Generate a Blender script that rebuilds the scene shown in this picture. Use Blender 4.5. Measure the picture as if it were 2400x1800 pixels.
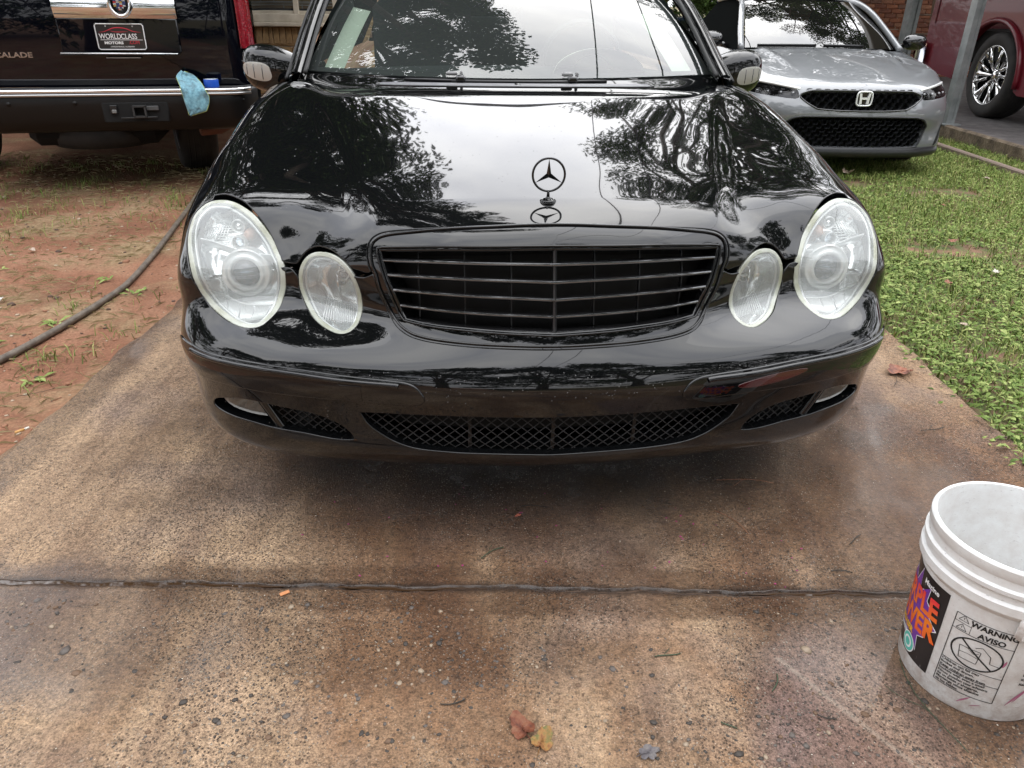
import bpy, bmesh, math, random
import numpy as np
from mathutils import Vector, Matrix
from mathutils.geometry import delaunay_2d_cdt

for _o in list(bpy.data.objects):
    bpy.data.objects.remove(_o)
SC = bpy.context.scene
COL = SC.collection
R = math.radians
RND = random.Random(7)
NPR = np.random.RandomState(11)

# ------------------------------------------------------------------ camera, sky, sun, exposure
CAM_H = 1.235
PITCH = R(26.9)
ROLL = R(0.9)
cd = bpy.data.cameras.new('camera')
cam = bpy.data.objects.new('camera', cd)
COL.objects.link(cam)
cd.sensor_fit = 'HORIZONTAL'
cd.sensor_width = 36.0
cd.lens = 36.0 * 1760.0 / 2400.0
cd.clip_start = 0.05
cd.clip_end = 2000.0
cam.matrix_world = (Matrix.Translation((0, 0, CAM_H)) @ Matrix.Rotation(R(90) - PITCH, 4, 'X') @ Matrix.Rotation(ROLL, 4, 'Z'))
SC.camera = cam

world = bpy.data.worlds.new('World')
SC.world = world
world.use_nodes = True
wn = world.node_tree.nodes
wl = world.node_tree.links
wn.clear()
w_out = wn.new('ShaderNodeOutputWorld')
w_sky = wn.new('ShaderNodeTexSky')
w_sky.sky_type = 'NISHITA'
w_sky.sun_disc = False
w_sky.sun_elevation = R(50)
w_sky.sun_rotation = R(15)
w_sky.air_density = 1.0
w_sky.dust_density = 3.0
w_bg = wn.new('ShaderNodeBackground')
w_bg.inputs['Strength'].default_value = 0.06
wl.new(w_sky.outputs['Color'], w_bg.inputs['Color'])
w_tc = wn.new('ShaderNodeTexCoord')
w_map = wn.new('ShaderNodeMapping')
w_map.inputs['Scale'].default_value = (1.6, 1.6, 3.4)
w_noise = wn.new('ShaderNodeTexNoise')
w_noise.inputs['Scale'].default_value = 1.7
w_noise.inputs['Detail'].default_value = 7.0
w_noise.inputs['Roughness'].default_value = 0.52
w_ramp = wn.new('ShaderNodeValToRGB')
w_ramp.color_ramp.elements[0].position = 0.34
w_ramp.color_ramp.elements[0].color = (0.66, 0.68, 0.74, 1)
w_ramp.color_ramp.elements[1].position = 0.66
w_ramp.color_ramp.elements[1].color = (1.0, 1.0, 1.0, 1)
w_cloud = wn.new('ShaderNodeBackground')
w_cloud.inputs['Strength'].default_value = 4.2
wl.new(w_tc.outputs['Generated'], w_map.inputs['Vector'])
wl.new(w_map.outputs['Vector'], w_noise.inputs['Vector'])
wl.new(w_noise.outputs['Fac'], w_ramp.inputs['Fac'])
w_sep = wn.new('ShaderNodeSeparateXYZ')            # overcast sky: zenith brighter than horizon, (1 + 2 sin e) / 3
wl.new(w_tc.outputs['Generated'], w_sep.inputs[0])
w_el = wn.new('ShaderNodeMath'); w_el.operation = 'MULTIPLY_ADD'; w_el.inputs[1].default_value = 0.6; w_el.inputs[2].default_value = 0.4; w_el.use_clamp = True
wl.new(w_sep.outputs['Z'], w_el.inputs[0])
w_cm = wn.new('ShaderNodeMix'); w_cm.data_type = 'RGBA'; w_cm.blend_type = 'MULTIPLY'; w_cm.inputs['Factor'].default_value = 1.0
wl.new(w_ramp.outputs['Color'], w_cm.inputs[6]); wl.new(w_el.outputs[0], w_cm.inputs[7])
wl.new(w_cm.outputs[2], w_cloud.inputs['Color'])
w_mix = wn.new('ShaderNodeMixShader')
w_mix.inputs['Fac'].default_value = 0.9
wl.new(w_bg.outputs['Background'], w_mix.inputs[1])
wl.new(w_cloud.outputs['Background'], w_mix.inputs[2])
wl.new(w_mix.outputs['Shader'], w_out.inputs['Surface'])

sd = bpy.data.lights.new('sun', 'SUN')
sd.energy = 1.0
sd.angle = R(85)
sd.color = (1.0, 0.975, 0.94)
sun = bpy.data.objects.new('sun', sd)
COL.objects.link(sun)
sun.rotation_euler = (R(-40), 0, R(-15))

SC.view_settings.view_transform = 'Standard'
SC.view_settings.look = 'None'
SC.view_settings.exposure = 0.38
SC.view_settings.gamma = 1.0
SC.view_settings.use_curve_mapping = False
SC.render.engine = 'CYCLES'
try:
    SC.cycles.use_denoising = True
    SC.cycles.max_bounces = 10
    SC.cycles.transparent_max_bounces = 16
    SC.cycles.diffuse_bounces = 3
    SC.cycles.glossy_bounces = 5
    SC.cycles.caustics_reflective = False
    SC.cycles.caustics_refractive = False
    SC.cycles.sample_clamp_indirect = 6.0
except Exception:
    pass

# ------------------------------------------------------------------ helpers: objects, labels
def link(o, parent=None):
    COL.objects.link(o)
    if parent is not None:
        o.parent = parent
    return o

def tag(o, label=None, cat=None, group=None, kind=None):
    if label: o['label'] = label
    if cat: o['category'] = cat
    if group: o['group'] = group
    if kind: o['kind'] = kind
    return o

def thing(name, label, cat, loc=(0, 0, 0), rz=0.0, group=None):
    o = bpy.data.objects.new(name, None)
    o.empty_display_size = 0.2
    link(o)
    o.location = loc
    o.rotation_euler = (0, 0, rz)
    return tag(o, label, cat, group)

def mesh_obj(name, verts, faces, mat, parent=None, smooth=False, normals=None):
    me = bpy.data.meshes.new(name)
    me.from_pydata([tuple(map(float, v)) for v in verts], [], [tuple(map(int, f)) for f in faces])
    if mat is not None:
        for m in (mat if isinstance(mat, (list, tuple)) else [mat]):
            me.materials.append(m)
    if smooth or normals is not None:
        me.polygons.foreach_set('use_smooth', [True] * len(me.polygons))
    me.update()
    if normals is not None:
        me.normals_split_custom_set_from_vertices([tuple(map(float, n)) for n in normals])
    return link(bpy.data.objects.new(name, me), parent)

def fast_mesh(name, verts, faces_flat, nside, mat, parent=None, smooth=False, matidx=None):
    """numpy mesh with equal-sized faces"""
    me = bpy.data.meshes.new(name)
    v = np.asarray(verts, np.float32)
    f = np.asarray(faces_flat, np.int32).reshape(-1)
    nf = len(f) // nside
    me.vertices.add(len(v)); me.vertices.foreach_set('co', v.reshape(-1))
    me.loops.add(len(f)); me.loops.foreach_set('vertex_index', f)
    me.polygons.add(nf); me.polygons.foreach_set('loop_start', np.arange(0, nf * nside, nside, dtype=np.int32))
    try:
        me.polygons.foreach_set('loop_total', np.full(nf, nside, np.int32))
    except Exception:
        pass
    for m in (mat if isinstance(mat, (list, tuple)) else [mat]):
        me.materials.append(m)
    if matidx is not None:
        me.polygons.foreach_set('material_index', np.asarray(matidx, np.int32))
    me.polygons.foreach_set('use_smooth', [bool(smooth)] * nf)
    me.update(calc_edges=True)
    return link(bpy.data.objects.new(name, me), parent)

class MB:
    """collects shapes of one part"""
    def __init__(s): s.v = []; s.f = []
    def add(s, v, f):
        n = len(s.v); s.v += [tuple(map(float, p)) for p in v]; s.f += [tuple(i + n for i in q) for q in f]; return s
    def box(s, c, d, rot=None, bev=0.0):
        hx, hy, hz = d[0] / 2, d[1] / 2, d[2] / 2
        if bev <= 0:
            P = [(x, y, z) for x in (-hx, hx) for y in (-hy, hy) for z in (-hz, hz)]
            F = [(0, 1, 3, 2), (4, 6, 7, 5), (0, 4, 5, 1), (2, 3, 7, 6), (0, 2, 6, 4), (1, 5, 7, 3)]
        else:
            b = min(bev, hx * .9, hy * .9, hz * .9); P = []; idx = {}
            for sx in (-1, 1):
                for sy in (-1, 1):
                    for sz in (-1, 1):
                        for k, q in enumerate(((hx, hy - b, hz - b), (hx - b, hy, hz - b), (hx - b, hy - b, hz))):
                            idx[(sx, sy, sz, k)] = len(P); P.append((sx * q[0], sy * q[1], sz * q[2]))
            F = []
            for a in (-1, 1):
                F.append([idx[(a, i, j, 0)] for i, j in ((-1, -1), (1, -1), (1, 1), (-1, 1))][::a])
                F.append([idx[(i, a, j, 1)] for i, j in ((-1, -1), (1, -1), (1, 1), (-1, 1))][::-a])
                F.append([idx[(i, j, a, 2)] for i, j in ((-1, -1), (1, -1), (1, 1), (-1, 1))][::a])
            for a in (-1, 1):
                for c2 in (-1, 1):
                    F.append([idx[(a, c2, -1, 0)], idx[(a, c2, -1, 1)], idx[(a, c2, 1, 1)], idx[(a, c2, 1, 0)]][::(-1 if a * c2 > 0 else 1)])
                    F.append([idx[(a, -1, c2, 0)], idx[(a, -1, c2, 2)], idx[(a, 1, c2, 2)], idx[(a, 1, c2, 0)]][::(1 if a * c2 > 0 else -1)])
                    F.append([idx[(-1, a, c2, 1)], idx[(-1, a, c2, 2)], idx[(1, a, c2, 2)], idx[(1, a, c2, 1)]][::(-1 if a * c2 > 0 else 1)])
            for sx in (-1, 1):
                for sy in (-1, 1):
                    for sz in (-1, 1):
                        t = [idx[(sx, sy, sz, k)] for k in range(3)]
                        F.append(t if sx * sy * sz > 0 else t[::-1])
        if rot is not None:
            P = [tuple(rot @ Vector(p)) for p in P]
        return s.add([(p[0] + c[0], p[1] + c[1], p[2] + c[2]) for p in P], F)
    def tube(s, pts, r, n=8, cap=True, closed=False):
        P = [Vector(p) for p in pts]; m = len(P)
        rad = r if isinstance(r, (list, tuple)) else [r] * m
        V = []; F = []
        up = Vector((0, 0, 1)); prev = None
        for i in range(m):
            if closed: t = (P[(i + 1) % m] - P[i - 1])
            else: t = (P[min(i + 1, m - 1)] - P[max(i - 1, 0)])
            t = t.normalized() if t.length > 1e-9 else Vector((0, 0, 1))
            if prev is None:
                a = t.cross(up)
                if a.length < 1e-3: a = t.cross(Vector((1, 0, 0)))
            else:
                a = prev - t * prev.dot(t)
                if a.length < 1e-6: a = t.cross(up)
            a.normalize(); prev = a; b = t.cross(a)
            for k in range(n):
                q = 2 * math.pi * k / n
                V.append(P[i] + (a * math.cos(q) + b * math.sin(q)) * rad[i])
        for i in range(m if closed else m - 1):
            j = (i + 1) % m
            for k in range(n):
                l = (k + 1) % n
                F.append((i * n + k, i * n + l, j * n + l, j * n + k))
        if cap and not closed:
            F.append(tuple(range(n - 1, -1, -1))); F.append(tuple((m - 1) * n + k for k in range(n)))
        return s.add(V, F)
    def lathe(s, prof, n=32, c=(0, 0, 0), axis='z', a0=0.0, a1=2 * math.pi):
        full = abs(a1 - a0 - 2 * math.pi) < 1e-6
        m = n if full else n + 1
        V = []; F = []
        for i in range(m):
            q = a0 + (a1 - a0) * i / n; cq, sq = math.cos(q), math.sin(q)
            for r, h in prof:
                if axis == 'z': p = (r * cq, r * sq, h)
                elif axis == 'y': p = (r * cq, h, -r * sq)
                else: p = (h, r * cq, r * sq)
                V.append((p[0] + c[0], p[1] + c[1], p[2] + c[2]))
        k = len(prof)
        for i in range(n):
            j = (i + 1) % m
            for t in range(k - 1):
                F.append((i * k + t, j * k + t, j * k + t + 1, i * k + t + 1))
        return s.add(V, F)
    def prism(s, poly, d0, d1, frame):
        """poly 2D points -> extruded along third axis of frame (o,u,v,w)"""
        o, u, v, w = [Vector(q) for q in frame]; n = len(poly)
        V = [o + u * a + v * b + w * d0 for a, b in poly] + [o + u * a + v * b + w * d1 for a, b in poly]
        F = [tuple(range(n)), tuple(range(2 * n - 1, n - 1, -1))] + [(i, n + i, n + (i + 1) % n, (i + 1) % n) for i in range(n)]
        return s.add(V, F)
    def grid(s, fn, nu, nv, closed_u=False):
        V = [fn(i / (nu if closed_u else nu - 1), j / (nv - 1)) for i in range(nu) for j in range(nv)]
        F = []
        for i in range(nu if closed_u else nu - 1):
            for j in range(nv - 1):
                a = ((i + 1) % nu)
                F.append((i * nv + j, a * nv + j, a * nv + j + 1, i * nv + j + 1))
        return s.add(V, F)
    def build(s, name, mat, parent=None, smooth=False, auto=None):
        o = mesh_obj(name, s.v, s.f, mat, parent, smooth)
        bm = bmesh.new(); bm.from_mesh(o.data); bmesh.ops.recalc_face_normals(bm, faces=bm.faces[:])
        if auto is not None:
            for e in bm.edges:
                if len(e.link_faces) == 2 and e.calc_face_angle(0) > R(auto): e.smooth = False
            for f in bm.faces: f.smooth = True
        bm.to_mesh(o.data); bm.free()
        return o

def catmull(P, step, closed=False):
    P = [np.asarray(p, float) for p in P]; n = len(P); out = []
    for i in range(n if closed else n - 1):
        p0 = P[i - 1] if (closed or i > 0) else 2 * P[0] - P[1]
        p1 = P[i]; p2 = P[(i + 1) % n]
        p3 = P[(i + 2) % n] if (closed or i + 2 < n) else 2 * P[-1] - P[-2]
        m = max(1, int(np.linalg.norm(p2 - p1) / step + .5))
        # centripetal-like tension
        for k in range(m):
            t = k / m
            out.append(.5 * ((2 * p1) + (-p0 + p2) * t + (2 * p0 - 5 * p1 + 4 * p2 - p3) * t * t + (-p0 + 3 * p1 - 3 * p2 + p3) * t ** 3))
    if not closed: out.append(P[-1])
    return np.array(out)

# ------------------------------------------------------------------ helpers: materials
MATS = {}
def pmat(name, base=(.5, .5, .5), rough=.5, metal=0.0, ior=1.5, coat=0.0, coat_rough=.03, spec=None, trans=0.0, emit=None, alpha=1.0, sheen=0.0):
    m = bpy.data.materials.new(name); m.use_nodes = True
    b = m.node_tree.nodes['Principled BSDF']
    b.inputs['Base Color'].default_value = (*base, 1)
    b.inputs['Roughness'].default_value = rough
    b.inputs['Metallic'].default_value = metal
    b.inputs['IOR'].default_value = ior
    b.inputs['Coat Weight'].default_value = coat
    b.inputs['Coat Roughness'].default_value = coat_rough
    if spec is not None: b.inputs['Specular IOR Level'].default_value = spec
    b.inputs['Transmission Weight'].default_value = trans
    b.inputs['Alpha'].default_value = alpha
    if sheen: b.inputs['Sheen Weight'].default_value = sheen
    MATS[name] = m
    return m

class NT:
    """small node-tree helper"""
    def __init__(s, m):
        s.t = m.node_tree; s.n = s.t.nodes; s.l = s.t.links; s.b = s.n.get('Principled BSDF')
        s.co = s.n.new('ShaderNodeTexCoord')
    def node(s, typ, **kw):
        x = s.n.new(typ)
        for k, v in kw.items():
            if k in x.inputs.keys() if hasattr(x.inputs, 'keys') else False: x.inputs[k].default_value = v
            else: setattr(x, k, v)
        return x
    def lk(s, a, b): s.l.new(a, b)
    def noise(s, scale, detail=4, rough=.55, vec=None, dist=0.0, out='Fac'):
        x = s.n.new('ShaderNodeTexNoise'); x.inputs['Scale'].default_value = scale; x.inputs['Detail'].default_value = detail
        x.inputs['Roughness'].default_value = rough; x.inputs['Distortion'].default_value = dist
        s.l.new(vec if vec is not None else s.co.outputs['Object'], x.inputs['Vector']); return x.outputs[out]
    def voro(s, scale, feat='F1', out='Distance', vec=None, rand=1.0):
        x = s.n.new('ShaderNodeTexVoronoi'); x.feature = feat; x.inputs['Scale'].default_value = scale; x.inputs['Randomness'].default_value = rand
        s.l.new(vec if vec is not None else s.co.outputs['Object'], x.inputs['Vector']); return x.outputs[out]
    def ramp(s, fac, stops, interp='LINEAR'):
        x = s.n.new('ShaderNodeValToRGB'); cr = x.color_ramp; cr.interpolation = interp
        while len(cr.elements) < len(stops): cr.elements.new(.5)
        for e, (p, c) in zip(cr.elements, stops):
            e.position = p; e.color = (*c, 1) if isinstance(c, (tuple, list)) else (c, c, c, 1)
        s.l.new(fac, x.inputs['Fac']); return x.outputs['Color']
    def math(s, op, a, b=None, clamp=False):
        x = s.n.new('ShaderNodeMath'); x.operation = op; x.use_clamp = clamp
        for i, q in enumerate((a, b)):
            if q is None: continue
            if isinstance(q, (int, float)): x.inputs[i].default_value = q
            else: s.l.new(q, x.inputs[i])
        return x.outputs[0]
    def mix(s, fac, a, b, mode='MIX'):
        x = s.n.new('ShaderNodeMix'); x.data_type = 'RGBA'; x.blend_type = mode
        for sock, q in ((x.inputs['Factor'], fac), (x.inputs[6], a), (x.inputs[7], b)):
            if isinstance(q, (int, float)): sock.default_value = q
            elif isinstance(q, (tuple, list)): sock.default_value = (*q, 1)
            else: s.l.new(q, sock)
        return x.outputs[2]
    def mapping(s, scale=(1, 1, 1), rot=(0, 0, 0), loc=(0, 0, 0), src='Object'):
        x = s.n.new('ShaderNodeMapping'); x.inputs['Scale'].default_value = scale; x.inputs['Rotation'].default_value = rot; x.inputs['Location'].default_value = loc
        s.l.new(s.co.outputs[src], x.inputs['Vector']); return x.outputs['Vector']
    def sep(s, vec):
        x = s.n.new('ShaderNodeSeparateXYZ'); s.l.new(vec, x.inputs[0]); return x.outputs
    def bump(s, h, strength=.3, dist=.01, normal=None):
        x = s.n.new('ShaderNodeBump'); x.inputs['Strength'].default_value = strength; x.inputs['Distance'].default_value = dist
        s.l.new(h, x.inputs['Height'])
        if normal is not None: s.l.new(normal, x.inputs['Normal'])
        return x.outputs['Normal']
    def set(s, **kw):
        for k, v in kw.items():
            i = s.b.inputs[k.replace('_', ' ')]
            if hasattr(v, 'is_output') or isinstance(v, bpy.types.NodeSocket): s.l.new(v, i)
            elif isinstance(v, (tuple, list)): i.default_value = (*v, 1) if len(v) == 3 else v
            else: i.default_value = v

def spotted(m, scale, amt, base, dark, rough=None):
    n = NT(m); c = n.ramp(n.noise(scale, 6), [(.35, dark), (.65, base)]); n.set(Base_Color=c); return m

def glass_mat(name, tint=(.9, .95, .93), haze=(.7, .75, .72), haze_amt=.08, ior=1.5, rough=.0, boost=1.0):
    """thin glass: mirror reflection by Fresnel, straight-through transmission, a little surface haze"""
    m = bpy.data.materials.new(name); m.use_nodes = True
    t = m.node_tree; t.nodes.clear()
    o = t.nodes.new('ShaderNodeOutputMaterial')
    tr = t.nodes.new('ShaderNodeBsdfTransparent'); tr.inputs['Color'].default_value = (*tint, 1)
    gl = t.nodes.new('ShaderNodeBsdfGlossy'); gl.inputs['Roughness'].default_value = rough; gl.inputs['Color'].default_value = (1, 1, 1, 1)
    df = t.nodes.new('ShaderNodeBsdfDiffuse'); df.inputs['Color'].default_value = (*haze, 1)
    fr = t.nodes.new('ShaderNodeFresnel'); fr.inputs['IOR'].default_value = ior
    mul = t.nodes.new('ShaderNodeMath'); mul.operation = 'MULTIPLY'; mul.inputs[1].default_value = boost; mul.use_clamp = True
    m1 = t.nodes.new('ShaderNodeMixShader'); m1.inputs[0].default_value = haze_amt
    m2 = t.nodes.new('ShaderNodeMixShader')
    t.links.new(tr.outputs[0], m1.inputs[1]); t.links.new(df.outputs[0], m1.inputs[2])
    t.links.new(fr.outputs[0], mul.inputs[0]); t.links.new(mul.outputs[0], m2.inputs[0])
    t.links.new(m1.outputs[0], m2.inputs[1]); t.links.new(gl.outputs[0], m2.inputs[2])
    t.links.new(m2.outputs[0], o.inputs[0])
    MATS[name] = m
    return m

# ------------------------------------------------------------------ helpers: smooth vehicle skin
class Skin:
    """smooth body skin: distance from an inner point as a bicubic B-spline of direction"""
    def __init__(s, coef, center, tilt, disp=None, hp=.1, hq=.055, p0=-1.95, q0=-1.45):
        s.c = np.array(center, float); a = R(tilt)
        s.ax = np.array([0, -math.cos(a), math.sin(a)]); s.e2 = np.array([0, math.sin(a), math.cos(a)])
        s.disp = disp; s.g = (hp, hq, p0, q0)
        s.w = np.array([[float(v) for v in r.split()] for r in coef.split(';')])
        s.np_, s.nq = s.w.shape
    def _rows(s, Q):
        hp, hq, p0, q0 = s.g; a = (Q[:, 0] - p0) / hp; b = (Q[:, 1] - q0) / hq
        i = np.clip(a.astype(int), 0, s.np_ - 4); j = np.clip(b.astype(int), 0, s.nq - 4)
        f = lambda t: np.stack([(1 - t) ** 3 / 6, (3 * t ** 3 - 6 * t ** 2 + 4) / 6, (-3 * t ** 3 + 3 * t ** 2 + 3 * t + 1) / 6, t ** 3 / 6], -1)
        return i, j, f(a - i), f(b - j)
    def pq(s, P):
        P = np.atleast_2d(np.asarray(P, float))[:, :3]; d = P - s.c; r = np.linalg.norm(d, axis=1); d = d / r[:, None]
        g = np.arccos(np.clip(d @ s.ax, -1, 1)); k = np.where(g < 1e-6, 1, g / np.sin(np.maximum(g, 1e-6)))
        return np.stack([d[:, 0] * k, (d @ s.e2) * k], 1), r
    def base(s, Q):
        i, j, A, B = s._rows(Q); out = np.zeros(len(Q))
        for k in range(4):
            for l in range(4): out += A[:, k] * B[:, l] * s.w[i + k, j + l]
        g = np.linalg.norm(Q, axis=1); k = np.where(g < 1e-6, 1, np.sin(g) / np.maximum(g, 1e-6))
        d = np.cos(g)[:, None] * s.ax + k[:, None] * (Q[:, :1] * np.array([1., 0, 0]) + Q[:, 1:] * s.e2)
        return s.c + out[:, None] * d
    def pos(s, Q, extra=None):
        P = s.base(Q)
        if s.disp is not None or extra is not None:
            e = 2e-3
            a = s.base(Q + [e, 0]) - s.base(Q - [e, 0]); b = s.base(Q + [0, e]) - s.base(Q - [0, e])
            n = np.cross(a, b); n /= np.linalg.norm(n, axis=1)[:, None]
            h = np.zeros(len(Q))
            if s.disp is not None: h = h + s.disp(P)
            if extra is not None: h = h + extra(P)
            P = P + n * h[:, None]
        return P
    def pn(s, Q, extra=None):
        e = 2.5e-3
        P = s.pos(Q, extra)
        a = s.pos(Q + [e, 0], extra) - s.pos(Q - [e, 0], extra); b = s.pos(Q + [0, e], extra) - s.pos(Q - [0, e], extra)
        n = np.cross(a, b); n /= np.linalg.norm(n, axis=1)[:, None]
        return P, n
    def at(s, pts, off=0.0, extra=None):
        Q, _ = s.pq(pts); P, n = s.pn(Q, extra); return P + n * off, n

def inside(pts, poly):
    x, y = pts[:, 0], pts[:, 1]; r = np.zeros(len(pts), bool); n = len(poly)
    px, py = poly[:, 0], poly[:, 1]; j = n - 1
    for i in range(n):
        c = ((py[i] > y) != (py[j] > y)) & (x < (px[j] - px[i]) * (y - py[i]) / (py[j] - py[i] + 1e-15) + px[i])
        r ^= c; j = i
    return r

def area2(q): return .5 * np.sum(q[:, 0] * np.roll(q[:, 1], -1) - np.roll(q[:, 0], -1) * q[:, 1])

def chain(*segs, step=.006):
    """join smooth 3D curve segments; corners stay where the segments meet"""
    out = []
    for sg in segs:
        c = catmull(sg, step) if len(sg) > 2 else np.array([np.asarray(sg[0], float) * (1 - t) + np.asarray(sg[1], float) * t for t in np.linspace(0, 1, max(2, int(np.linalg.norm(np.subtract(sg[1], sg[0])) / step)))])
        if len(out) and np.linalg.norm(out[-1] - c[0]) < 2e-3: c = c[1:]
        out += list(c)
    if np.linalg.norm(out[0] - out[-1]) < 2e-3: out = out[:-1]
    return np.array(out)

def mir(P): return np.asarray(P, float) * np.array([-1, 1, 1])

def inset(skin, loop3, d):
    """shift a closed loop by d metres inside the skin (d<0: outwards)"""
    Q, _ = skin.pq(loop3); P, n = skin.pn(Q)
    t = np.roll(P, -1, 0) - np.roll(P, 1, 0); t /= np.linalg.norm(t, axis=1)[:, None] + 1e-12
    o = np.cross(t, n) * (1 if area2(Q) > 0 else -1)
    for _ in range(3): o = (np.roll(o, 1, 0) + o + np.roll(o, -1, 0)) / 3
    o /= np.linalg.norm(o, axis=1)[:, None] + 1e-12
    return P - o * d

def panel(skin, name, outer, holes, mat, parent, off=0.0, spacing=.012, rho=.0025, depth=.018, extra=None, lip=True, hole_depth=None, gap=0.0):
    loops = [np.asarray(outer)] + [np.asarray(h) for h in holes]
    if gap: loops = [inset(skin, loops[0], gap)] + [inset(skin, h, -gap) for h in loops[1:]]
    LQ = []
    for i, l in enumerate(loops):
        q, _ = skin.pq(l); a = area2(q)
        if (a > 0) != (i == 0): q = q[::-1].copy()
        LQ.append(q)
    lo = LQ[0].min(0); hi = LQ[0].max(0)
    gx = np.arange(lo[0], hi[0], spacing); gy = np.arange(lo[1], hi[1], spacing)
    G = np.array([(x + (spacing / 2 if j % 2 else 0), y) for j, y in enumerate(gy) for x in gx])
    k = inside(G, LQ[0])
    for q in LQ[1:]: k &= ~inside(G, q)
    G = G[k]
    allb = np.concatenate(LQ)
    if len(G):
        dm = np.empty(len(G))
        for i in range(0, len(G), 3000):
            dm[i:i + 3000] = np.sqrt(((G[i:i + 3000, None] - allb[None]) ** 2).sum(-1)).min(1)
        G = G[dm > spacing * .55]
    pts = [Vector(p) for p in np.concatenate([allb, G])]
    edges = []; s0 = 0
    for q in LQ:
        m = len(q); edges += [(s0 + i, s0 + (i + 1) % m) for i in range(m)]; s0 += m
    vo, eo, fo, ov, oe, of = delaunay_2d_cdt(pts, edges, [], 0, 1e-7)
    V = np.array([(v.x, v.y) for v in vo]); F = np.array([f for f in fo if len(f) == 3])
    cen = V[F].mean(1); k = inside(cen, LQ[0])
    for q in LQ[1:]: k &= ~inside(cen, q)
    F = F[k]
    ar = (V[F[:, 1]] - V[F[:, 0]]); br = (V[F[:, 2]] - V[F[:, 0]])
    sgn = ar[:, 0] * br[:, 1] - ar[:, 1] * br[:, 0]
    F[sgn < 0] = F[sgn < 0][:, ::-1]
    P, N = skin.pn(V, extra); P = P + N * off
    verts = list(P); nor = list(N); faces = [tuple(f) for f in F]
    if lip:
        for li, q in enumerate(LQ):
            p, n = skin.pn(q, extra); p = p + n * off
            t = np.roll(p, -1, 0) - np.roll(p, 1, 0); t /= np.linalg.norm(t, axis=1)[:, None] + 1e-12
            o = np.cross(t, n); o /= np.linalg.norm(o, axis=1)[:, None] + 1e-12
            dd = depth if (li == 0 or hole_depth is None) else hole_depth
            rings = [(p, n)]
            for a in (30, 60, 90):
                ca, sa = math.cos(R(a)), math.sin(R(a))
                rings.append((p + rho * (sa * o + (ca - 1) * n), ca * n + sa * o))
            rings.append((p + rho * o - dd * n, o))
            m = len(q); b0 = len(verts)
            for rp, rn in rings: verts += list(rp); nor += list(rn)
            for r_ in range(len(rings) - 1):
                for i in range(m):
                    j = (i + 1) % m
                    faces.append((b0 + r_ * m + i, b0 + (r_ + 1) * m + i, b0 + (r_ + 1) * m + j, b0 + r_ * m + j))
    return mesh_obj(name, verts, faces, mat, parent, normals=nor)

def ribbon(skin, pts, width, off, mat, name, parent, height=.0, step=.006, extra=None):
    """raised rounded band that follows a curve on the skin"""
    P = catmull(pts, step); Q, _ = skin.pq(P); p, n = skin.pn(Q, extra); p = p + n * off
    t = np.gradient(p, axis=0); t /= np.linalg.norm(t, axis=1)[:, None]
    o = np.cross(t, n)
    m = 9; V = []; F = []
    for a in np.linspace(-90, 90, m):
        V.append(p + o * (math.sin(R(a)) * width / 2) + n * (math.cos(R(a)) * height))
    V = np.stack(V, 1).reshape(-1, 3); k = len(p)
    for i in range(k - 1):
        for j in range(m - 1):
            F.append((i * m + j, i * m + j + 1, (i + 1) * m + j + 1, (i + 1) * m + j))
    o_ = mesh_obj(name, V, F, mat, parent, smooth=True)
    return o_
# ------------------------------------------------------------------ ground, driveway, lawn, raised pad
def fbm(x, y, seed=0, oct=4, sc=1.0):
    out = 0; a = 1; f = sc; rs = np.random.RandomState(seed)
    for _ in range(oct):
        p = rs.uniform(0, 6.28, 6)
        out = out + a * (np.sin(x * f * 1.3 + y * f * .7 + p[0]) * np.cos(y * f * 1.1 - x * f * .45 + p[1]) + .5 * np.sin(x * f * .6 - y * f * 1.7 + p[2]))
        a *= .5; f *= 2.13
    return out / 2
def ground_z(x, y):
    return .018 * fbm(x, y, 3, 3, .8) + .006 * fbm(x, y, 5, 3, 4.0) - .012
def lawn_edge(y): return 1.60 + .045 * np.sin(y * 2.3 + 1) + .03 * np.sin(y * 6.1) + .02 * np.sin(y * 13.7 + 2)
def dirt_edge(y): return -1.515 + .02 * np.sin(y * 3.1) + .015 * np.sin(y * 8.3 + 1)

M_GRD = pmat('clay_and_soil', (.3, .15, .09), .9)
n = NT(M_GRD)
P_ = n.sep(n.co.outputs['Object'])
clay = n.ramp(n.noise(1.7, 6, .6), [(.28, (.16, .070, .041)), (.48, (.26, .122, .071)), (.66, (.35, .19, .118)), (.82, (.215, .102, .062))])
straw = n.mix(n.ramp(n.noise(2.1, 5, .6, dist=.4), [(.46, 0.0), (.64, .75)]), clay, n.ramp(n.noise(38, 4), [(.3, (.20, .14, .07)), (.7, (.40, .31, .18))]))
fine = n.ramp(n.noise(90, 4, .6), [(.3, .62), (.7, 1.12)])
left = n.mix(1.0, straw, fine, 'MULTIPLY')
soil = n.ramp(n.noise(3.0, 6, .6), [(.3, (.095, .06, .038)), (.55, (.17, .10, .065)), (.75, (.26, .14, .09))])
green = n.mix(n.ramp(n.noise(11, 5), [(.4, 0.0), (.62, .8)]), soil, (.075, .125, .035))
side = n.ramp(P_[0], [(.0, 0.0), (.0, 0.0)])
sel = n.math('GREATER_THAN', P_[0], 0.2)
col = n.mix(sel, left, green)
n.set(Base_Color=col, Roughness=.9, Specular_IOR_Level=.25, Normal=n.bump(n.math('ADD', n.noise(60, 6, .65), n.math('MULTIPLY', n.noise(14, 4), 1.5)), .55, .012))
gx = np.concatenate([[-900, -200, -60, -25], np.arange(-12, 14.01, .16), [25, 60, 200, 900]])
gy = np.concatenate([[-900, -200, -60, -20], np.arange(-6, 18.01, .16), [30, 60, 200, 900]])
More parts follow.
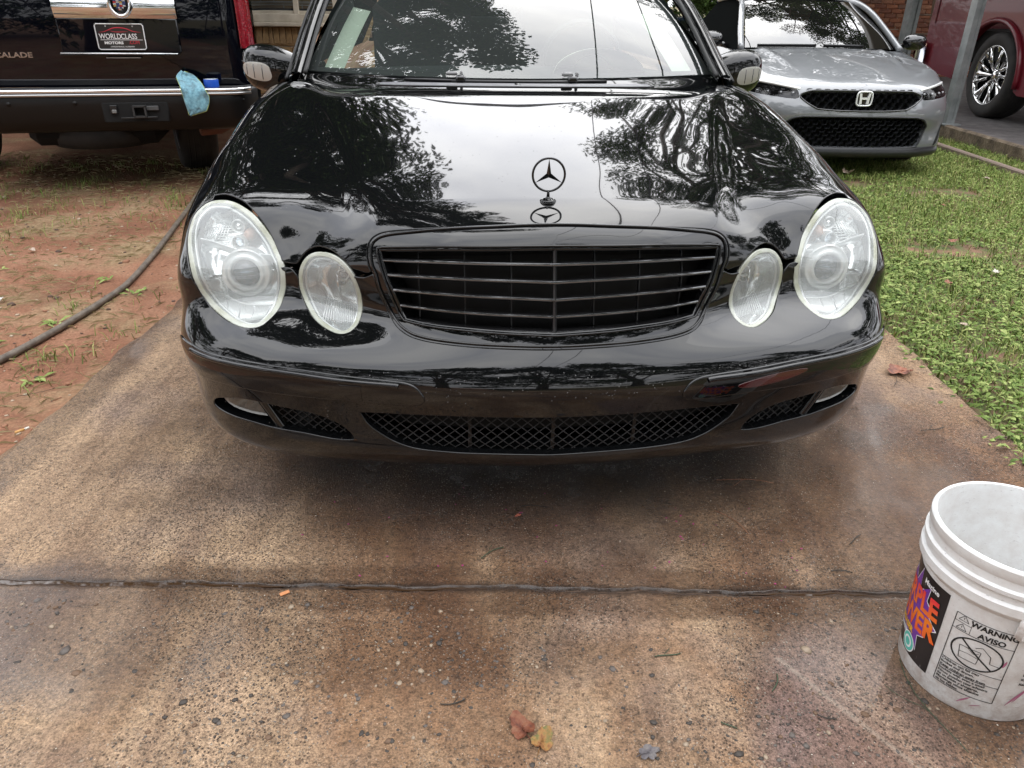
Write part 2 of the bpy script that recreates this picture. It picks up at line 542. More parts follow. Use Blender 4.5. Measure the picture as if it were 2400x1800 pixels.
X, Y = np.meshgrid(gx, gy, indexing='ij')
near = ((np.abs(X) < 11.5) & (Y > -5) & (Y < 17.5))
Z = np.where(near, ground_z(X, Y), -.02)
under = (X > -1.40) & (X < 1.50) & (Y < 9.2)
Z = np.where(under, -.08, Z)
vi = np.arange(X.size).reshape(X.shape)
F = np.stack([vi[:-1, :-1], vi[1:, :-1], vi[1:, 1:], vi[:-1, 1:]], -1).reshape(-1, 4)
tag(fast_mesh('ground', np.stack([X, Y, Z], -1).reshape(-1, 3), F, 4, M_GRD, smooth=True), kind='structure')

# driveway slabs: worn concrete, wet in places, exposed aggregate near the camera
M_DRV = pmat('worn_wet_concrete', (.3, .22, .15), .5)
n = NT(M_DRV)
P_ = n.sep(n.co.outputs['Object'])
big = n.noise(1.15, 6, .62, vec=n.mapping((1.0, .55, 1), (0, 0, .35)), dist=.6)
streak = n.noise(2.3, 5, .6, vec=n.mapping((2.2, .42, 1), (0, 0, -.5)), dist=.3)
tan = n.ramp(big, [(.27, (.10, .044, .021)), (.37, (.175, .086, .042)), (.46, (.285, .165, .090)), (.56, (.48, .330, .205)), (.78, (.33, .215, .15))])
stain = n.mix(n.ramp(streak, [(.42, 0.0), (.66, .75)]), tan, (.12, .062, .036))
grey = n.mix(n.ramp(n.noise(1.6, 5, .6, vec=n.mapping((1, 1, 1), (0, 0, 0), (3.3, 1.7, 0))), [(.50, 0.0), (.68, .65)]), stain, (.25, .185, .155))
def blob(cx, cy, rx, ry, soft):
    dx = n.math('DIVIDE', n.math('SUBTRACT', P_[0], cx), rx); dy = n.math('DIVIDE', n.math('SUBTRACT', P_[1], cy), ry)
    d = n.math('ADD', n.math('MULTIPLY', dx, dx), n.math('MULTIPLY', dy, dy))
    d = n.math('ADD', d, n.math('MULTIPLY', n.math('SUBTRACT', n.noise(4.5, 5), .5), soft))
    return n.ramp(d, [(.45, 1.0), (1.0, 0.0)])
wet = blob(.10, 2.15, 1.40, .86, 1.5)  # wet ground at the bumper; its dark tone also deepens the car's shadow
wet = n.math('MAXIMUM', wet, blob(0.0, 1.34, 3.0, .10, 1.6))
jd = n.math('ABSOLUTE', n.math('SUBTRACT', n.math('ADD', P_[1], n.math('MULTIPLY', n.math('SUBTRACT', n.noise(14, 4), .5), .035)), 1.348))
jdm = n.ramp(jd, [(.006, .85), (.022, 0.0)])
wet = n.math('MAXIMUM', wet, n.math('MULTIPLY', blob(1.0, 1.25, .55, .42, 1.3), .75))
wet = n.math('MAXIMUM', wet, n.math('MULTIPLY', blob(-.95, 1.22, .55, .26, 1.4), .8))
wet = n.math('MAXIMUM', wet, n.math('MULTIPLY', blob(-1.5, 2.0, .14, 1.2, 1.0), .7))
wet = n.math('MAXIMUM', wet, n.math('MULTIPLY', blob(1.0, 1.72, .55, .34, 1.5), .85))
wet = n.math('MAXIMUM', wet, n.math('MULTIPLY', blob(-.2, 1.16, .5, .12, 1.6), .6))
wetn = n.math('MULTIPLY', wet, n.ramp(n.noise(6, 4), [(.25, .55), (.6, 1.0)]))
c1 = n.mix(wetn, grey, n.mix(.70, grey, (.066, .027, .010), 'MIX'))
oily_shade = blob(.10, 2.30, 1.05, .70, 1.0)  # oily wet concrete under the car, with the car's shadow painted into the colour
c1 = n.mix(n.math('MULTIPLY', oily_shade, .80), c1, (.014, .009, .007))
violet = n.mix(n.math('MULTIPLY', blob(.66, .92, .22, .34, 1.2), .22), c1, (.30, .235, .27))
agg = n.voro(150, vec=n.mapping((1, 1, 1)))
aggm = n.ramp(n.noise(2.2, 4), [(.38, 0.0), (.56, 1.0)])
nearf = n.ramp(P_[1], [(.0, 1.0), (1.0, 1.0)])
stone = n.math('MULTIPLY', n.ramp(agg, [(.26, 1.0), (.34, 0.0)]), aggm)
scol = n.voro(150, out='Color', vec=n.mapping((1, 1, 1)))
sc2 = n.ramp(n.math('ADD', n.sep(scol)[0], 0.0), [(.0, (.05, .045, .042)), (.45, (.12, .085, .06)), (.7, (.26, .20, .15)), (1.0, (.52, .46, .38))])
c2 = n.mix(n.math('MULTIPLY', stone, .85), violet, sc2)
spk = n.ramp(n.voro(210, out='Distance', vec=n.mapping((1, 1, 1), (0, 0, .4))), [(.10, 1.0), (.16, 0.0)])
spm = n.math('GREATER_THAN', n.sep(n.voro(210, out='Color', vec=n.mapping((1, 1, 1), (0, 0, .4))))[0], .82)
c3 = n.mix(n.math('MULTIPLY', n.math('MULTIPLY', spk, spm), .9), c2, (.72, .66, .58))
grain = n.math('MULTIPLY', n.ramp(n.noise(230, 4, .7), [(.28, .28), (.5, 1.0), (.75, 1.55)]), n.ramp(n.noise(75, 5, .75), [(.30, .36), (.48, 1.0), (.72, 1.45)]))
c4 = n.mix(1.0, c3, grain, 'MULTIPLY')
scr_a = n.math('ABSOLUTE', n.math('SUBTRACT', n.math('ADD', P_[0], n.math('MULTIPLY', P_[1], .72)), 1.393))
scr_m = n.math('MULTIPLY', n.ramp(scr_a, [(.0, 1.0), (.006, .7), (.010, 0.0)]), n.ramp(P_[1], [(.0, 1.0), (1.0, 1.0)]))
scr_m = n.math('MULTIPLY', scr_m, n.math('LESS_THAN', P_[1], 1.15))
c5 = n.mix(n.math('MULTIPLY', scr_m, .38), n.mix(jdm, c4, (.035, .019, .011)), (.52, .43, .34))
hgt = n.math('ADD', n.math('MULTIPLY', n.noise(170, 5, .7), .9), n.math('ADD', n.math('MULTIPLY', n.ramp(agg, [(.0, 1.0), (.4, 0.0)]), n.math('MULTIPLY', aggm, .9)), n.math('MULTIPLY', n.noise(28, 4), .5)))
rg = n.math('SUBTRACT', n.ramp(n.noise(9, 4), [(.3, .52), (.7, .78)]), n.math('MULTIPLY', wetn, .35))
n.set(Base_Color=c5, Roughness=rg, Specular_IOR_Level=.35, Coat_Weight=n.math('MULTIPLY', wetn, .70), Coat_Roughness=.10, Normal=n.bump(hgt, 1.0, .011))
def slab(name, y0, y1, jag0, jag1, sub=.035, worn=1.0):
    ys = np.concatenate([y0 + np.array([0, .003, .007, .012, .02, .03]), np.arange(y0 + .045, y1 - .044, sub if y1 - y0 < 5 else .06), y1 - np.array([.03, .02, .012, .007, .003, 0])]); xs = np.linspace(-1.515, 1.60, 320)
    X, Y = np.meshgrid(xs, ys, indexing='ij')
    e0 = jag0(xs) if jag0 else 0 * xs; e1 = jag1(xs) if jag1 else 0 * xs
    t = (Y - y0) / (y1 - y0)
    Y = Y + (e0[:, None] * np.clip(1 - (Y - y0) / .12, 0, 1) + e1[:, None] * np.clip(1 - (y1 - Y) / .12, 0, 1))
    Xs = X + np.where(X < -1.50, .012 * np.sin(Y * 9) + .008 * np.sin(Y * 23), 0) + np.where(X > 1.585, .010 * np.sin(Y * 7 + 1) + .006 * np.sin(Y * 19), 0)
    Z = .004 * fbm(X, Y, 9, 3, 1.5) + .0012 * fbm(X, Y, 10, 3, 9) + .016
    edge = np.minimum(np.minimum(X + 1.515, 1.60 - X) / .02, 1) ; 
    dj = np.minimum((Y - (y0 + e0[:, None])) / .014, ((y1 + e1[:, None]) - Y) / .014)
    Z = Z - .010 * (1 - np.clip(edge, 0, 1)) ** 2 - worn * (.003 + .006 * np.maximum(0, fbm(X * 3, Y * 0, 77, 4, 3.0))) * (1 - np.clip(dj, 0, 1)) ** 2
    nx, ny = X.shape; vi = np.arange(nx * ny).reshape(nx, ny)
    F = np.stack([vi[:-1, :-1], vi[1:, :-1], vi[1:, 1:], vi[:-1, 1:]], -1).reshape(-1, 4)
    V = np.stack([Xs, Y, Z], -1).reshape(-1, 3)
    # skirt
    loop = np.concatenate([vi[:, 0], vi[-1, 1:], vi[::-1, -1][1:], vi[0, ::-1][1:-1]])
    Vs = V[loop].copy(); Vs[:, 2] = -.12; b = len(V); m = len(loop)
    S = np.stack([loop, np.arange(m) + b, (np.arange(m) + 1) % m + b, np.roll(loop, -1)], -1)
    return tag(fast_mesh(name, np.concatenate([V, Vs]), np.concatenate([F, S]), 4, M_DRV, smooth=True), kind='structure')
def jag(seed, a=1.0):
    def f(x): return a * (.004 * np.sin(x * 7.3 + seed) + .005 * np.sin(x * 17 + seed * 2) + .004 * np.sin(x * 41 + seed) + .0025 * np.sin(x * 97 + 3 * seed))
    return f
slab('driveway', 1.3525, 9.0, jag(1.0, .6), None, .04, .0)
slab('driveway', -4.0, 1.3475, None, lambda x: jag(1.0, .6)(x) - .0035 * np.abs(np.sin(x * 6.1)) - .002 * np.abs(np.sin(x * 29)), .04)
# dark wet joint between the slabs, with water standing in it
M_JNT = pmat('wet_joint_dirt', (.05, .028, .016), .25, coat=.6, coat_rough=.05)
n = NT(M_JNT); n.set(Base_Color=n.ramp(n.noise(20, 4), [(.35, (.030, .018, .011)), (.65, (.11, .066, .040))]), Normal=n.bump(n.noise(45, 4), .4, .006))
xs = np.linspace(-1.51, 1.595, 260)
jm = MB(); V = []
for x in xs:
    V += [(x, 1.325, .002), (x, 1.351, .0072 + .0012 * math.sin(x * 5.3) + .0008 * math.sin(x * 23)), (x, 1.378, .002)]
jm.add(V, [(i * 3 + j, (i + 1) * 3 + j, (i + 1) * 3 + j + 1, i * 3 + j + 1) for i in range(len(xs) - 1) for j in range(2)])
tag(jm.build('driveway_joint', M_JNT, None, True), kind='structure')
M_WATER = pmat('standing_water', (.045, .024, .012), .03, ior=1.33, coat=1.0)
for k, (xa, xb, wd) in enumerate(((-1.45, -.52, .009), (-.40, -.05, .006), (.55, 1.28, .011))):
    m = MB(); V = []; xs = np.linspace(xa, xb, 70)
    for i, x in enumerate(xs):
        t = i / 69; w = wd * math.sin(math.pi * t) ** .5 * (1 + .35 * math.sin(x * 19) + .2 * math.sin(x * 47))
        V += [(x, 1.350 - w * .9 - .004, .0122), (x, 1.350 + w * .55, .0122)]
    m.add(V, [(i * 2, i * 2 + 2, i * 2 + 3, i * 2 + 1) for i in range(69)])
    tag(m.build('water_film', M_WATER, None, True), kind='structure')

# raised parking pad beyond the lawn, with its rough edge and a low timber edging
M_PAD = pmat('grey_asphalt_pad', (.10, .095, .095), .75)
n = NT(M_PAD); n.set(Base_Color=n.ramp(n.noise(9, 6, .65), [(.3, (.055, .05, .05)), (.55, (.10, .092, .09)), (.75, (.16, .15, .14))]), Normal=n.bump(n.noise(90, 4), .4, .006))
M_KERB = pmat('stained_kerb', (.17, .13, .09), .85)
n = NT(M_KERB); n.set(Base_Color=n.ramp(n.noise(8, 6, .65), [(.3, (.06, .045, .03)), (.55, (.16, .12, .08)), (.75, (.27, .22, .16))]), Normal=n.bump(n.noise(40, 5), .6, .02))
tag(MB().box((9.65, 10.0, .05), (10.0, 10.0, .16)).build('parking_pad', M_PAD), kind='structure')
tag(MB().box((4.615, 10.0, .045), (.07, 10.0, .19), bev=.015).build('pad_kerb', M_KERB), kind='structure')
edg = MB(); edg.box((4.20, 8.6, .02), (.06, 4.6, .07), bev=.01)
tag(edg.build('timber_lawn_edging', pmat('weathered_timber', (.20, .15, .12), .8), None), 'weathered timber lawn edging beside the raised pad', 'edging')

# loose dark aggregate standing proud of the worn slab
def pebbles(name, pts, rad, mat, flat=.45):
    g = (1 + 5 ** .5) / 2
    base = np.array([(-1, g, 0), (1, g, 0), (-1, -g, 0), (1, -g, 0), (0, -1, g), (0, 1, g), (0, -1, -g), (0, 1, -g), (g, 0, -1), (g, 0, 1), (-g, 0, -1), (-g, 0, 1)], float) / 1.9
    f = np.array([(0, 11, 5), (0, 5, 1), (0, 1, 7), (0, 7, 10), (0, 10, 11), (1, 5, 9), (5, 11, 4), (11, 10, 2), (10, 7, 6), (7, 1, 8), (3, 9, 4), (3, 4, 2), (3, 2, 6), (3, 6, 8), (3, 8, 9), (4, 9, 5), (2, 4, 11), (6, 2, 10), (8, 6, 7), (9, 8, 1)])
    V = []; F = []
    m = len(pts); jit = NPR.uniform(.75, 1.2, (m, 12, 1)); an = NPR.uniform(0, 6.28, m); ca, sa = np.cos(an), np.sin(an)
    B = base[None] * jit * rad[:, None, None]; B[:, :, 2] *= flat; B[:, :, 0] *= 1.3
    x = B[:, :, 0] * ca[:, None] - B[:, :, 1] * sa[:, None]; y = B[:, :, 0] * sa[:, None] + B[:, :, 1] * ca[:, None]
    B = np.stack([x, y, B[:, :, 2]], -1) + pts[:, None, :]
    F = f[None] + (np.arange(m) * 12)[:, None, None]
    return tag(fast_mesh(name, B.reshape(-1, 3), F.reshape(-1), 3, mat, smooth=True, matidx=np.repeat(NPR.randint(0, len(mat), m), 20) if isinstance(mat, list) else None), kind='stuff')
px = NPR.uniform(-1.2, 1.2, 5200); py = NPR.uniform(.72, 1.29, 5200)
dens = fbm(px, py, 21, 3, 3.2) + .35 - .5 * np.abs(px) * 0
k = dens > NPR.uniform(-.35, 1.0, 5200); px, py = px[k], py[k]
pz = .0158 + .004 * fbm(px, py, 9, 3, 1.5)
M_P1 = pmat('dark_pebble', (.050, .042, .036), .6, spec=.3); M_P2 = pmat('brown_pebble', (.13, .08, .05), .6, spec=.3); M_P3 = pmat('pale_pebble', (.26, .20, .14), .6); M_P4 = pmat('grey_pebble', (.10, .085, .075), .6, spec=.3)
pebbles('driveway_aggregate', np.stack([px, py, pz], -1), NPR.gamma(3.0, .00075, len(px)) + .0006, [M_P1, M_P4, M_P2, M_P1, M_P2, M_P4, M_P3], .28)
# grit on the clay
px = NPR.uniform(-4.5, -1.45, 2600); py = NPR.uniform(1.6, 6.5, 2600)
M_C1 = pmat('clay_crumb', (.27, .13, .075), .9); M_C2 = pmat('pale_grit', (.42, .33, .24), .85); M_C3 = pmat('dark_crumb', (.09, .055, .04), .9)
pebbles('clay_grit', np.stack([px, py, ground_z(px, py) + .001], -1), NPR.gamma(2.0, .0022, 2600) + .0015, [M_C1, M_C1, M_C3, M_C2], .55)

# vegetation: leaves and blades as loose mesh cover
def leaf_mat(name, a, b, c, trans=.25):
    m = pmat(name, b, .6, spec=.18)
    n = NT(m)
    g = n.n.new('ShaderNodeNewGeometry')
    n.set(Base_Color=n.ramp(g.outputs['Random Per Island'], [(.0, a), (.5, b), (1.0, c)]), Subsurface_Weight=0.0)
    n.b.inputs['Transmission Weight'].default_value = 0
    return m
def leaves(name, pos, ln, wd, yaw, tilt, mat, bend=.3, parent=None, kind='stuff'):
    """pointed leaves, 4 triangles each: base, two shoulders, mid rib, tip"""
    m = len(pos); d = np.stack([np.cos(yaw) * np.cos(tilt), np.sin(yaw) * np.cos(tilt), np.sin(tilt)], -1)
    s = np.stack([-np.sin(yaw), np.cos(yaw), np.zeros(m)], -1)
    u = np.cross(d, s); u[:, 2] = np.abs(u[:, 2])
    L = ln[:, None]; W = wd[:, None]
    b0 = pos; c = pos + d * L * .5 + u * L * .10; tip = pos + d * L + np.array([0, 0, -1]) * L * bend
    l = pos + d * L * .45 + s * W * .5; r = pos + d * L * .45 - s * W * .5
    l[:, 2] += L[:, 0] * .02; 
    V = np.stack([b0, l, tip, r, c], 1).reshape(-1, 3)
    f = np.array([(0, 4, 1), (1, 4, 2), (2, 4, 3), (3, 4, 0)])
    F = (f[None] + (np.arange(m) * 5)[:, None, None]).reshape(-1)
    o = fast_mesh(name, V, F, 3, mat, parent, smooth=False)
    if kind: o['kind'] = kind
    return o
def blades(name, pos, ln, wd, yaw, lean, mat, parent=None):
    m = len(pos); d = np.stack([np.cos(yaw), np.sin(yaw), np.zeros(m)], -1); s = np.stack([-np.sin(yaw), np.cos(yaw), np.zeros(m)], -1); up = np.array([0, 0, 1.])
    L = ln[:, None]; W = wd[:, None]; le = lean[:, None]
    a = pos - s * W * .5; b = pos + s * W * .5
    mid = pos + up * L * .55 + d * L * le * .35; c1 = mid - s * W * .42; c2 = mid + s * W * .42
    tip = pos + up * L * (1 - .35 * le) + d * L * le
    V = np.stack([a, b, c2, c1, tip], 1).reshape(-1, 3)
    f = np.array([(0, 1, 2), (0, 2, 3), (3, 2, 4)])
    F = (f[None] + (np.arange(m) * 5)[:, None, None]).reshape(-1)
    o = fast_mesh(name, V, F, 3, mat, parent); o['kind'] = 'stuff'; return o
M_WEED = leaf_mat('broad_weed_leaf', (.07, .115, .025), (.155, .225, .05), (.33, .38, .13))
M_GRASS = leaf_mat('lawn_grass_blade', (.08, .125, .025), (.165, .235, .05), (.35, .35, .13))
M_DRYB = leaf_mat('dry_grass_blade', (.20, .15, .07), (.30, .23, .12), (.36, .30, .17))
def scatter(nn, x0, x1, y0, y1, keep):
    x = NPR.uniform(x0, x1, nn); y = NPR.uniform(y0, y1, nn); k = keep(x, y); return x[k], y[k]
bare = lambda x, y: fbm(x, y, 31, 4, 1.9)
x, y = scatter(30000, 1.5, 4.3, 1.7, 4.6, lambda x, y: (x > lawn_edge(y) - .16 * NPR.rand(len(x)) ** 3 + .10 * np.maximum(0, bare(x, y))) & (bare(x, y) < .18 + .45 * (NPR.rand(len(x)) - .5)))
m = len(x); z = ground_z(x, y) + NPR.uniform(.004, .045, m)
leaves('lawn_weeds', np.stack([x, y, z], -1), NPR.gamma(3, .0075, m) + .008, (NPR.gamma(3, .0032, m) + .004), NPR.uniform(0, 6.28, m), NPR.uniform(-.25, .75, m), M_WEED, .25)
x, y = scatter(110000, 1.55, 6.0, 1.9, 9.5, lambda x, y: (x > lawn_edge(y) - .02) & (x < 4.6) & (bare(x, y) < .55 + .3 * (NPR.rand(len(x)) - .5)) & ((y > 3.2) | (NPR.rand(len(x)) < .8)))
m = len(x); z = ground_z(x, y) - .003
blades('lawn_grass', np.stack([x, y, z], -1), NPR.uniform(.03, .085, m), NPR.uniform(.003, .006, m), NPR.uniform(0, 6.28, m), NPR.uniform(.2, 1.0, m), M_GRASS)
x, y = scatter(16000, 1.6, 4.6, 3.4, 8.0, lambda x, y: (x > lawn_edge(y)) & (bare(x, y) < .6))
m = len(x); z = ground_z(x, y) + NPR.uniform(.0, .03, m)
leaves('lawn_clover', np.stack([x, y, z], -1), NPR.uniform(.018, .045, m), NPR.uniform(.010, .02, m), NPR.uniform(0, 6.28, m), NPR.uniform(-.1, .6, m), M_WEED, .2)
# sparse tufts and straw on the clay yard
tx, ty = scatter(300, -5.0, -1.62, 1.9, 6.6, lambda x, y: (fbm(x, y, 41, 3, 1.6) + .28 * (y - 3.9) > -.05))
PX = []; 
for a, b in zip(tx, ty):
    c = RND.randint(6, 26); r_ = RND.uniform(.02, .09)
    PX.append(np.stack([a + NPR.normal(0, r_, c), b + NPR.normal(0, r_, c)], -1))
PX = np.concatenate(PX); PX = PX[PX[:, 0] < -1.53]; m = len(PX); z = ground_z(PX[:, 0], PX[:, 1]) - .002
blades('yard_grass_tufts', np.stack([PX[:, 0], PX[:, 1], z], -1), NPR.uniform(.02, .075, m), NPR.uniform(.0025, .005, m), NPR.uniform(0, 6.28, m), NPR.uniform(.3, 1.1, m), M_GRASS)
x, y = scatter(9000, -5.2, -1.55, 1.8, 6.8, lambda x, y: fbm(x, y, 43, 3, 1.3) > -.35)
m = len(x); z = ground_z(x, y) + .003
leaves('straw_litter', np.stack([x, y, z], -1), NPR.uniform(.02, .09, m), NPR.uniform(.0015, .0035, m), NPR.uniform(0, 6.28, m), NPR.uniform(-.05, .12, m), M_DRYB, .02)
# a few low weeds on the clay
WL = ['small green weed in the clay just left of the hose bend', 'small weed in the clay right of the pale litter', 'flat weed in the clay far behind the hose', 'flat weed between the hose and the driveway, farthest one', 'weed at the clay edge nearest the driveway corner', 'weed close to the hose on its driveway side', 'weed in the clay left of the hose, nearest the camera', 'weed beside the headlight of the saloon', 'weed in the clay near the left picture edge']
for k, (a, b) in enumerate(((-2.45, 3.05), (-2.10, 2.72), (-2.62, 3.62), (-2.0, 3.5), (-1.72, 2.42), (-1.95, 2.95), (-2.3, 2.55), (-1.78, 3.35), (-2.75, 3.3))):
    c = RND.randint(7, 14); yw = NPR.uniform(0, 6.28, c)
    o = leaves('low_weed', np.stack([a + NPR.normal(0, .02, c), b + NPR.normal(0, .02, c), np.full(c, float(ground_z(np.array(a), np.array(b))) + .006)], -1), NPR.uniform(.03, .065, c), NPR.uniform(.010, .02, c), yw, NPR.uniform(.05, .4, c), M_WEED, .15, kind=None)
    tag(o, WL[k], 'weed', 'low weeds on the red clay')
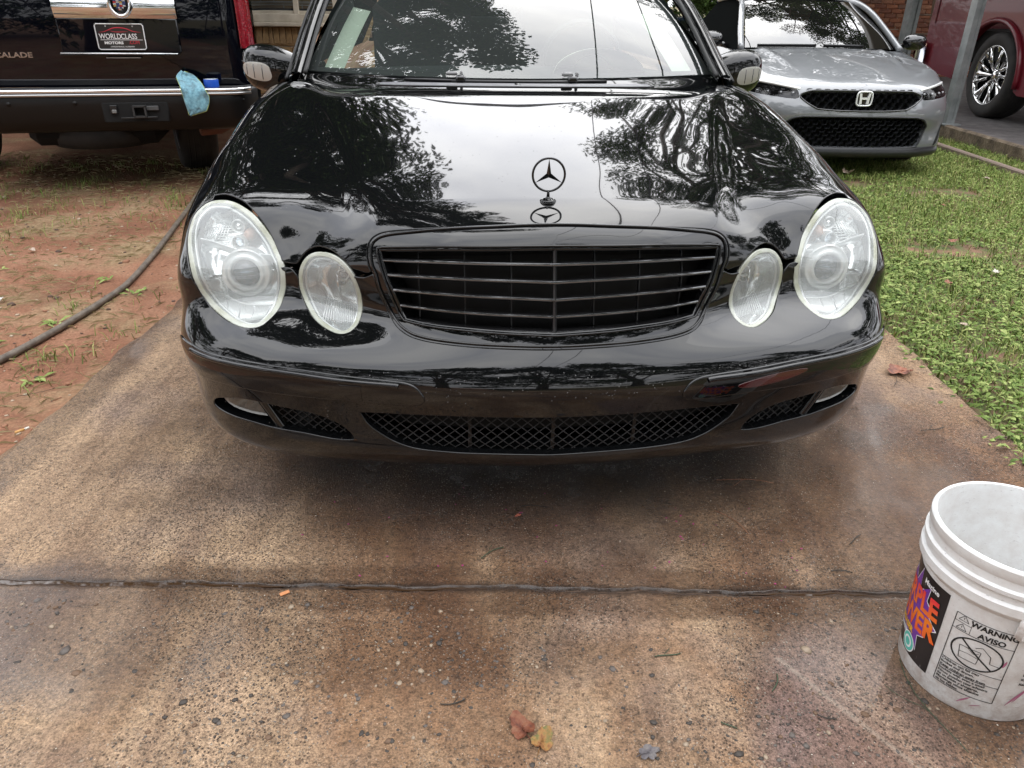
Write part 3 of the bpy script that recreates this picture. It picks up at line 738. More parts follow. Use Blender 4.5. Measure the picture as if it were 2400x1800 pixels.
# ------------------------------------------------------------------ black saloon: skin coefficients (distance by direction) and outline curves (metres, car frame)
SK_COEF = """-9.9475 -8.9505 -7.9995 -7.0945 -6.2355 -5.4226 -4.6558 -3.9351 -3.2604 -2.6319 -2.0495 -1.5132 -1.0232 -.5793 -.1817 .1697 .4746 .7331 .9450 1.1103 1.2291 1.3047 1.3425 1.3506 1.3393 1.3224 1.3021 1.2794 1.2553 1.2305 1.2054 1.1807 1.1569 1.1344 1.1137 1.0953 1.0796 1.0670 1.0579 1.0527 1.0515 1.0548 1.0628 1.0757 1.0937 1.1169 1.1455 1.1796 1.2192 1.2643 1.3149 1.3709 1.4322 1.4985 1.5697 1.6456 1.7259 1.8104 1.8990 1.9914 2.0876;-9.5725 -8.5989 -7.6713 -6.7896 -5.9539 -5.1642 -4.4206 -3.7231 -3.0716 -2.4661 -1.9067 -1.3934 -.9259 -.5044 -.1288 .2011 .4852 .7237 .9167 1.0648 1.1686 1.2329 1.2634 1.2678 1.2559 1.2394 1.2201 1.1991 1.1772 1.1551 1.1333 1.1124 1.0927 1.0749 1.0593 1.0463 1.0363 1.0295 1.0262 1.0267 1.0312 1.0398 1.0529 1.0706 1.0931 1.1205 1.1530 1.1907 1.2336 1.2817 1.3347 1.3926 1.4551 1.5220 1.5931 1.6680 1.7467 1.8290 1.9146 2.0037 2.0960;-9.1872 -8.2373 -7.3332 -6.4749 -5.6624 -4.8959 -4.1754 -3.5008 -2.8723 -2.2898 -1.7533 -1.2627 -.8179 -.4187 -.0651 .2431 .5062 .7245 .8985 1.0289 1.1172 1.1694 1.1921 1.1929 1.1803 1.1644 1.1466 1.1277 1.1084 1.0893 1.0708 1.0536 1.0380 1.0246 1.0138 1.0059 1.0012 .9997 1.0017 1.0072 1.0164 1.0294 1.0465 1.0679 1.0939 1.1246 1.1601 1.2006 1.2460 1.2960 1.3505 1.4093 1.4720 1.5383 1.6081 1.6811 1.7571 1.8361 1.9181 2.0029 2.0907;-8.7916 -7.8657 -6.9853 -6.1505 -5.3613 -4.6178 -3.9202 -3.2685 -2.6627 -2.1029 -1.5891 -1.1211 -.6988 -.3221 .0094 .2960 .5379 .7358 .8902 1.0024 1.0745 1.1138 1.1280 1.1247 1.1118 1.0969 1.0812 1.0651 1.0490 1.0334 1.0185 1.0049 .9933 .9840 .9777 .9745 .9746 .9780 .9846 .9943 1.0072 1.0235 1.0434 1.0675 1.0959 1.1290 1.1668 1.2093 1.2563 1.3075 1.3625 1.4210 1.4827 1.5473 1.6145 1.6843 1.7565 1.8313 1.9087 1.9886 2.0712;-8.3851 -7.4840 -6.6278 -5.8168 -5.0510 -4.3306 -3.6556 -3.0264 -2.4431 -1.9057 -1.4142 -.9687 -.5688 -.2144 .0950 .3597 .5803 .7574 .8920 .9854 1.0404 1.0658 1.0706 1.0629 1.0496 1.0364 1.0237 1.0114 .9995 .9881 .9774 .9677 .9597 .9542 .9517 .9527 .9572 .9649 .9753 .9882 1.0036 1.0218 1.0434 1.0691 1.0991 1.1339 1.1733 1.2171 1.2649 1.3162 1.3705 1.4274 1.4865 1.5478 1.6111 1.6764 1.7439 1.8136 1.8857 1.9603 2.0373;-7.9673 -7.0918 -6.2608 -5.4742 -4.7321 -4.0349 -3.3826 -2.7757 -2.2143 -1.6988 -1.2292 -.8056 -.4279 -.0957 .1913 .4340 .6329 .7890 .9036 .9783 1.0162 1.0275 1.0225 1.0096 .9955 .9839 .9745 .9669 .9605 .9547 .9491 .9438 .9395 .9371 .9377 .9420 .9499 .9607 .9738 .9887 1.0052 1.0241 1.0464 1.0728 1.1039 1.1398 1.1802 1.2244 1.2717 1.3216 1.3734 1.4268 1.4817 1.5380 1.5960 1.6559 1.7178 1.7820 1.8486 1.9177 1.9894;-7.5373 -6.6890 -5.8841 -5.1229 -4.4054 -3.7319 -3.1025 -2.5177 -1.9780 -1.4836 -1.0351 -.6327 -.2765 .0337 .2983 .5183 .6947 .8292 .9236 .9803 1.0029 1.0028 .9897 .9719 .9555 .9438 .9367 .9335 .9331 .9340 .9349 .9350 .9348 .9355 .9385 .9444 .9535 .9655 .9797 .9952 1.0119 1.0308 1.0531 1.0798 1.1114 1.1476 1.1877 1.2306 1.2754 1.3215 1.3684 1.4162 1.4649 1.5151 1.5669 1.6208 1.6770 1.7358 1.7972 1.8614 1.9284;-7.0947 -6.2749 -5.4978 -4.7633 -4.0715 -3.4226 -2.8168 -2.2545 -1.7362 -1.2626 -.8342 -.4518 -.1160 .1732 .4157 .6123 .7647 .8754 .9481 .9875 .9991 .9947 .9803 .9600 .9392 .9250 .9181 .9174 .9215 .9285 .9361 .9420 .9464 .9503 .9550 .9610 .9693 .9805 .9944 1.0097 1.0262 1.0447 1.0661 1.0918 1.1221 1.1566 1.1939 1.2325 1.2716 1.3109 1.3504 1.3906 1.4322 1.4757 1.5215 1.5699 1.6211 1.6754 1.7326 1.7929 1.8562;-6.6392 -5.8497 -5.1017 -4.3954 -3.7308 -3.1078 -2.5268 -1.9880 -1.4918 -1.0389 -.6302 -.2667 .0506 .3207 .5426 .7166 .8435 .9267 .9730 .9934 .9994 1.0030 .9998 .9821 .9534 .9350 .9297 .9330 .9397 .9484 .9595 .9692 .9755 .9800 .9849 .9912 .9994 1.0095 1.0217 1.0354 1.0509 1.0677 1.0858 1.1068 1.1319 1.1607 1.1910 1.2213 1.2512 1.2811 1.3121 1.3448 1.3799 1.4180 1.4591 1.5035 1.5513 1.6023 1.6566 1.7142 1.7749;-6.1720 -5.4138 -4.6964 -4.0196 -3.3835 -2.7881 -2.2334 -1.7195 -1.2468 -.8157 -.4271 -.0820 .2180 .4713 .6759 .8305 .9343 .9895 1.0055 1.0049 1.0071 1.0209 1.0370 1.0305 .9920 .9697 .9760 .9945 1.0079 1.0147 1.0205 1.0243 1.0264 1.0291 1.0335 1.0396 1.0461 1.0530 1.0603 1.0679 1.0767 1.0859 1.0955 1.1069 1.1222 1.1415 1.1612 1.1807 1.2008 1.2228 1.2476 1.2757 1.3074 1.3427 1.3817 1.4241 1.4701 1.5194 1.5722 1.6282 1.6875;-5.6955 -4.9694 -4.2832 -3.6370 -3.0306 -2.4640 -1.9371 -1.4498 -1.0022 -.5947 -.2277 .0978 .3803 .6179 .8081 .9482 1.0367 1.0763 1.0819 1.0722 1.0563 1.0450 1.0470 1.0442 1.0348 1.0327 1.0514 1.0685 1.0748 1.0757 1.0740 1.0692 1.0609 1.0501 1.0376 1.0255 1.0145 1.0067 1.0016 .9992 1.0009 1.0060 1.0152 1.0282 1.0440 1.0615 1.0773 1.0934 1.1118 1.1334 1.1584 1.1870 1.2190 1.2545 1.2935 1.3358 1.3815 1.4304 1.4827 1.5381 1.5968;-5.2142 -4.5202 -3.8656 -3.2503 -2.6741 -2.1371 -1.6389 -1.1795 -.7587 -.3766 -.0334 .2704 .5336 .7546 .9305 1.0575 1.1295 1.1499 1.1479 1.1394 1.1413 1.1588 1.1470 1.1283 1.1359 1.1373 1.1366 1.1243 1.1041 1.0753 1.0398 1.0030 .9678 .9374 .9130 .8946 .8809 .8719 .8661 .8637 .8647 .8690 .8769 .8885 .9045 .9248 .9479 .9729 .9993 1.0271 1.0567 1.0886 1.1230 1.1603 1.2005 1.2438 1.2900 1.3394 1.3918 1.4473 1.5059;-4.7348 -4.0725 -3.4490 -2.8644 -2.3184 -1.8110 -1.3420 -.9111 -.5181 -.1629 .1545 .4337 .6737 .8722 1.0245 1.1214 1.1527 1.1523 1.1592 1.1714 1.1972 1.1933 1.1508 1.2026 1.1860 1.1546 1.1286 1.0883 1.0338 .9779 .9321 .8987 .8740 .8545 .8386 .8254 .8147 .8066 .8009 .7978 .7973 .7992 .8036 .8105 .8203 .8338 .8516 .8735 .8990 .9275 .9588 .9926 1.0289 1.0678 1.1092 1.1535 1.2005 1.2504 1.3031 1.3589 1.4176;-4.2660 -3.6345 -3.0415 -2.4870 -1.9708 -1.4928 -1.0528 -.6507 -.2863 .0405 .3293 .5794 .7890 .9544 1.0688 1.1215 1.1267 1.1373 1.1547 1.1735 1.1835 1.0874 1.0390 1.0830 1.0283 1.0268 1.0258 .9928 .9448 .9027 .8707 .8447 .8214 .8006 .7828 .7682 .7567 .7480 .7418 .7382 .7371 .7385 .7423 .7486 .7574 .7688 .7830 .8006 .8220 .8473 .8765 .9091 .9450 .9838 1.0254 1.0698 1.1170 1.1671 1.2200 1.2758 1.3345;-3.8183 -3.2165 -2.6531 -2.1279 -1.6410 -1.1921 -.7813 -.4086 -.0740 .2220 .4786 .6944 .8671 .9933 1.0688 1.0930 1.1005 1.1148 1.1307 1.1496 1.0796 .9668 .9776 1.0004 .9884 .9917 .9757 .9375 .8926 .8533 .8213 .7942 .7707 .7506 .7341 .7206 .7100 .7018 .6959 .6922 .6908 .6916 .6945 .6998 .7075 .7176 .7302 .7456 .7642 .7864 .8124 .8422 .8758 .9128 .9532 .9966 1.0431 1.0926 1.1450 1.2004 1.2587;-3.4033 -2.8300 -2.2951 -1.7986 -1.3405 -.9207 -.5394 -.1968 .1066 .3701 .5925 .7726 .9093 1.0020 1.0518 1.0677 1.0757 1.0879 1.1044 1.0933 .9755 .9514 .9970 .9974 .9801 .9597 .9272 .8862 .8447 .8085 .7784 .7530 .7313 .7130 .6977 .6851 .6749 .6669 .6611 .6574 .6557 .6561 .6585 .6629 .6696 .6785 .6899 .7037 .7204 .7403 .7636 .7907 .8216 .8561 .8943 .9359 .9808 1.0289 1.0802 1.1346 1.1921;-3.0333 -2.4869 -1.9792 -1.5103 -1.0803 -.6891 -.3371 -.0247 .2478 .4795 .6701 .8193 .9280 .9987 1.0361 1.0469 1.0518 1.0653 1.0752 1.0228 .9296 .9627 .9877 1.0020 .9840 .9392 .8906 .8464 .8076 .7743 .7461 .7220 .7013 .6838 .6690 .6568 .6469 .6392 .6335 .6299 .6282 .6285 .6306 .6346 .6406 .6487 .6591 .6718 .6871 .7053 .7268 .7518 .7803 .8126 .8484 .8879 .9308 .9771 1.0268 1.0797 1.1359;-2.7203 -2.1983 -1.7157 -1.2725 -.8687 -.5045 -.1800 .1045 .3490 .5535 .7184 .8449 .9355 .9942 1.0245 1.0295 1.0345 1.0473 1.0402 .9763 .9518 1.0043 .9866 .9850 .9655 .9083 .8558 .8142 .7791 .7481 .7211 .6979 .6781 .6612 .6470 .6353 .6257 .6183 .6128 .6093 .6075 .6076 .6095 .6132 .6189 .6264 .6361 .6480 .6623 .6794 .6995 .7230 .7499 .7803 .8142 .8517 .8926 .9370 .9849 1.0362 1.0909;-2.4751 -1.9738 -1.5125 -1.0913 -.7102 -.3691 -.0679 .1935 .4157 .5996 .7467 .8589 .9393 .9918 1.0158 1.0170 1.0231 1.0315 1.0110 .9599 .9599 .9900 .9862 .9951 .9420 .8808 .8327 .7936 .7593 .7290 .7027 .6802 .6611 .6449 .6312 .6198 .6106 .6033 .5980 .5946 .5928 .5928 .5945 .5980 .6033 .6106 .6198 .6311 .6448 .6610 .6802 .7026 .7284 .7575 .7900 .8259 .8652 .9081 .9543 1.0041 1.0572;-2.3064 -1.8204 -1.3750 -.9700 -.6056 -.2815 .0028 .2479 .4551 .6258 .7621 .8664 .9416 .9906 1.0095 1.0092 1.0156 1.0186 .9936 .9575 .9604 .9740 .9674 .9706 .9182 .8642 .8191 .7799 .7456 .7159 .6905 .6688 .6502 .6343 .6209 .6097 .6006 .5936 .5883 .5849 .5832 .5831 .5847 .5881 .5933 .6003 .6092 .6202 .6335 .6492 .6678 .6895 .7145 .7428 .7744 .8093 .8476 .8893 .9344 .9830 1.0350;-2.2205 -1.7426 -1.3056 -.9094 -.5539 -.2388 .0367 .2735 .4731 .6375 .7690 .8700 .9430 .9900 1.0061 1.0053 1.0116 1.0121 .9871 .9511 .9497 .9643 .9612 .9693 .9118 .8567 .8114 .7724 .7385 .7095 .6845 .6631 .6447 .6289 .6157 .6047 .5957 .5887 .5835 .5801 .5784 .5783 .5800 .5833 .5883 .5952 .6040 .6149 .6279 .6435 .6617 .6831 .7078 .7356 .7668 .8012 .8390 .8801 .9247 .9726 1.0240;-2.2204 -1.7426 -1.3056 -.9094 -.5539 -.2388 .0367 .2735 .4731 .6375 .7690 .8700 .9430 .9900 1.0061 1.0053 1.0116 1.0121 .9871 .9511 .9497 .9643 .9612 .9693 .9118 .8567 .8114 .7724 .7385 .7095 .6845 .6631 .6447 .6289 .6157 .6047 .5957 .5887 .5835 .5801 .5784 .5783 .5800 .5833 .5883 .5952 .6040 .6149 .6279 .6435 .6617 .6831 .7078 .7356 .7668 .8012 .8390 .8802 .9247 .9726 1.0240;-2.3060 -1.8202 -1.3748 -.9700 -.6056 -.2815 .0027 .2479 .4550 .6258 .7621 .8664 .9416 .9906 1.0095 1.0092 1.0156 1.0186 .9936 .9575 .9604 .9740 .9674 .9706 .9182 .8642 .8191 .7799 .7456 .7159 .6905 .6688 .6502 .6343 .6209 .6097 .6006 .5936 .5883 .5849 .5832 .5831 .5847 .5881 .5933 .6003 .6092 .6202 .6335 .6492 .6678 .6895 .7145 .7428 .7744 .8094 .8477 .8894 .9345 .9831 1.0351;-2.4740 -1.9731 -1.5121 -1.0911 -.7101 -.3691 -.0680 .1934 .4157 .5996 .7467 .8589 .9393 .9918 1.0158 1.0170 1.0231 1.0315 1.0110 .9599 .9599 .9900 .9862 .9951 .9420 .8808 .8327 .7936 .7593 .7290 .7027 .6802 .6611 .6449 .6312 .6198 .6106 .6033 .5980 .5946 .5928 .5928 .5945 .5980 .6033 .6106 .6198 .6311 .6448 .6610 .6802 .7026 .7284 .7575 .7900 .8259 .8653 .9081 .9544 1.0042 1.0574;-2.7181 -2.1966 -1.7145 -1.2717 -.8682 -.5042 -.1799 .1046 .3490 .5535 .7184 .8449 .9355 .9942 1.0245 1.0295 1.0345 1.0473 1.0402 .9763 .9518 1.0043 .9866 .9850 .9655 .9083 .8558 .8142 .7791 .7481 .7211 .6979 .6781 .6612 .6470 .6353 .6257 .6183 .6128 .6093 .6075 .6076 .6095 .6132 .6189 .6264 .6361 .6480 .6623 .6794 .6995 .7230 .7499 .7803 .8142 .8517 .8927 .9371 .9850 1.0363 1.0910;-3.0290 -2.4835 -1.9767 -1.5085 -1.0790 -.6883 -.3367 -.0244 .2479 .4796 .6701 .8193 .9280 .9987 1.0361 1.0469 1.0518 1.0653 1.0752 1.0228 .9296 .9627 .9877 1.0020 .9840 .9392 .8906 .8464 .8076 .7743 .7461 .7220 .7013 .6838 .6690 .6568 .6469 .6392 .6335 .6299 .6282 .6285 .6306 .6346 .6406 .6487 .6591 .6718 .6871 .7053 .7268 .7518 .7803 .8126 .8485 .8879 .9308 .9772 1.0268 1.0797 1.1359;-3.3958 -2.8240 -2.2904 -1.7951 -1.3379 -.9189 -.5382 -.1960 .1071 .3703 .5926 .7727 .9093 1.0020 1.0519 1.0677 1.0757 1.0879 1.1044 1.0933 .9755 .9514 .9970 .9974 .9801 .9597 .9272 .8862 .8447 .8085 .7784 .7530 .7313 .7130 .6977 .6851 .6749 .6669 .6611 .6574 .6557 .6561 .6585 .6629 .6696 .6785 .6899 .7037 .7204 .7403 .7636 .7907 .8216 .8562 .8943 .9359 .9808 1.0289 1.0801 1.1344 1.1919;-3.8061 -3.2065 -2.6451 -2.1216 -1.6362 -1.1886 -.7788 -.4069 -.0729 .2226 .4789 .6945 .8671 .9933 1.0688 1.0931 1.1005 1.1148 1.1307 1.1496 1.0796 .9668 .9776 1.0004 .9884 .9917 .9757 .9375 .8926 .8533 .8213 .7942 .7707 .7506 .7341 .7206 .7100 .7018 .6959 .6922 .6908 .6916 .6945 .6998 .7075 .7176 .7302 .7456 .7642 .7864 .8124 .8422 .8758 .9128 .9531 .9965 1.0429 1.0922 1.1445 1.1998 1.2579;-4.2475 -3.6190 -3.0287 -2.4767 -1.9626 -1.4865 -1.0482 -.6474 -.2841 .0418 .3300 .5797 .7891 .9544 1.0688 1.1215 1.1267 1.1373 1.1547 1.1735 1.1835 1.0874 1.0390 1.0830 1.0283 1.0268 1.0258 .9928 .9448 .9027 .8707 .8447 .8214 .8006 .7828 .7682 .7567 .7480 .7418 .7382 .7371 .7385 .7423 .7487 .7574 .7688 .7830 .8006 .8220 .8473 .8765 .9091 .9449 .9836 1.0251 1.0694 1.1164 1.1663 1.2189 1.2744 1.3329;-4.7077 -4.0495 -3.4297 -2.8485 -2.3055 -1.8008 -1.3341 -.9052 -.5139 -.1601 .1562 .4346 .6741 .8723 1.0245 1.1214 1.1527 1.1523 1.1592 1.1714 1.1972 1.1933 1.1508 1.2026 1.1860 1.1546 1.1286 1.0883 1.0338 .9779 .9321 .8987 .8740 .8545 .8386 .8254 .8147 .8066 .8009 .7978 .7973 .7992 .8036 .8105 .8203 .8338 .8516 .8735 .8990 .9275 .9587 .9924 1.0286 1.0673 1.1085 1.1525 1.1992 1.2488 1.3012 1.3565 1.4148;-5.1762 -4.4875 -3.8377 -3.2268 -2.6547 -2.1213 -1.6264 -1.1698 -.7515 -.3715 -.0299 .2725 .5348 .7551 .9307 1.0575 1.1295 1.1499 1.1479 1.1394 1.1413 1.1588 1.1470 1.1283 1.1359 1.1373 1.1366 1.1243 1.1041 1.0753 1.0398 1.0030 .9678 .9374 .9130 .8946 .8809 .8719 .8661 .8637 .8647 .8690 .8769 .8885 .9045 .9248 .9479 .9729 .9992 1.0269 1.0564 1.0881 1.1223 1.1593 1.1992 1.2420 1.2879 1.3367 1.3886 1.4435 1.5015;-5.6438 -4.9243 -4.2443 -3.6037 -3.0026 -2.4407 -1.9181 -1.4347 -.9905 -.5859 -.2214 .1020 .3829 .6194 .8087 .9483 1.0366 1.0762 1.0819 1.0722 1.0563 1.0450 1.0470 1.0442 1.0348 1.0327 1.0514 1.0685 1.0748 1.0757 1.0740 1.0693 1.0609 1.0501 1.0376 1.0255 1.0145 1.0067 1.0016 .9992 1.0009 1.0060 1.0152 1.0282 1.0440 1.0615 1.0773 1.0934 1.1116 1.1330 1.1578 1.1860 1.2177 1.2527 1.2912 1.3329 1.3780 1.4263 1.4778 1.5325 1.5903;-6.1037 -5.3535 -4.6437 -3.9740 -3.3444 -2.7551 -2.2059 -1.6971 -1.2288 -.8017 -.4166 -.0745 .2231 .4744 .6777 .8312 .9345 .9894 1.0055 1.0050 1.0072 1.0209 1.0370 1.0305 .9920 .9697 .9760 .9945 1.0079 1.0147 1.0205 1.0243 1.0264 1.0291 1.0335 1.0396 1.0461 1.0530 1.0603 1.0679 1.0767 1.0859 1.0955 1.1069 1.1222 1.1414 1.1611 1.1803 1.2002 1.2219 1.2463 1.2740 1.3051 1.3398 1.3781 1.4198 1.4649 1.5134 1.5652 1.6202 1.6785;-6.5510 -5.7711 -5.0323 -4.3346 -3.6780 -3.0626 -2.4885 -1.9560 -1.4657 -1.0180 -.6139 -.2544 .0594 .3266 .5463 .7185 .8442 .9267 .9726 .9929 .9990 1.0026 .9994 .9818 .9532 .9349 .9296 .9330 .9398 .9485 .9595 .9692 .9756 .9800 .9849 .9912 .9994 1.0095 1.0217 1.0354 1.0509 1.0677 1.0859 1.1068 1.1318 1.1605 1.1906 1.2206 1.2501 1.2796 1.3099 1.3420 1.3764 1.4137 1.4539 1.4974 1.5441 1.5940 1.6471 1.7034 1.7628;-6.9831 -6.1748 -5.4085 -4.6843 -4.0022 -3.3624 -2.7651 -2.2107 -1.6998 -1.2328 -.8104 -.4334 -.1021 .1830 .4221 .6160 .7663 .8754 .9471 .9860 .9974 .9931 .9789 .9588 .9382 .9243 .9176 .9171 .9214 .9285 .9362 .9422 .9465 .9504 .9550 .9610 .9693 .9806 .9944 1.0097 1.0262 1.0447 1.0661 1.0917 1.1219 1.1561 1.1931 1.2313 1.2699 1.3085 1.3473 1.3867 1.4273 1.4698 1.5144 1.5616 1.6116 1.6644 1.7201 1.7788 1.8405;-7.3990 -6.5639 -5.7717 -5.0226 -4.3166 -3.6539 -3.0348 -2.4597 -1.9288 -1.4428 -1.0018 -.6063 -.2563 .0484 .3084 .5243 .6975 .8294 .9219 .9775 .9995 .9992 .9862 .9688 .9529 .9417 .9350 .9323 .9322 .9335 .9346 .9349 .9348 .9356 .9385 .9445 .9536 .9655 .9797 .9951 1.0118 1.0307 1.0529 1.0796 1.1110 1.1469 1.1865 1.2289 1.2731 1.3183 1.3643 1.4110 1.4586 1.5074 1.5578 1.6102 1.6648 1.7219 1.7815 1.8438 1.9088;-7.7984 -6.9383 -6.1218 -5.3493 -4.6207 -3.9362 -3.2961 -2.7007 -2.1501 -1.6447 -1.1845 -.7696 -.3998 -.0748 .2059 .4430 .6372 .7895 .9010 .9736 1.0100 1.0208 1.0157 1.0033 .9900 .9791 .9704 .9636 .9579 .9527 .9476 .9428 .9389 .9368 .9377 .9421 .9499 .9608 .9739 .9887 1.0053 1.0242 1.0463 1.0727 1.1036 1.1391 1.1789 1.2225 1.2690 1.3178 1.3685 1.4206 1.4740 1.5287 1.5850 1.6430 1.7029 1.7650 1.8294 1.8962 1.9655;-8.1821 -7.2983 -6.4589 -5.6640 -4.9137 -4.2081 -3.5474 -2.9318 -2.3613 -1.8361 -1.3561 -.9212 -.5313 -.1860 .1150 .3724 .5865 .7580 .8881 .9780 1.0305 1.0546 1.0590 1.0517 1.0395 1.0273 1.0157 1.0046 .9939 .9835 .9738 .9650 .9578 .9529 .9510 .9525 .9572 .9651 .9757 .9887 1.0041 1.0224 1.0440 1.0695 1.0993 1.1336 1.1724 1.2155 1.2622 1.3123 1.3652 1.4205 1.4778 1.5371 1.5982 1.6613 1.7263 1.7935 1.8630 1.9347 2.0089;-8.5508 -7.6444 -6.7830 -5.9665 -5.1950 -4.4686 -3.7874 -3.1514 -2.5608 -2.0154 -1.5153 -1.0603 -.6503 -.2849 .0361 .3130 .5463 .7365 .8845 .9914 1.0595 1.0964 1.1097 1.1068 1.0951 1.0818 1.0677 1.0532 1.0388 1.0248 1.0114 .9994 .9890 .9810 .9757 .9734 .9742 .9782 .9853 .9953 1.0085 1.0250 1.0450 1.0690 1.0972 1.1298 1.1670 1.2086 1.2544 1.3042 1.3575 1.4141 1.4736 1.5357 1.6003 1.6673 1.7366 1.8083 1.8824 1.9590 2.0382;-8.9049 -7.9768 -7.0939 -6.2562 -5.4638 -4.7167 -4.0150 -3.3586 -2.7477 -2.1820 -1.6617 -1.1866 -.7565 -.3713 -.0308 .2652 .5171 .7253 .8904 1.0133 1.0958 1.1441 1.1651 1.1661 1.1552 1.1412 1.1255 1.1089 1.0920 1.0751 1.0589 1.0438 1.0302 1.0187 1.0096 1.0032 .9998 .9995 1.0024 1.0087 1.0186 1.0321 1.0495 1.0710 1.0968 1.1271 1.1620 1.2016 1.2456 1.2941 1.3466 1.4031 1.4632 1.5267 1.5933 1.6629 1.7354 1.8106 1.8887 1.9695 2.0532;-9.2451 -8.2957 -7.3917 -6.5330 -5.7198 -4.9521 -4.2298 -3.5529 -2.9216 -2.3356 -1.7951 -1.2999 -.8500 -.4453 -.0857 .2291 .4990 .7245 .9058 1.0436 1.1392 1.1978 1.2256 1.2302 1.2202 1.2062 1.1897 1.1717 1.1528 1.1337 1.1149 1.0968 1.0799 1.0647 1.0516 1.0409 1.0330 1.0281 1.0266 1.0285 1.0342 1.0438 1.0576 1.0757 1.0982 1.1254 1.1574 1.1942 1.2357 1.2820 1.3329 1.3882 1.4478 1.5114 1.5787 1.6497 1.7241 1.8018 1.8828 1.9670 2.0545;-9.5715 -8.6011 -7.6761 -6.7967 -5.9627 -5.1743 -4.4314 -3.7341 -3.0824 -2.4762 -1.9156 -1.4005 -.9310 -.5070 -.1286 .2044 .4920 .7341 .9309 1.0828 1.1906 1.2586 1.2926 1.3004 1.2915 1.2776 1.2606 1.2414 1.2210 1.1998 1.1785 1.1575 1.1373 1.1183 1.1011 1.0860 1.0734 1.0637 1.0572 1.0542 1.0551 1.0601 1.0693 1.0831 1.1015 1.1248 1.1530 1.1863 1.2246 1.2679 1.3163 1.3696 1.4276 1.4902 1.5572 1.6284 1.7037 1.7829 1.8658 1.9524 2.0427;-9.8844 -8.8930 -7.9473 -7.0471 -6.1924 -5.3834 -4.6200 -3.9022 -3.2301 -2.6038 -2.0232 -1.4884 -.9995 -.5566 -.1596 .1913 .4960 .7544 .9663 1.1318 1.2510 1.3276 1.3672 1.3778 1.3697 1.3559 1.3384 1.3183 1.2963 1.2732 1.2495 1.2256 1.2020 1.1792 1.1577 1.1380 1.1206 1.1057 1.0940 1.0856 1.0811 1.0807 1.0846 1.0932 1.1067 1.1252 1.1488 1.1778 1.2120 1.2517 1.2967 1.3470 1.4026 1.4633 1.5290 1.5995 1.6746 1.7542 1.8382 1.9263 2.0186"""
T_lamp = [(-0.806,0.431,0.788),(-0.783,0.422,0.790),(-0.760,0.407,0.788),(-0.734,0.386,0.780),(-0.709,0.367,0.767),(-0.688,0.347,0.749),(-0.667,0.326,0.727),(-0.650,0.303,0.706),(-0.635,0.277,0.684),(-0.629,0.263,0.657),(-0.630,0.259,0.628),(-0.637,0.250,0.600),(-0.646,0.230,0.579),(-0.660,0.206,0.565),(-0.678,0.185,0.555),(-0.701,0.181,0.551),(-0.727,0.189,0.552),(-0.754,0.207,0.557),(-0.782,0.229,0.567),(-0.807,0.251,0.581),(-0.826,0.264,0.603),(-0.838,0.268,0.630),(-0.846,0.278,0.655),(-0.854,0.299,0.676),(-0.862,0.327,0.695),(-0.869,0.360,0.716),(-0.869,0.389,0.737),(-0.864,0.411,0.754),(-0.852,0.425,0.768),(-0.836,0.435,0.780),(-0.822,0.435,0.785)]
T_slamp = [(-0.540,0.247,0.708),(-0.513,0.228,0.710),(-0.489,0.208,0.704),(-0.468,0.192,0.688),(-0.454,0.186,0.664),(-0.446,0.186,0.636),(-0.443,0.188,0.605),(-0.446,0.178,0.579),(-0.454,0.157,0.564),(-0.469,0.140,0.554),(-0.489,0.137,0.551),(-0.512,0.149,0.554),(-0.537,0.172,0.561),(-0.561,0.204,0.573),(-0.580,0.235,0.591),(-0.591,0.250,0.617),(-0.592,0.253,0.645),(-0.587,0.255,0.668),(-0.575,0.257,0.689),(-0.560,0.256,0.701)]
T_hoodfront = [(-0.823,0.464,0.793),(-0.794,0.456,0.798),(-0.765,0.434,0.797),(-0.736,0.406,0.791),(-0.708,0.377,0.776),(-0.685,0.352,0.756),(-0.665,0.329,0.732),(-0.649,0.305,0.708),(-0.636,0.281,0.689),(-0.631,0.273,0.680),(-0.614,0.267,0.677),(-0.597,0.262,0.677),(-0.590,0.262,0.685),(-0.578,0.266,0.700),(-0.563,0.266,0.712),(-0.543,0.259,0.720),(-0.518,0.241,0.721),(-0.496,0.219,0.716),(-0.475,0.200,0.704),(-0.457,0.187,0.689),(-0.439,0.179,0.685),(-0.423,0.172,0.682),(-0.413,0.168,0.686)]
T_hoodgrille = [(-0.417,0.172,0.697),(-0.420,0.178,0.717),(-0.419,0.187,0.736),(-0.413,0.195,0.750),(-0.398,0.199,0.762),(-0.369,0.198,0.770),(-0.310,0.187,0.778),(-0.187,0.173,0.786),(-0.064,0.171,0.788),(-0.004,0.169,0.788)]
T_grillebottom = [(-0.409,0.166,0.678),(-0.399,0.161,0.639),(-0.376,0.151,0.585),(-0.346,0.109,0.561),(-0.295,0.081,0.549),(-0.193,0.055,0.543),(-0.070,0.041,0.540),(-0.010,0.039,0.539)]
T_grilleinner = [(-0.008,0.122,0.750),(-0.189,0.127,0.749),(-0.392,0.176,0.736),(-0.388,0.164,0.712),(-0.379,0.152,0.682),(-0.366,0.141,0.646),(-0.350,0.141,0.602),(-0.337,0.130,0.584),(-0.274,0.104,0.579),(-0.192,0.083,0.576),(-0.109,0.070,0.572),(-0.008,0.064,0.567)]
T_mesh = [(-0.450,0.040,0.395),(-0.362,0.024,0.397),(-0.196,0.002,0.397),(-0.010,-0.007,0.395),(-0.004,0.007,0.281),(-0.110,0.009,0.285),(-0.231,0.020,0.287),(-0.317,0.030,0.294),(-0.367,0.034,0.311),(-0.404,0.037,0.335),(-0.432,0.040,0.361)]
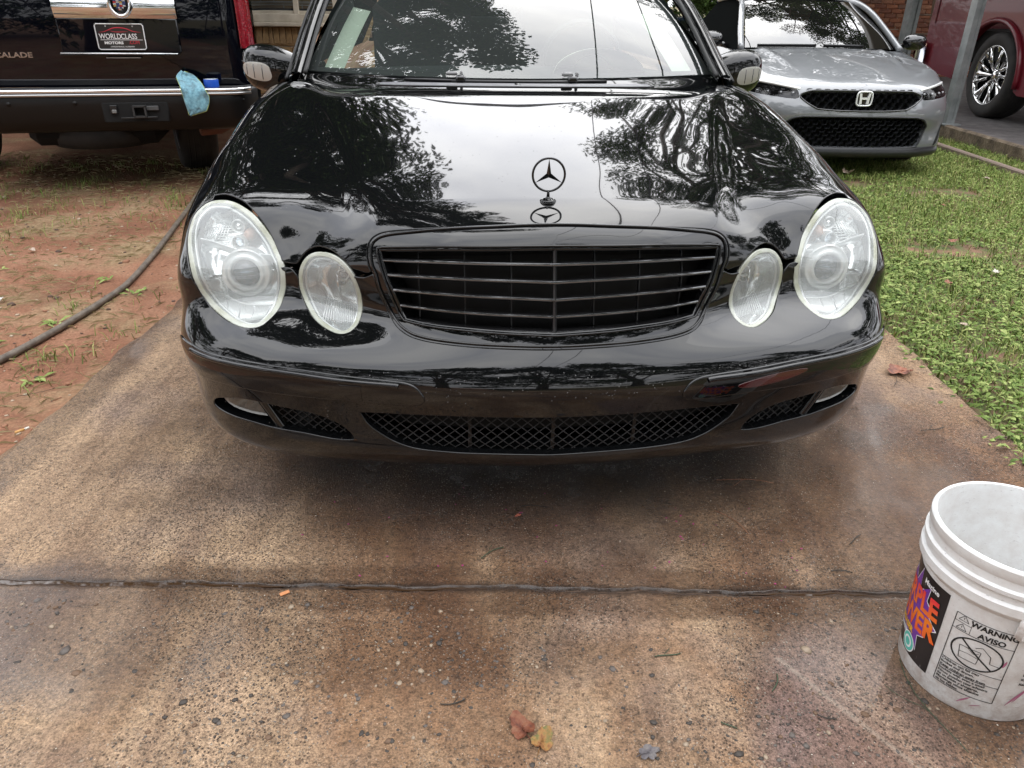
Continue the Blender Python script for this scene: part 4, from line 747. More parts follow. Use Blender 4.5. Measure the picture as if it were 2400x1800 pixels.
T_strip = [(-0.854,0.201,0.500),(-0.807,0.158,0.497),(-0.717,0.112,0.495),(-0.606,0.073,0.492),(-0.474,0.043,0.483),(-0.370,0.025,0.477),(-0.332,0.019,0.472),(-0.312,0.015,0.461),(-0.299,0.012,0.441),(-0.303,0.012,0.429),(-0.324,0.016,0.423),(-0.373,0.023,0.424),(-0.436,0.033,0.427),(-0.495,0.044,0.428),(-0.586,0.065,0.429),(-0.669,0.090,0.429),(-0.757,0.127,0.431),(-0.824,0.176,0.427)]
T_fog = [(-0.817,0.184,0.360),(-0.797,0.165,0.375),(-0.735,0.124,0.393),(-0.670,0.096,0.393),(-0.620,0.081,0.388),(-0.565,0.067,0.382),(-0.518,0.057,0.368),(-0.482,0.052,0.345),(-0.465,0.052,0.319),(-0.475,0.056,0.308),(-0.519,0.067,0.306),(-0.589,0.084,0.314),(-0.661,0.106,0.317),(-0.719,0.129,0.323),(-0.775,0.158,0.327),(-0.811,0.184,0.334),(-0.823,0.192,0.344)]
T_shut = [(-0.828,0.502,0.800),(-0.839,0.623,0.822),(-0.844,0.743,0.848),(-0.839,1.264,0.957)]
T_seam = [(-0.862,0.279,0.638),(-0.849,0.273,0.642)]
T_hoodridge = [(-0.686,1.326,0.987),(-0.613,1.253,0.972),(-0.561,1.230,0.967),(-0.341,1.215,0.964),(-0.025,1.198,0.962)]
T_cowlbase = [(-0.717,1.528,0.993),(-0.352,1.526,0.997)]
T_bars_l = [(-0.388,0.165,0.713),(-0.381,0.153,0.682),(-0.371,0.144,0.649),(-0.359,0.145,0.612),(-0.337,0.129,0.583)]
T_bars_c = [(-0.008,0.109,0.716),(-0.008,0.096,0.680),(-0.007,0.090,0.642),(-0.007,0.083,0.603),(-0.008,0.065,0.569)]
T_bars_m = [(-0.189,0.114,0.720),(-0.190,0.101,0.687),(-0.190,0.095,0.651),(-0.191,0.094,0.611),(-0.192,0.083,0.576)]
T_ticks = [(-0.298,0.140,0.733),(-0.193,0.121,0.736),(-0.086,0.118,0.734)]
T_divider = [(-0.842,0.346,0.723),(-0.809,0.332,0.720),(-0.776,0.320,0.712),(-0.739,0.312,0.703),(-0.702,0.304,0.697),(-0.669,0.298,0.696),(-0.649,0.293,0.696)]
T_proj = [(-0.727,0.268,0.656)]
T_bulbs = [(-0.755,0.364,0.759),(-0.749,0.331,0.724)]
T_rib_top = [(-0.813,0.262,0.607),(-0.774,0.255,0.599),(-0.728,0.247,0.590),(-0.667,0.244,0.590)]
T_rib_bot = [(-0.797,0.249,0.582),(-0.762,0.225,0.567),(-0.723,0.209,0.562),(-0.673,0.216,0.569)]
T_sl_parts = [(-0.502,0.208,0.679),(-0.502,0.208,0.652),(-0.505,0.213,0.632),(-0.513,0.212,0.594)]
T_foglens = [(-0.794,0.163,0.374),(-0.735,0.124,0.392),(-0.689,0.104,0.392),(-0.679,0.103,0.374),(-0.670,0.104,0.352),(-0.702,0.118,0.347),(-0.745,0.138,0.348),(-0.779,0.157,0.353),(-0.793,0.164,0.363)]
T_strut = [(-0.677,0.098,0.396),(-0.665,0.101,0.356),(-0.642,0.101,0.312)]
T_striprid = [(-0.847,0.190,0.491),(-0.808,0.156,0.489),(-0.718,0.108,0.486),(-0.607,0.071,0.483),(-0.475,0.041,0.474),(-0.371,0.024,0.470),(-0.353,0.021,0.468)]
T_square = [(-0.491,0.043,0.466),(-0.437,0.033,0.465),(-0.436,0.033,0.428),(-0.492,0.044,0.429)]
T_star = [(0.001,0.278,0.812)]
T_crest = [(-0.015,0.017,0.510)]
def _mid(P):  # snap the centre end of a left-half curve onto the symmetry plane
    P = [list(p) for p in P]
    for p in P:
        if abs(p[0]) < .03: p[0] = 0.0
    return P

def sstep(a, b, x):
    t = np.clip((x - a) / (b - a), 0, 1); return t * t * (3 - 2 * t)

def hood_disp(P):
    x = np.abs(P[:, 0]); y = P[:, 1]; z = P[:, 2]
    xl = .415 + np.clip(y - .2, 0, 2) * .27
    f = sstep(.16, .30, y) * (1 - sstep(1.12, 1.3, y)) * sstep(.70, .78, z)
    h = .0085 * sstep(-.035, .035, xl - x) * f                              # raised centre of the bonnet
    cen = .0016 * np.exp(-(x / .03) ** 2) * 0
    # rounded crest along the bumper top
    zc = .508 + .018 * sstep(.3, .9, x)
    b = 0.0
    return h + cen + b

SK = Skin(SK_COEF, (0, 1.0, .35), 40, hood_disp)

# paint and trim
M_BLACK = pmat('black_gloss_paint', (.0035, .0038, .0042), .045, ior=1.55, spec=.12, coat=.78, coat_rough=.006)
MATS['black_gloss_paint'].node_tree.nodes['Principled BSDF'].inputs['Coat IOR'].default_value = 1.52
_n = NT(M_BLACK)
_sp = _n.ramp(_n.voro(95, vec=_n.mapping((1, 1, 1))), [(.0, .38), (.05, .38), (.055, .0), (1, .0)])
_ms = _n.ramp(_n.noise(9, 3), [(.5, .0), (.62, 1.0)])
_n.set(Coat_Roughness=_n.math('MULTIPLY_ADD', _n.math('MULTIPLY', _n.ramp(_n.noise(320, 2), [(.60, .0), (.70, 1.0)]), _ms), .10) if False else .006)
M_TRIM = pmat('black_trim_plastic', (.008, .008, .009), .32)
M_TRIMG = pmat('black_semi_gloss_trim', (.006, .006, .007), .12, coat=.6, coat_rough=.05)
M_RUB = pmat('black_rubber', (.012, .012, .012), .6)
M_VOID = pmat('dark_cavity', (.004, .004, .004), .9)
M_RING = pmat('hazed_lens_rim', (.80, .83, .74), .22, coat=.6, ior=1.45)
_n = NT(M_RING)
_n.set(Base_Color=_n.ramp(_n.noise(14, 3), [(.3, (.27, .28, .20)), (.6, (.43, .45, .40))]), Normal=_n.bump(_n.ramp(_n.noise(260, 2), [(.4, 0.), (.6, 1.)]), .25, .002))
M_LENS = glass_mat('hazed_headlight_lens', (.97, .98, .97), (.80, .84, .82), .24, 1.5, .02)
M_REFL = pmat('headlight_reflector', (.80, .83, .83), .16, metal=.75)
M_CHROMEW = pmat('satin_white_reflector', (.86, .88, .87), .25, metal=.35)
M_CHROME = pmat('chrome', (.80, .81, .82), .06, metal=1.0)
M_PROJ = glass_mat('projector_glass', (.46, .52, .58), (.5, .55, .6), .25, 1.75, .02)
M_AMBER = pmat('amber_bulb', (.62, .36, .27), .25, coat=.5)
M_FOG = glass_mat('fog_lamp_glass', (.62, .62, .6), (.4, .4, .38), .12, 1.5, .02)
M_TINT = glass_mat('windscreen_glass', (.74, .84, .80), (.55, .62, .6), .04, 1.52, .0, 1.7)
M_SIDEGL = glass_mat('side_window_glass', (.20, .24, .23), (.1, .1, .1), .03, 1.52, .0, 1.3)

CAR = thing('saloon_car', 'glossy black saloon car with hazy twin oval headlights on the wet driveway', 'car', (0.100, 1.50, 0.0), R(4.6))

lamp = catmull(T_lamp, .006, True)
slamp = catmull(T_slamp, .006, True)
lampO = inset(SK, np.array(T_lamp), -.0055)
slampO = inset(SK, np.array(T_slamp), -.0055)
hoodfront = np.array(T_hoodfront); hoodgr = np.array(_mid(T_hoodgrille)); grb = np.array(_mid(T_grillebottom))
shut = [(-.757, 1.325, 1.01), (-.800, 1.232, .985), (-.824, 1.164, .967), (-.848, .96, .905), (-.855, .756, .846), (-.846, .623, .822), (-.837, .511, .798), tuple(T_hoodfront[0])]
ridge = [(0, 1.196, .962), (-.347, 1.195, .966), (-.562, 1.184, .972), (-.62, 1.19, .98), (-.674, 1.224, .996), (-.71, 1.285, 1.0), (-.757, 1.325, 1.01)]
half = [shut, T_hoodfront, [T_hoodfront[-1], tuple(hoodgr[0])], hoodgr]
hood_loop = chain(*half, *[list(mir(s)[::-1]) for s in half[::-1]], [tuple(mir(shut[:1])[0])] + [tuple(p) for p in mir(ridge[:-1])[::-1]], ridge)
hood = panel(SK, 'bonnet', hood_loop, [], M_BLACK, CAR, spacing=.013, rho=.003, depth=.022, gap=.0018)

# --- wings (front fenders)
def arch(a): return (-.911, .86 - .355 * math.cos(R(a)), .33 + .355 * math.sin(R(a)))
def sidepts(*yz): return [(-.912, y, z) for y, z in yz]
seam = [tuple(lampO[21]), (-.890, .31, .626), (-.910, .45, .617), arch(54)]
w_loop = chain([tuple(p) for p in list(shut)], [tuple(T_hoodfront[0]), tuple(lampO[30])], [tuple(p) for p in lampO[21:31][::-1]], seam,
               [arch(a) for a in (54, 75, 100, 130, 160, 180, 195)], [arch(195), (-.912, 1.36, .24)], [(-.912, 1.36, .24), (-.912, 1.36, .6), (-.905, 1.36, .82), (-.86, 1.345, .93), (-.757, 1.325, 1.01)])
panel(SK, 'front_wing', w_loop, [], M_BLACK, CAR, spacing=.018, rho=.0025, depth=.02, gap=.0015)
panel(SK, 'front_wing', mir(w_loop), [], M_BLACK, CAR, spacing=.018, rho=.0025, depth=.02, gap=.0015)

# --- bumper cover
up = [[arch(54)] + [tuple(p) for p in seam[::-1][1:]], [tuple(p) for p in lampO[9:22][::-1]], [tuple(lampO[9]), (-.630, .270, .663), (-.612, .262, .663), tuple(slampO[16])],
      [tuple(p) for p in slampO[4:17][::-1]], [tuple(slampO[4]), (-.449, .193, .664), (-.428, .184, .664), tuple(grb[0])], [tuple(p) for p in grb]]
low = [[(0, .10, .20), (-.3, .11, .20), (-.55, .165, .198), (-.72, .23, .196), (-.80, .28, .20), (-.84, .36, .21), (-.862, .5, .225)], [(-.862, .5, .225), arch(-8)], [arch(a) for a in (-8, 10, 32, 54)]]
b_loop = chain(*up, *[list(mir(s)[::-1]) for s in up[::-1]], *[list(mir(s)[::-1]) for s in low[::-1]], *low)
mesh_half = _mid(T_mesh)
m_top = mesh_half[:4]; m_bot = mesh_half[4:]
mesh_loop = chain(m_top, [tuple(p) for p in mir(m_top)[::-1]], [tuple(p) for p in mir([m_top[0]] + m_bot[::-1])], [tuple(p) for p in m_bot] + [tuple(m_top[0])])
T_strip2 = T_strip + [(-.868, .205, .434), (-.889, .262, .445), (-.9, .30, .47), (-.893, .262, .495)]
strip_l = catmull(T_strip2, .006, True)
fog_l = catmull(T_fog, .006, True)
panel(SK, 'bumper_cover', b_loop, [mesh_loop, fog_l, mir(fog_l), inset(SK, strip_l, -.003), mir(inset(SK, strip_l, -.003))], M_BLACK, CAR, spacing=.012, rho=.003, depth=.02, hole_depth=.05)

# --- rub strips with a ridge each; towing-eye cover in the left one
for sgn in (0, 1):
    f = mir if sgn else (lambda q: np.asarray(q, float))
    sp = panel(SK, 'bumper_strip', f(strip_l), [], M_BLACK, CAR, off=.004, spacing=.014, rho=.004, depth=.02)
    ribbon(SK, f(T_striprid), .013, .004, M_BLACK, 'strip_ridge', sp, height=.006)
    if not sgn:
        panel(SK, 'towing_eye_cover', chain(*[[T_square[i], T_square[(i + 1) % 4]] for i in range(4)]), [], M_BLACK, sp, off=.0055, spacing=.02, rho=.001, depth=.004, gap=.001)
    else:
        panel(SK, 'side_reflector', mir(catmull([(-.43, .035, .448), (-.52, .06, .466), (-.60, .08, .468), (-.56, .07, .452), (-.47, .045, .440)], .008, True)), [], pmat('dark_red_reflector', (.05, .004, .005), .12, coat=1), sp, off=.0052, spacing=.02, rho=.0015, depth=.004)

# --- inner structure behind the skin: dark radiator support, stops light leaking
back = panel(SK, 'inner_bulkhead', chain([(-.85, .5, .62), (-.8, .42, .76), (-.4, .3, .74), (0, .25, .74)], [(0, .25, .74), (.4, .3, .74), (.8, .42, .76), (.85, .5, .62)], [(.85, .5, .62), (.8, .36, .23), (0, .12, .21), (-.8, .36, .23), (-.85, .5, .62)]), [], M_VOID, CAR, off=-.16, spacing=.04, lip=False)

# --- headlights
def axis_frame(p, d):
    w = Vector(d).normalized(); u = Vector((0, 0, 1)).cross(w); u.normalize(); v = w.cross(u)
    return Matrix(((u.x, v.x, w.x, p[0]), (u.y, v.y, w.y, p[1]), (u.z, v.z, w.z, p[2]), (0, 0, 0, 1)))
def placed(mb, mx, name, mat, parent, smooth=True, auto=None):
    mb.v = [tuple(mx @ Vector(q)) for q in mb.v]
    return mb.build(name, mat, parent, smooth, auto)
def bowl_depth(loop, depth, w):
    L = np.asarray(loop)
    def fn(P):
        d = np.empty(len(P))
        for i in range(0, len(P), 2000): d[i:i + 2000] = np.sqrt(((P[i:i + 2000, None] - L[None]) ** 2).sum(-1)).min(1)
        return -depth * sstep(0, w, d)
    return fn

def headlight(f, label):
    L = f(lamp)
    core = panel(SK, 'headlight', inset(SK, L, -.0035), [inset(SK, L, .0005)], M_RUB, CAR, off=-.007, spacing=.02, rho=.001, depth=.03)
    core['label'] = label
    ring_in = inset(SK, L, .0078)
    panel(SK, 'lens_rim', L, [ring_in], M_RING, core, off=-.001, spacing=.006, rho=.004, depth=.02, hole_depth=.012)
    panel(SK, 'lens', ring_in, [], M_LENS, core, off=-.0015, spacing=.016, lip=False)
    panel(SK, 'reflector_bowl', inset(SK, L, .004), [], M_REFL, core, off=-.012, spacing=.011, lip=False, extra=bowl_depth(L, .058, .03))
    ring2 = inset(SK, L, .016)
    V = MB(); rr = SK.at(ring2, -.010)[0]; V.tube(rr[::2], .0035, 6, closed=True); V.build('inner_trim_ring', M_CHROMEW, core, True)
    dv = ribbon(SK, f(T_divider), .012, -.04, M_CHROMEW, 'divider', core, height=.028)
    c = SK.at(f(T_proj), -.042)[0][0]; n = SK.at(f(T_proj))[1][0]
    d = Vector((n[0] * .35, -1, .12))
    mx = axis_frame(c, d)
    pr = placed(MB().lathe([(.030, -.03), (.034, .010), (.0365, .016), (.044, .013), (.0525, .004), (.0555, .009), (.0585, .004), (.060, -.03)], 48), mx, 'projector_bezel', M_CHROMEW, core)
    placed(MB().lathe([(0, .014), (.012, .0125), (.022, .0085), (.030, .002), (.034, -.006)], 40), mx, 'projector_lens', M_PROJ, pr)
    placed(MB().lathe([(.034, -.006), (.026, -.02), (.0, -.03)], 32), mx, 'projector_bowl', pmat('projector_inner', (.30, .36, .42), .2, metal=.6), pr)
    for i, (q, rad) in enumerate(zip(T_bulbs, (.017, .017))):
        p = SK.at(f([q]), -.034)[0][0]; mx = axis_frame(p, d)
        u = placed(MB().lathe([(rad * .72, -.02), (rad * .78, .004), (rad * .9, .008), (rad, .006), (rad * 1.05, -.02)], 32), mx, 'signal_bulb_ring', M_CHROMEW, core)
        placed(MB().lathe([(0, .006), (rad * .4, .004), (rad * .74, -.008)], 24), mx, 'bulb', M_PROJ if i else M_CHROME, u)
    p = SK.at(f([(-.728, .35, .745)]), -.052)[0][0]
    placed(MB().lathe([(0, .02), (.01, .018), (.016, .006), (.017, -.01)], 20), axis_frame(p, d), 'amber_bulb', M_AMBER, core)
    # moulded grid of the turn-signal chamber
    g = MB()
    for i in range(9):
        a = SK.at(f([(-.856 + i * .011, .395 + .0 * i, .768 - .0035 * abs(i - 5))]), -.045)[0][0]; b = SK.at(f([(-.862 + i * .0125, .37, .728)]), -.045)[0][0]
        g.tube([a, b], .0016, 5)
    for j in range(7):
        a = SK.at(f([(-.862 + .001 * j, .385 - .004 * j, .766 - .006 * j)]), -.045)[0][0]; b = SK.at(f([(-.775, .366 - .004 * j, .770 - .0075 * j)]), -.045)[0][0]
        g.tube([a, b], .0014, 5)
    g.build('signal_grid', M_CHROMEW, core, True)
    # fluted lower chamber
    top = catmull(f(T_rib_top), .004); bot = catmull(f(T_rib_bot), .004); g = MB()
    for k in range(34):
        a = top[int(k / 33 * (len(top) - 1))]; b = bot[int(k / 33 * (len(bot) - 1))]
        pa, pb, pm = SK.at([a], -.024)[0][0], SK.at([b], -.014)[0][0], SK.at([(a + b) / 2], -.017)[0][0]
        g.tube([pa, pm, pb], .0021, 6)
    g.build('fluted_strip', M_CHROMEW, core, True)
    ta = SK.at(top, -.022)[0]; MB().tube(ta, .003, 6).build('fluted_edge', M_CHROMEW, core, True)
    return core
headlight(lambda q: np.asarray(q, float), 'hazed oval headlight, towards the red dirt yard')
headlight(mir, 'hazed oval headlight, towards the lawn')

def small_lamp(f):
    L = f(slamp)
    core = panel(SK, 'high_beam_lamp', inset(SK, L, -.0035), [inset(SK, L, .0005)], M_RUB, CAR, off=-.007, spacing=.02, rho=.001, depth=.03)
    ring_in = inset(SK, L, .0062)
    panel(SK, 'lens_rim', L, [ring_in], M_RING, core, off=-.001, spacing=.006, rho=.003, depth=.02, hole_depth=.012)
    panel(SK, 'lens', ring_in, [], M_LENS, core, off=-.0015, spacing=.016, lip=False)
    panel(SK, 'reflector_bowl', inset(SK, L, .004), [], M_REFL, core, off=-.010, spacing=.009, lip=False, extra=bowl_depth(L, .05, .035))
    V = MB(); rr = SK.at(inset(SK, L, .0125), -.010)[0]; V.tube(rr[::2], .003, 6, closed=True); V.build('inner_trim_ring', M_CHROMEW, core, True)
    d = Vector((0, -1, .12))
    for q, rad in zip(T_sl_parts[:3], (.010, .015, .011)):
        p = SK.at(f([q]), -.036)[0][0]
        u = placed(MB().lathe([(rad * .7, -.015), (rad * .78, .003), (rad, .003), (rad * 1.06, -.015)], 28), axis_frame(p, d), 'bulb_ring', M_CHROMEW, core)
        placed(MB().lathe([(0, .006), (rad * .45, .003), (rad * .7, -.006)], 20), axis_frame(p, d), 'bulb', M_PROJ, u)
    g = MB()
    for k in range(15):
        x = -.560 + k * .0062
        a = SK.at(f([(x, .2, .612 - .0015 * k)]), -.028)[0][0]; b = SK.at(f([(x + .012, .18, .578 - .0012 * abs(k - 5))]), -.02)[0][0]
        g.tube([a, b], .0018, 5)
    g.build('fluted_strip', M_CHROMEW, core, True)
    p0 = SK.at(f([(-.51, .22, .66)]), -.03)[0][0]
    MB().tube([p0, p0 + np.array([.0, -.004, -.03]), p0 + np.array([.004, 0, -.06])], [.005, .004, .003], 8).build('bulb_shield', M_CHROME, core, True)
small_lamp(lambda q: np.asarray(q, float)); small_lamp(mir)

# --- grille
def prow(P):
    x = np.abs(P[:, 0]); z = P[:, 2]
    return .012 * np.clip(1 - x / .40, 0, 1) * sstep(.53, .60, z)
g_half = [[tuple(p) for p in hoodgr], ]
gl = chain([tuple(p) for p in hoodgr], [tuple(p) for p in mir(hoodgr)[::-1]], [tuple(mir(hoodgr[:1])[0]), tuple(mir(grb[:1])[0])], [tuple(p) for p in mir(grb)], [tuple(p) for p in grb[::-1]], [tuple(grb[0]), tuple(hoodgr[0])])
gi = _mid(T_grilleinner)
gin_top = [gi[2], gi[1], gi[0]]; gin_side = [gi[2], gi[3], gi[4], gi[5], gi[6], gi[7]]; gin_bot = gi[7:]
g_in = chain(gin_top, [tuple(p) for p in mir(gin_top)[::-1]], [tuple(p) for p in mir(gin_side)], [tuple(p) for p in mir(gin_bot)], [tuple(p) for p in gin_bot[::-1]], [tuple(p) for p in gin_side[::-1]])
grille = panel(SK, 'grille', inset(SK, gl, .0045), [g_in], M_BLACK, CAR, off=-.001, spacing=.010, rho=.005, depth=.03, hole_depth=.05, extra=prow)
e = SK.at(inset(SK, g_in, -.004), .0015, prow)[0]
MB().tube(e[::2], .0028, 6, closed=True).build('grille_edge_trim', M_BLACK, grille, True)
e = SK.at(inset(SK, gl, .010), .001, prow)[0]
MB().tube(e[::2], .0032, 6, closed=True).build('grille_outer_bead', M_BLACK, grille, True)
def bar_mesh(path, hgt=.0088, dep=.034):
    P = np.asarray(path); m = len(P)
    sec = [(-dep, -.0015), (-.006, -hgt / 2), (-.001, -hgt / 2 + .001), (.0008, -.0005), (.0005, .0008), (-.001, hgt / 2 - .001), (-.006, hgt / 2), (-dep, .002)]
    mb = MB(); k = len(sec); V = []; F = []
    for p in P:
        for a, b in sec: V.append((p[0], p[1] - a, p[2] + b + a * .12))
    for i in range(m - 1):
        for j in range(k):
            F.append((i * k + j, i * k + (j + 1) % k, (i + 1) * k + (j + 1) % k, (i + 1) * k + j))
    return mb.add(V, F)
M_SLATG = pmat('gloss_black_slat', (.012, .012, .013), .10, spec=.9, coat=1.0, coat_rough=.04)
MATS['gloss_black_slat'].node_tree.nodes['Principled BSDF'].inputs['Coat IOR'].default_value = 2.0
barp = []
for a, m_, c_ in zip(T_bars_l, T_bars_m, _mid(T_bars_c)):
    half_p = SK.at(catmull([a, m_, c_], .02), -.004, prow)[0]
    half_p[-1, 0] = 0
    full = np.concatenate([half_p, mir(half_p)[::-1][1:]])
    barp.append(full)
    bar_mesh(full).build('grille_bar', M_SLATG, grille, False, auto=50)
c0 = SK.at([(0, .125, .747)], -.003, prow)[0][0]; c1 = SK.at([(0, .067, .565)], -.003, prow)[0][0]
mb = MB(); mid = (c0 + c1) / 2; dv = c1 - c0
mb.prism([(-.004, .004), (0, -.001), (.004, .004), (.0035, .03), (-.0035, .03)], 0, 1, (c0, (1, 0, 0), (0, 1, 0), dv))
mb.build('grille_divider', M_TRIM, grille)
tops = [SK.at(catmull([gi[2], gi[1], [0, gi[0][1], gi[0][2]]], .02), -.004, prow)[0]]
tops = np.concatenate([tops[0], mir(tops[0])[::-1][1:]])
rows = [tops] + barp
for k in range(5):
    for xx in (-.305, -.20, -.095, .095, .20, .305):
        a = rows[k][np.abs(rows[k][:, 0] - xx).argmin()]; b = rows[k + 1][np.abs(rows[k + 1][:, 0] - xx).argmin()]
        if abs(a[0] - xx) > .02: continue
        MB().add([(xx - .0012, a[1] + .034, a[2]), (xx + .0012, a[1] + .034, a[2]), (xx + .0012, b[1] + .034, b[2]), (xx - .0012, b[1] + .034, b[2]),
                  (xx - .0012, a[1] + .05, a[2]), (xx + .0012, a[1] + .05, a[2]), (xx + .0012, b[1] + .05, b[2]), (xx - .0012, b[1] + .05, b[2])],
                 [(0, 1, 2, 3), (4, 7, 6, 5), (0, 4, 5, 1), (1, 5, 6, 2), (2, 6, 7, 3), (3, 7, 4, 0)]).build('grille_rib', M_TRIM, grille)
panel(SK, 'grille_back', inset(SK, g_in, -.01), [], M_VOID, grille, off=-.07, spacing=.04, lip=False)

# --- lower intake mesh and fog lamps
def ysurfs(X, Z):
    X = np.asarray(X, float); Z = np.asarray(Z, float); a = np.full(len(X), -.1); b = np.full(len(X), .7)
    for _ in range(22):
        m = (a + b) / 2; Q, r_ = SK.pq(np.stack([X, m, Z], 1)); out = np.linalg.norm(SK.base(Q) - SK.c, axis=1) < r_
        a = np.where(out, m, a); b = np.where(out, b, m)
    return (a + b) / 2
def ysurf(x, z): return float(ysurfs([x], [z])[0])
def net(loop, back, name, cw, ch, parent):
    L = np.asarray(loop)[:, [0, 2]]; x0, x1 = L[:, 0].min(), L[:, 0].max(); z0, z1 = L[:, 1].min(), L[:, 1].max()
    xs = np.arange(x0, x1 + cw, cw / 4); zmid = (z0 + z1) / 2
    ys = {}
    zk = np.linspace(z0, z1, 4); Y = ysurfs(np.repeat(xs, 4), np.tile(zk, len(xs))).reshape(-1, 4)
    mb = MB(); nr = int((z1 - z0) / ch) + 3
    ii = np.arange(len(xs)); ZZ = []
    for r in range(nr):
        ph = (ii + (2 if r % 2 else 0)) % 4
        ZZ.append(z0 - ch + r * ch + np.where(ph == 0, ch * .5, np.where(ph == 2, -ch * .5, 0)))
    ZZ = np.array(ZZ); ok = inside(np.stack([np.tile(xs, nr), ZZ.reshape(-1)], 1), L).reshape(ZZ.shape)
    for r in range(nr):
        run = []
        for i, x in enumerate(xs):
            if ok[r, i]: run.append((x, float(np.interp(ZZ[r, i], zk, Y[i])) + back, ZZ[r, i]))
            if (not ok[r, i] or i == len(xs) - 1) and run:
                if len(run) > 1: mb.tube(run, .0017, 4, cap=False)
                run = []
    o = mb.build(name, M_TRIM, parent, True)
    return o
big = inset(SK, mesh_loop, -.004)
intake = net(big, .018, 'intake_mesh', .028, .0125, CAR)
for xx in (-.195, 0.0, .195):
    zt, zb = (.395, .285) if xx else (.393, .278)
    yy = ysurf(xx, .34) + .036
    MB().box((xx, yy, (zt + zb) / 2), (.008, .012, zt - zb)).build('mesh_rib', M_TRIM, intake)
panel(SK, 'intake_back', inset(SK, mesh_loop, -.012), [], M_VOID, intake, off=-.085, spacing=.04, rho=.001, depth=-.06)
for f in (lambda q: np.asarray(q, float), mir):
    core = panel(SK, 'fog_lamp_recess', inset(SK, f(fog_l), -.004), [], M_TRIMG, CAR, off=-.048, spacing=.014, lip=False)
    Lf = catmull(f(T_foglens), .006, True)
    panel(SK, 'fog_lamp_bowl', inset(SK, Lf, .002), [], MATS.get('dull_fog_reflector') or pmat('dull_fog_reflector', (.26, .26, .25), .3, metal=.5), core, off=-.018, spacing=.012, lip=False, extra=bowl_depth(Lf, .022, .018))
    panel(SK, 'fog_lamp_glass', Lf, [], M_FOG, core, off=-.016, spacing=.016, rho=.002, depth=.015)
    P = SK.at(catmull(f([(-.690, .102, .396), (-.668, .104, .352), (-.640, .106, .300)]), .01), -.014)[0]
    mb = MB(); V = []; F = []
    for p in P:
        for a, b in ((-.016, .03), (-.013, -.002), (0, -.008), (.010, -.004), (.014, .03)): V.append((p[0] + a * (1 if f is not mir else -1), p[1] + b, p[2]))
    for i in range(len(P) - 1):
        for j in range(4): F.append((i * 5 + j, i * 5 + j + 1, (i + 1) * 5 + j + 1, (i + 1) * 5 + j))
    mb.add(V, F).build('fog_lamp_strut', M_BLACK, core, True)
    sub = catmull(f([(-.662, .095, .388), (-.60, .08, .380), (-.545, .065, .370), (-.50, .055, .345), (-.482, .058, .318), (-.50, .066, .306), (-.57, .08, .309), (-.63, .1, .314)]), .008, True)
    net(sub, .026, 'fog_mesh', .024, .011, core)

# --- rinse water left on the paint: small beads, a loose cover
def beads(cnt, box, rad):
    rs = np.random.RandomState(5); X = rs.uniform(box[0], box[1], cnt); Z_ = rs.uniform(box[2], box[3], cnt)
    return np.stack([X, ysurfs(X, Z_), Z_], 1)
bd = [beads(260, (-.8, .8, .43, .50), 0), beads(120, (-.84, .84, .30, .42), 0)]
rs = np.random.RandomState(8); hx = rs.uniform(-.7, .7, 260); hyy = rs.uniform(.3, 1.1, 260)
bd.append(np.stack([hx, hyy, .80 + .16 * (hyy - .2)], 1))
bp_, bn_ = SK.at(np.concatenate(bd), .0)
V = []; F = []
ring = [(math.cos(a), math.sin(a)) for a in np.linspace(0, 2 * math.pi, 9)[:-1]]
for p, nn in zip(bp_, bn_):
    if inside(np.array([[p[0], p[2]]]), np.asarray(mesh_loop)[:, [0, 2]])[0]: continue
    nv = Vector(nn); u = nv.cross(Vector((0, 0, 1)) if abs(nv.z) < .9 else Vector((1, 0, 0))).normalized(); w_ = nv.cross(u); r_ = rs.uniform(.0006, .0016); b0 = len(V)
    pv = Vector(p)
    for c1_, s1_ in ring: V.append(tuple(pv + (u * c1_ + w_ * s1_) * r_))
    for c1_, s1_ in ring: V.append(tuple(pv + (u * c1_ + w_ * s1_) * r_ * .6 + nv * r_ * .4))
    V.append(tuple(pv + nv * r_ * .5))
    for k in range(8):
        k2 = (k + 1) % 8; F += [(b0 + k, b0 + k2, b0 + 8 + k2, b0 + 8 + k), (b0 + 8 + k, b0 + 8 + k2, b0 + 16)]
wb = mesh_obj('water_beads', V, F, pmat('water_bead', (.02, .02, .02), .02, coat=1.0, spec=.8), CAR, smooth=True); wb['kind'] = 'stuff'
# ------------------------------------------------------------------ black saloon: cowl, glass, roof, rear body, mirrors, cabin, wheels, star
def gb(t):   # windscreen foot, t in -1..1
    return np.array([.735 * t, 1.375 + .065 * t * t, .996 + .016 * t * t])
def gt(t):   # windscreen head
    return np.array([.575 * t, 2.10 + .09 * t * t, 1.385 - .02 * t * t])
def screen(t, v, out=0.0):
    p = gb(t) * (1 - v) + gt(t) * v
    return p + np.array([0, -.55, .83]) * (.035 * 4 * v * (1 - v) * (1 - .3 * t * t) + out)
rid = SK.at(catmull([tuple(p) for p in mir(ridge[:-1])[::-1]] + ridge, .02)[::1])[0]
rx = np.linspace(-.757, .757, 61)
order = np.argsort(rid[:, 0])
ry = np.interp(rx, rid[order, 0], rid[order, 1]); rzz = np.interp(rx, rid[order, 0], rid[order, 2])
def cowl_pt(u, v):
    x = -.757 + 1.514 * u
    a = np.array([x, np.interp(x, rx, ry) + .004, np.interp(x, rx, rzz) - .004]); b = gb(np.clip(x / .735, -1, 1)); b = np.array([x, b[1] + .02, b[2] - .002])
    p = a * (1 - v) + b * v
    p[2] -= .010 * math.sin(math.pi * min(1, v * 1.15)) if v < .87 else 0
    return p
MB().grid(cowl_pt, 61, 12).build('cowl_panel', M_BLACK, CAR, True)
vent = MB(); 
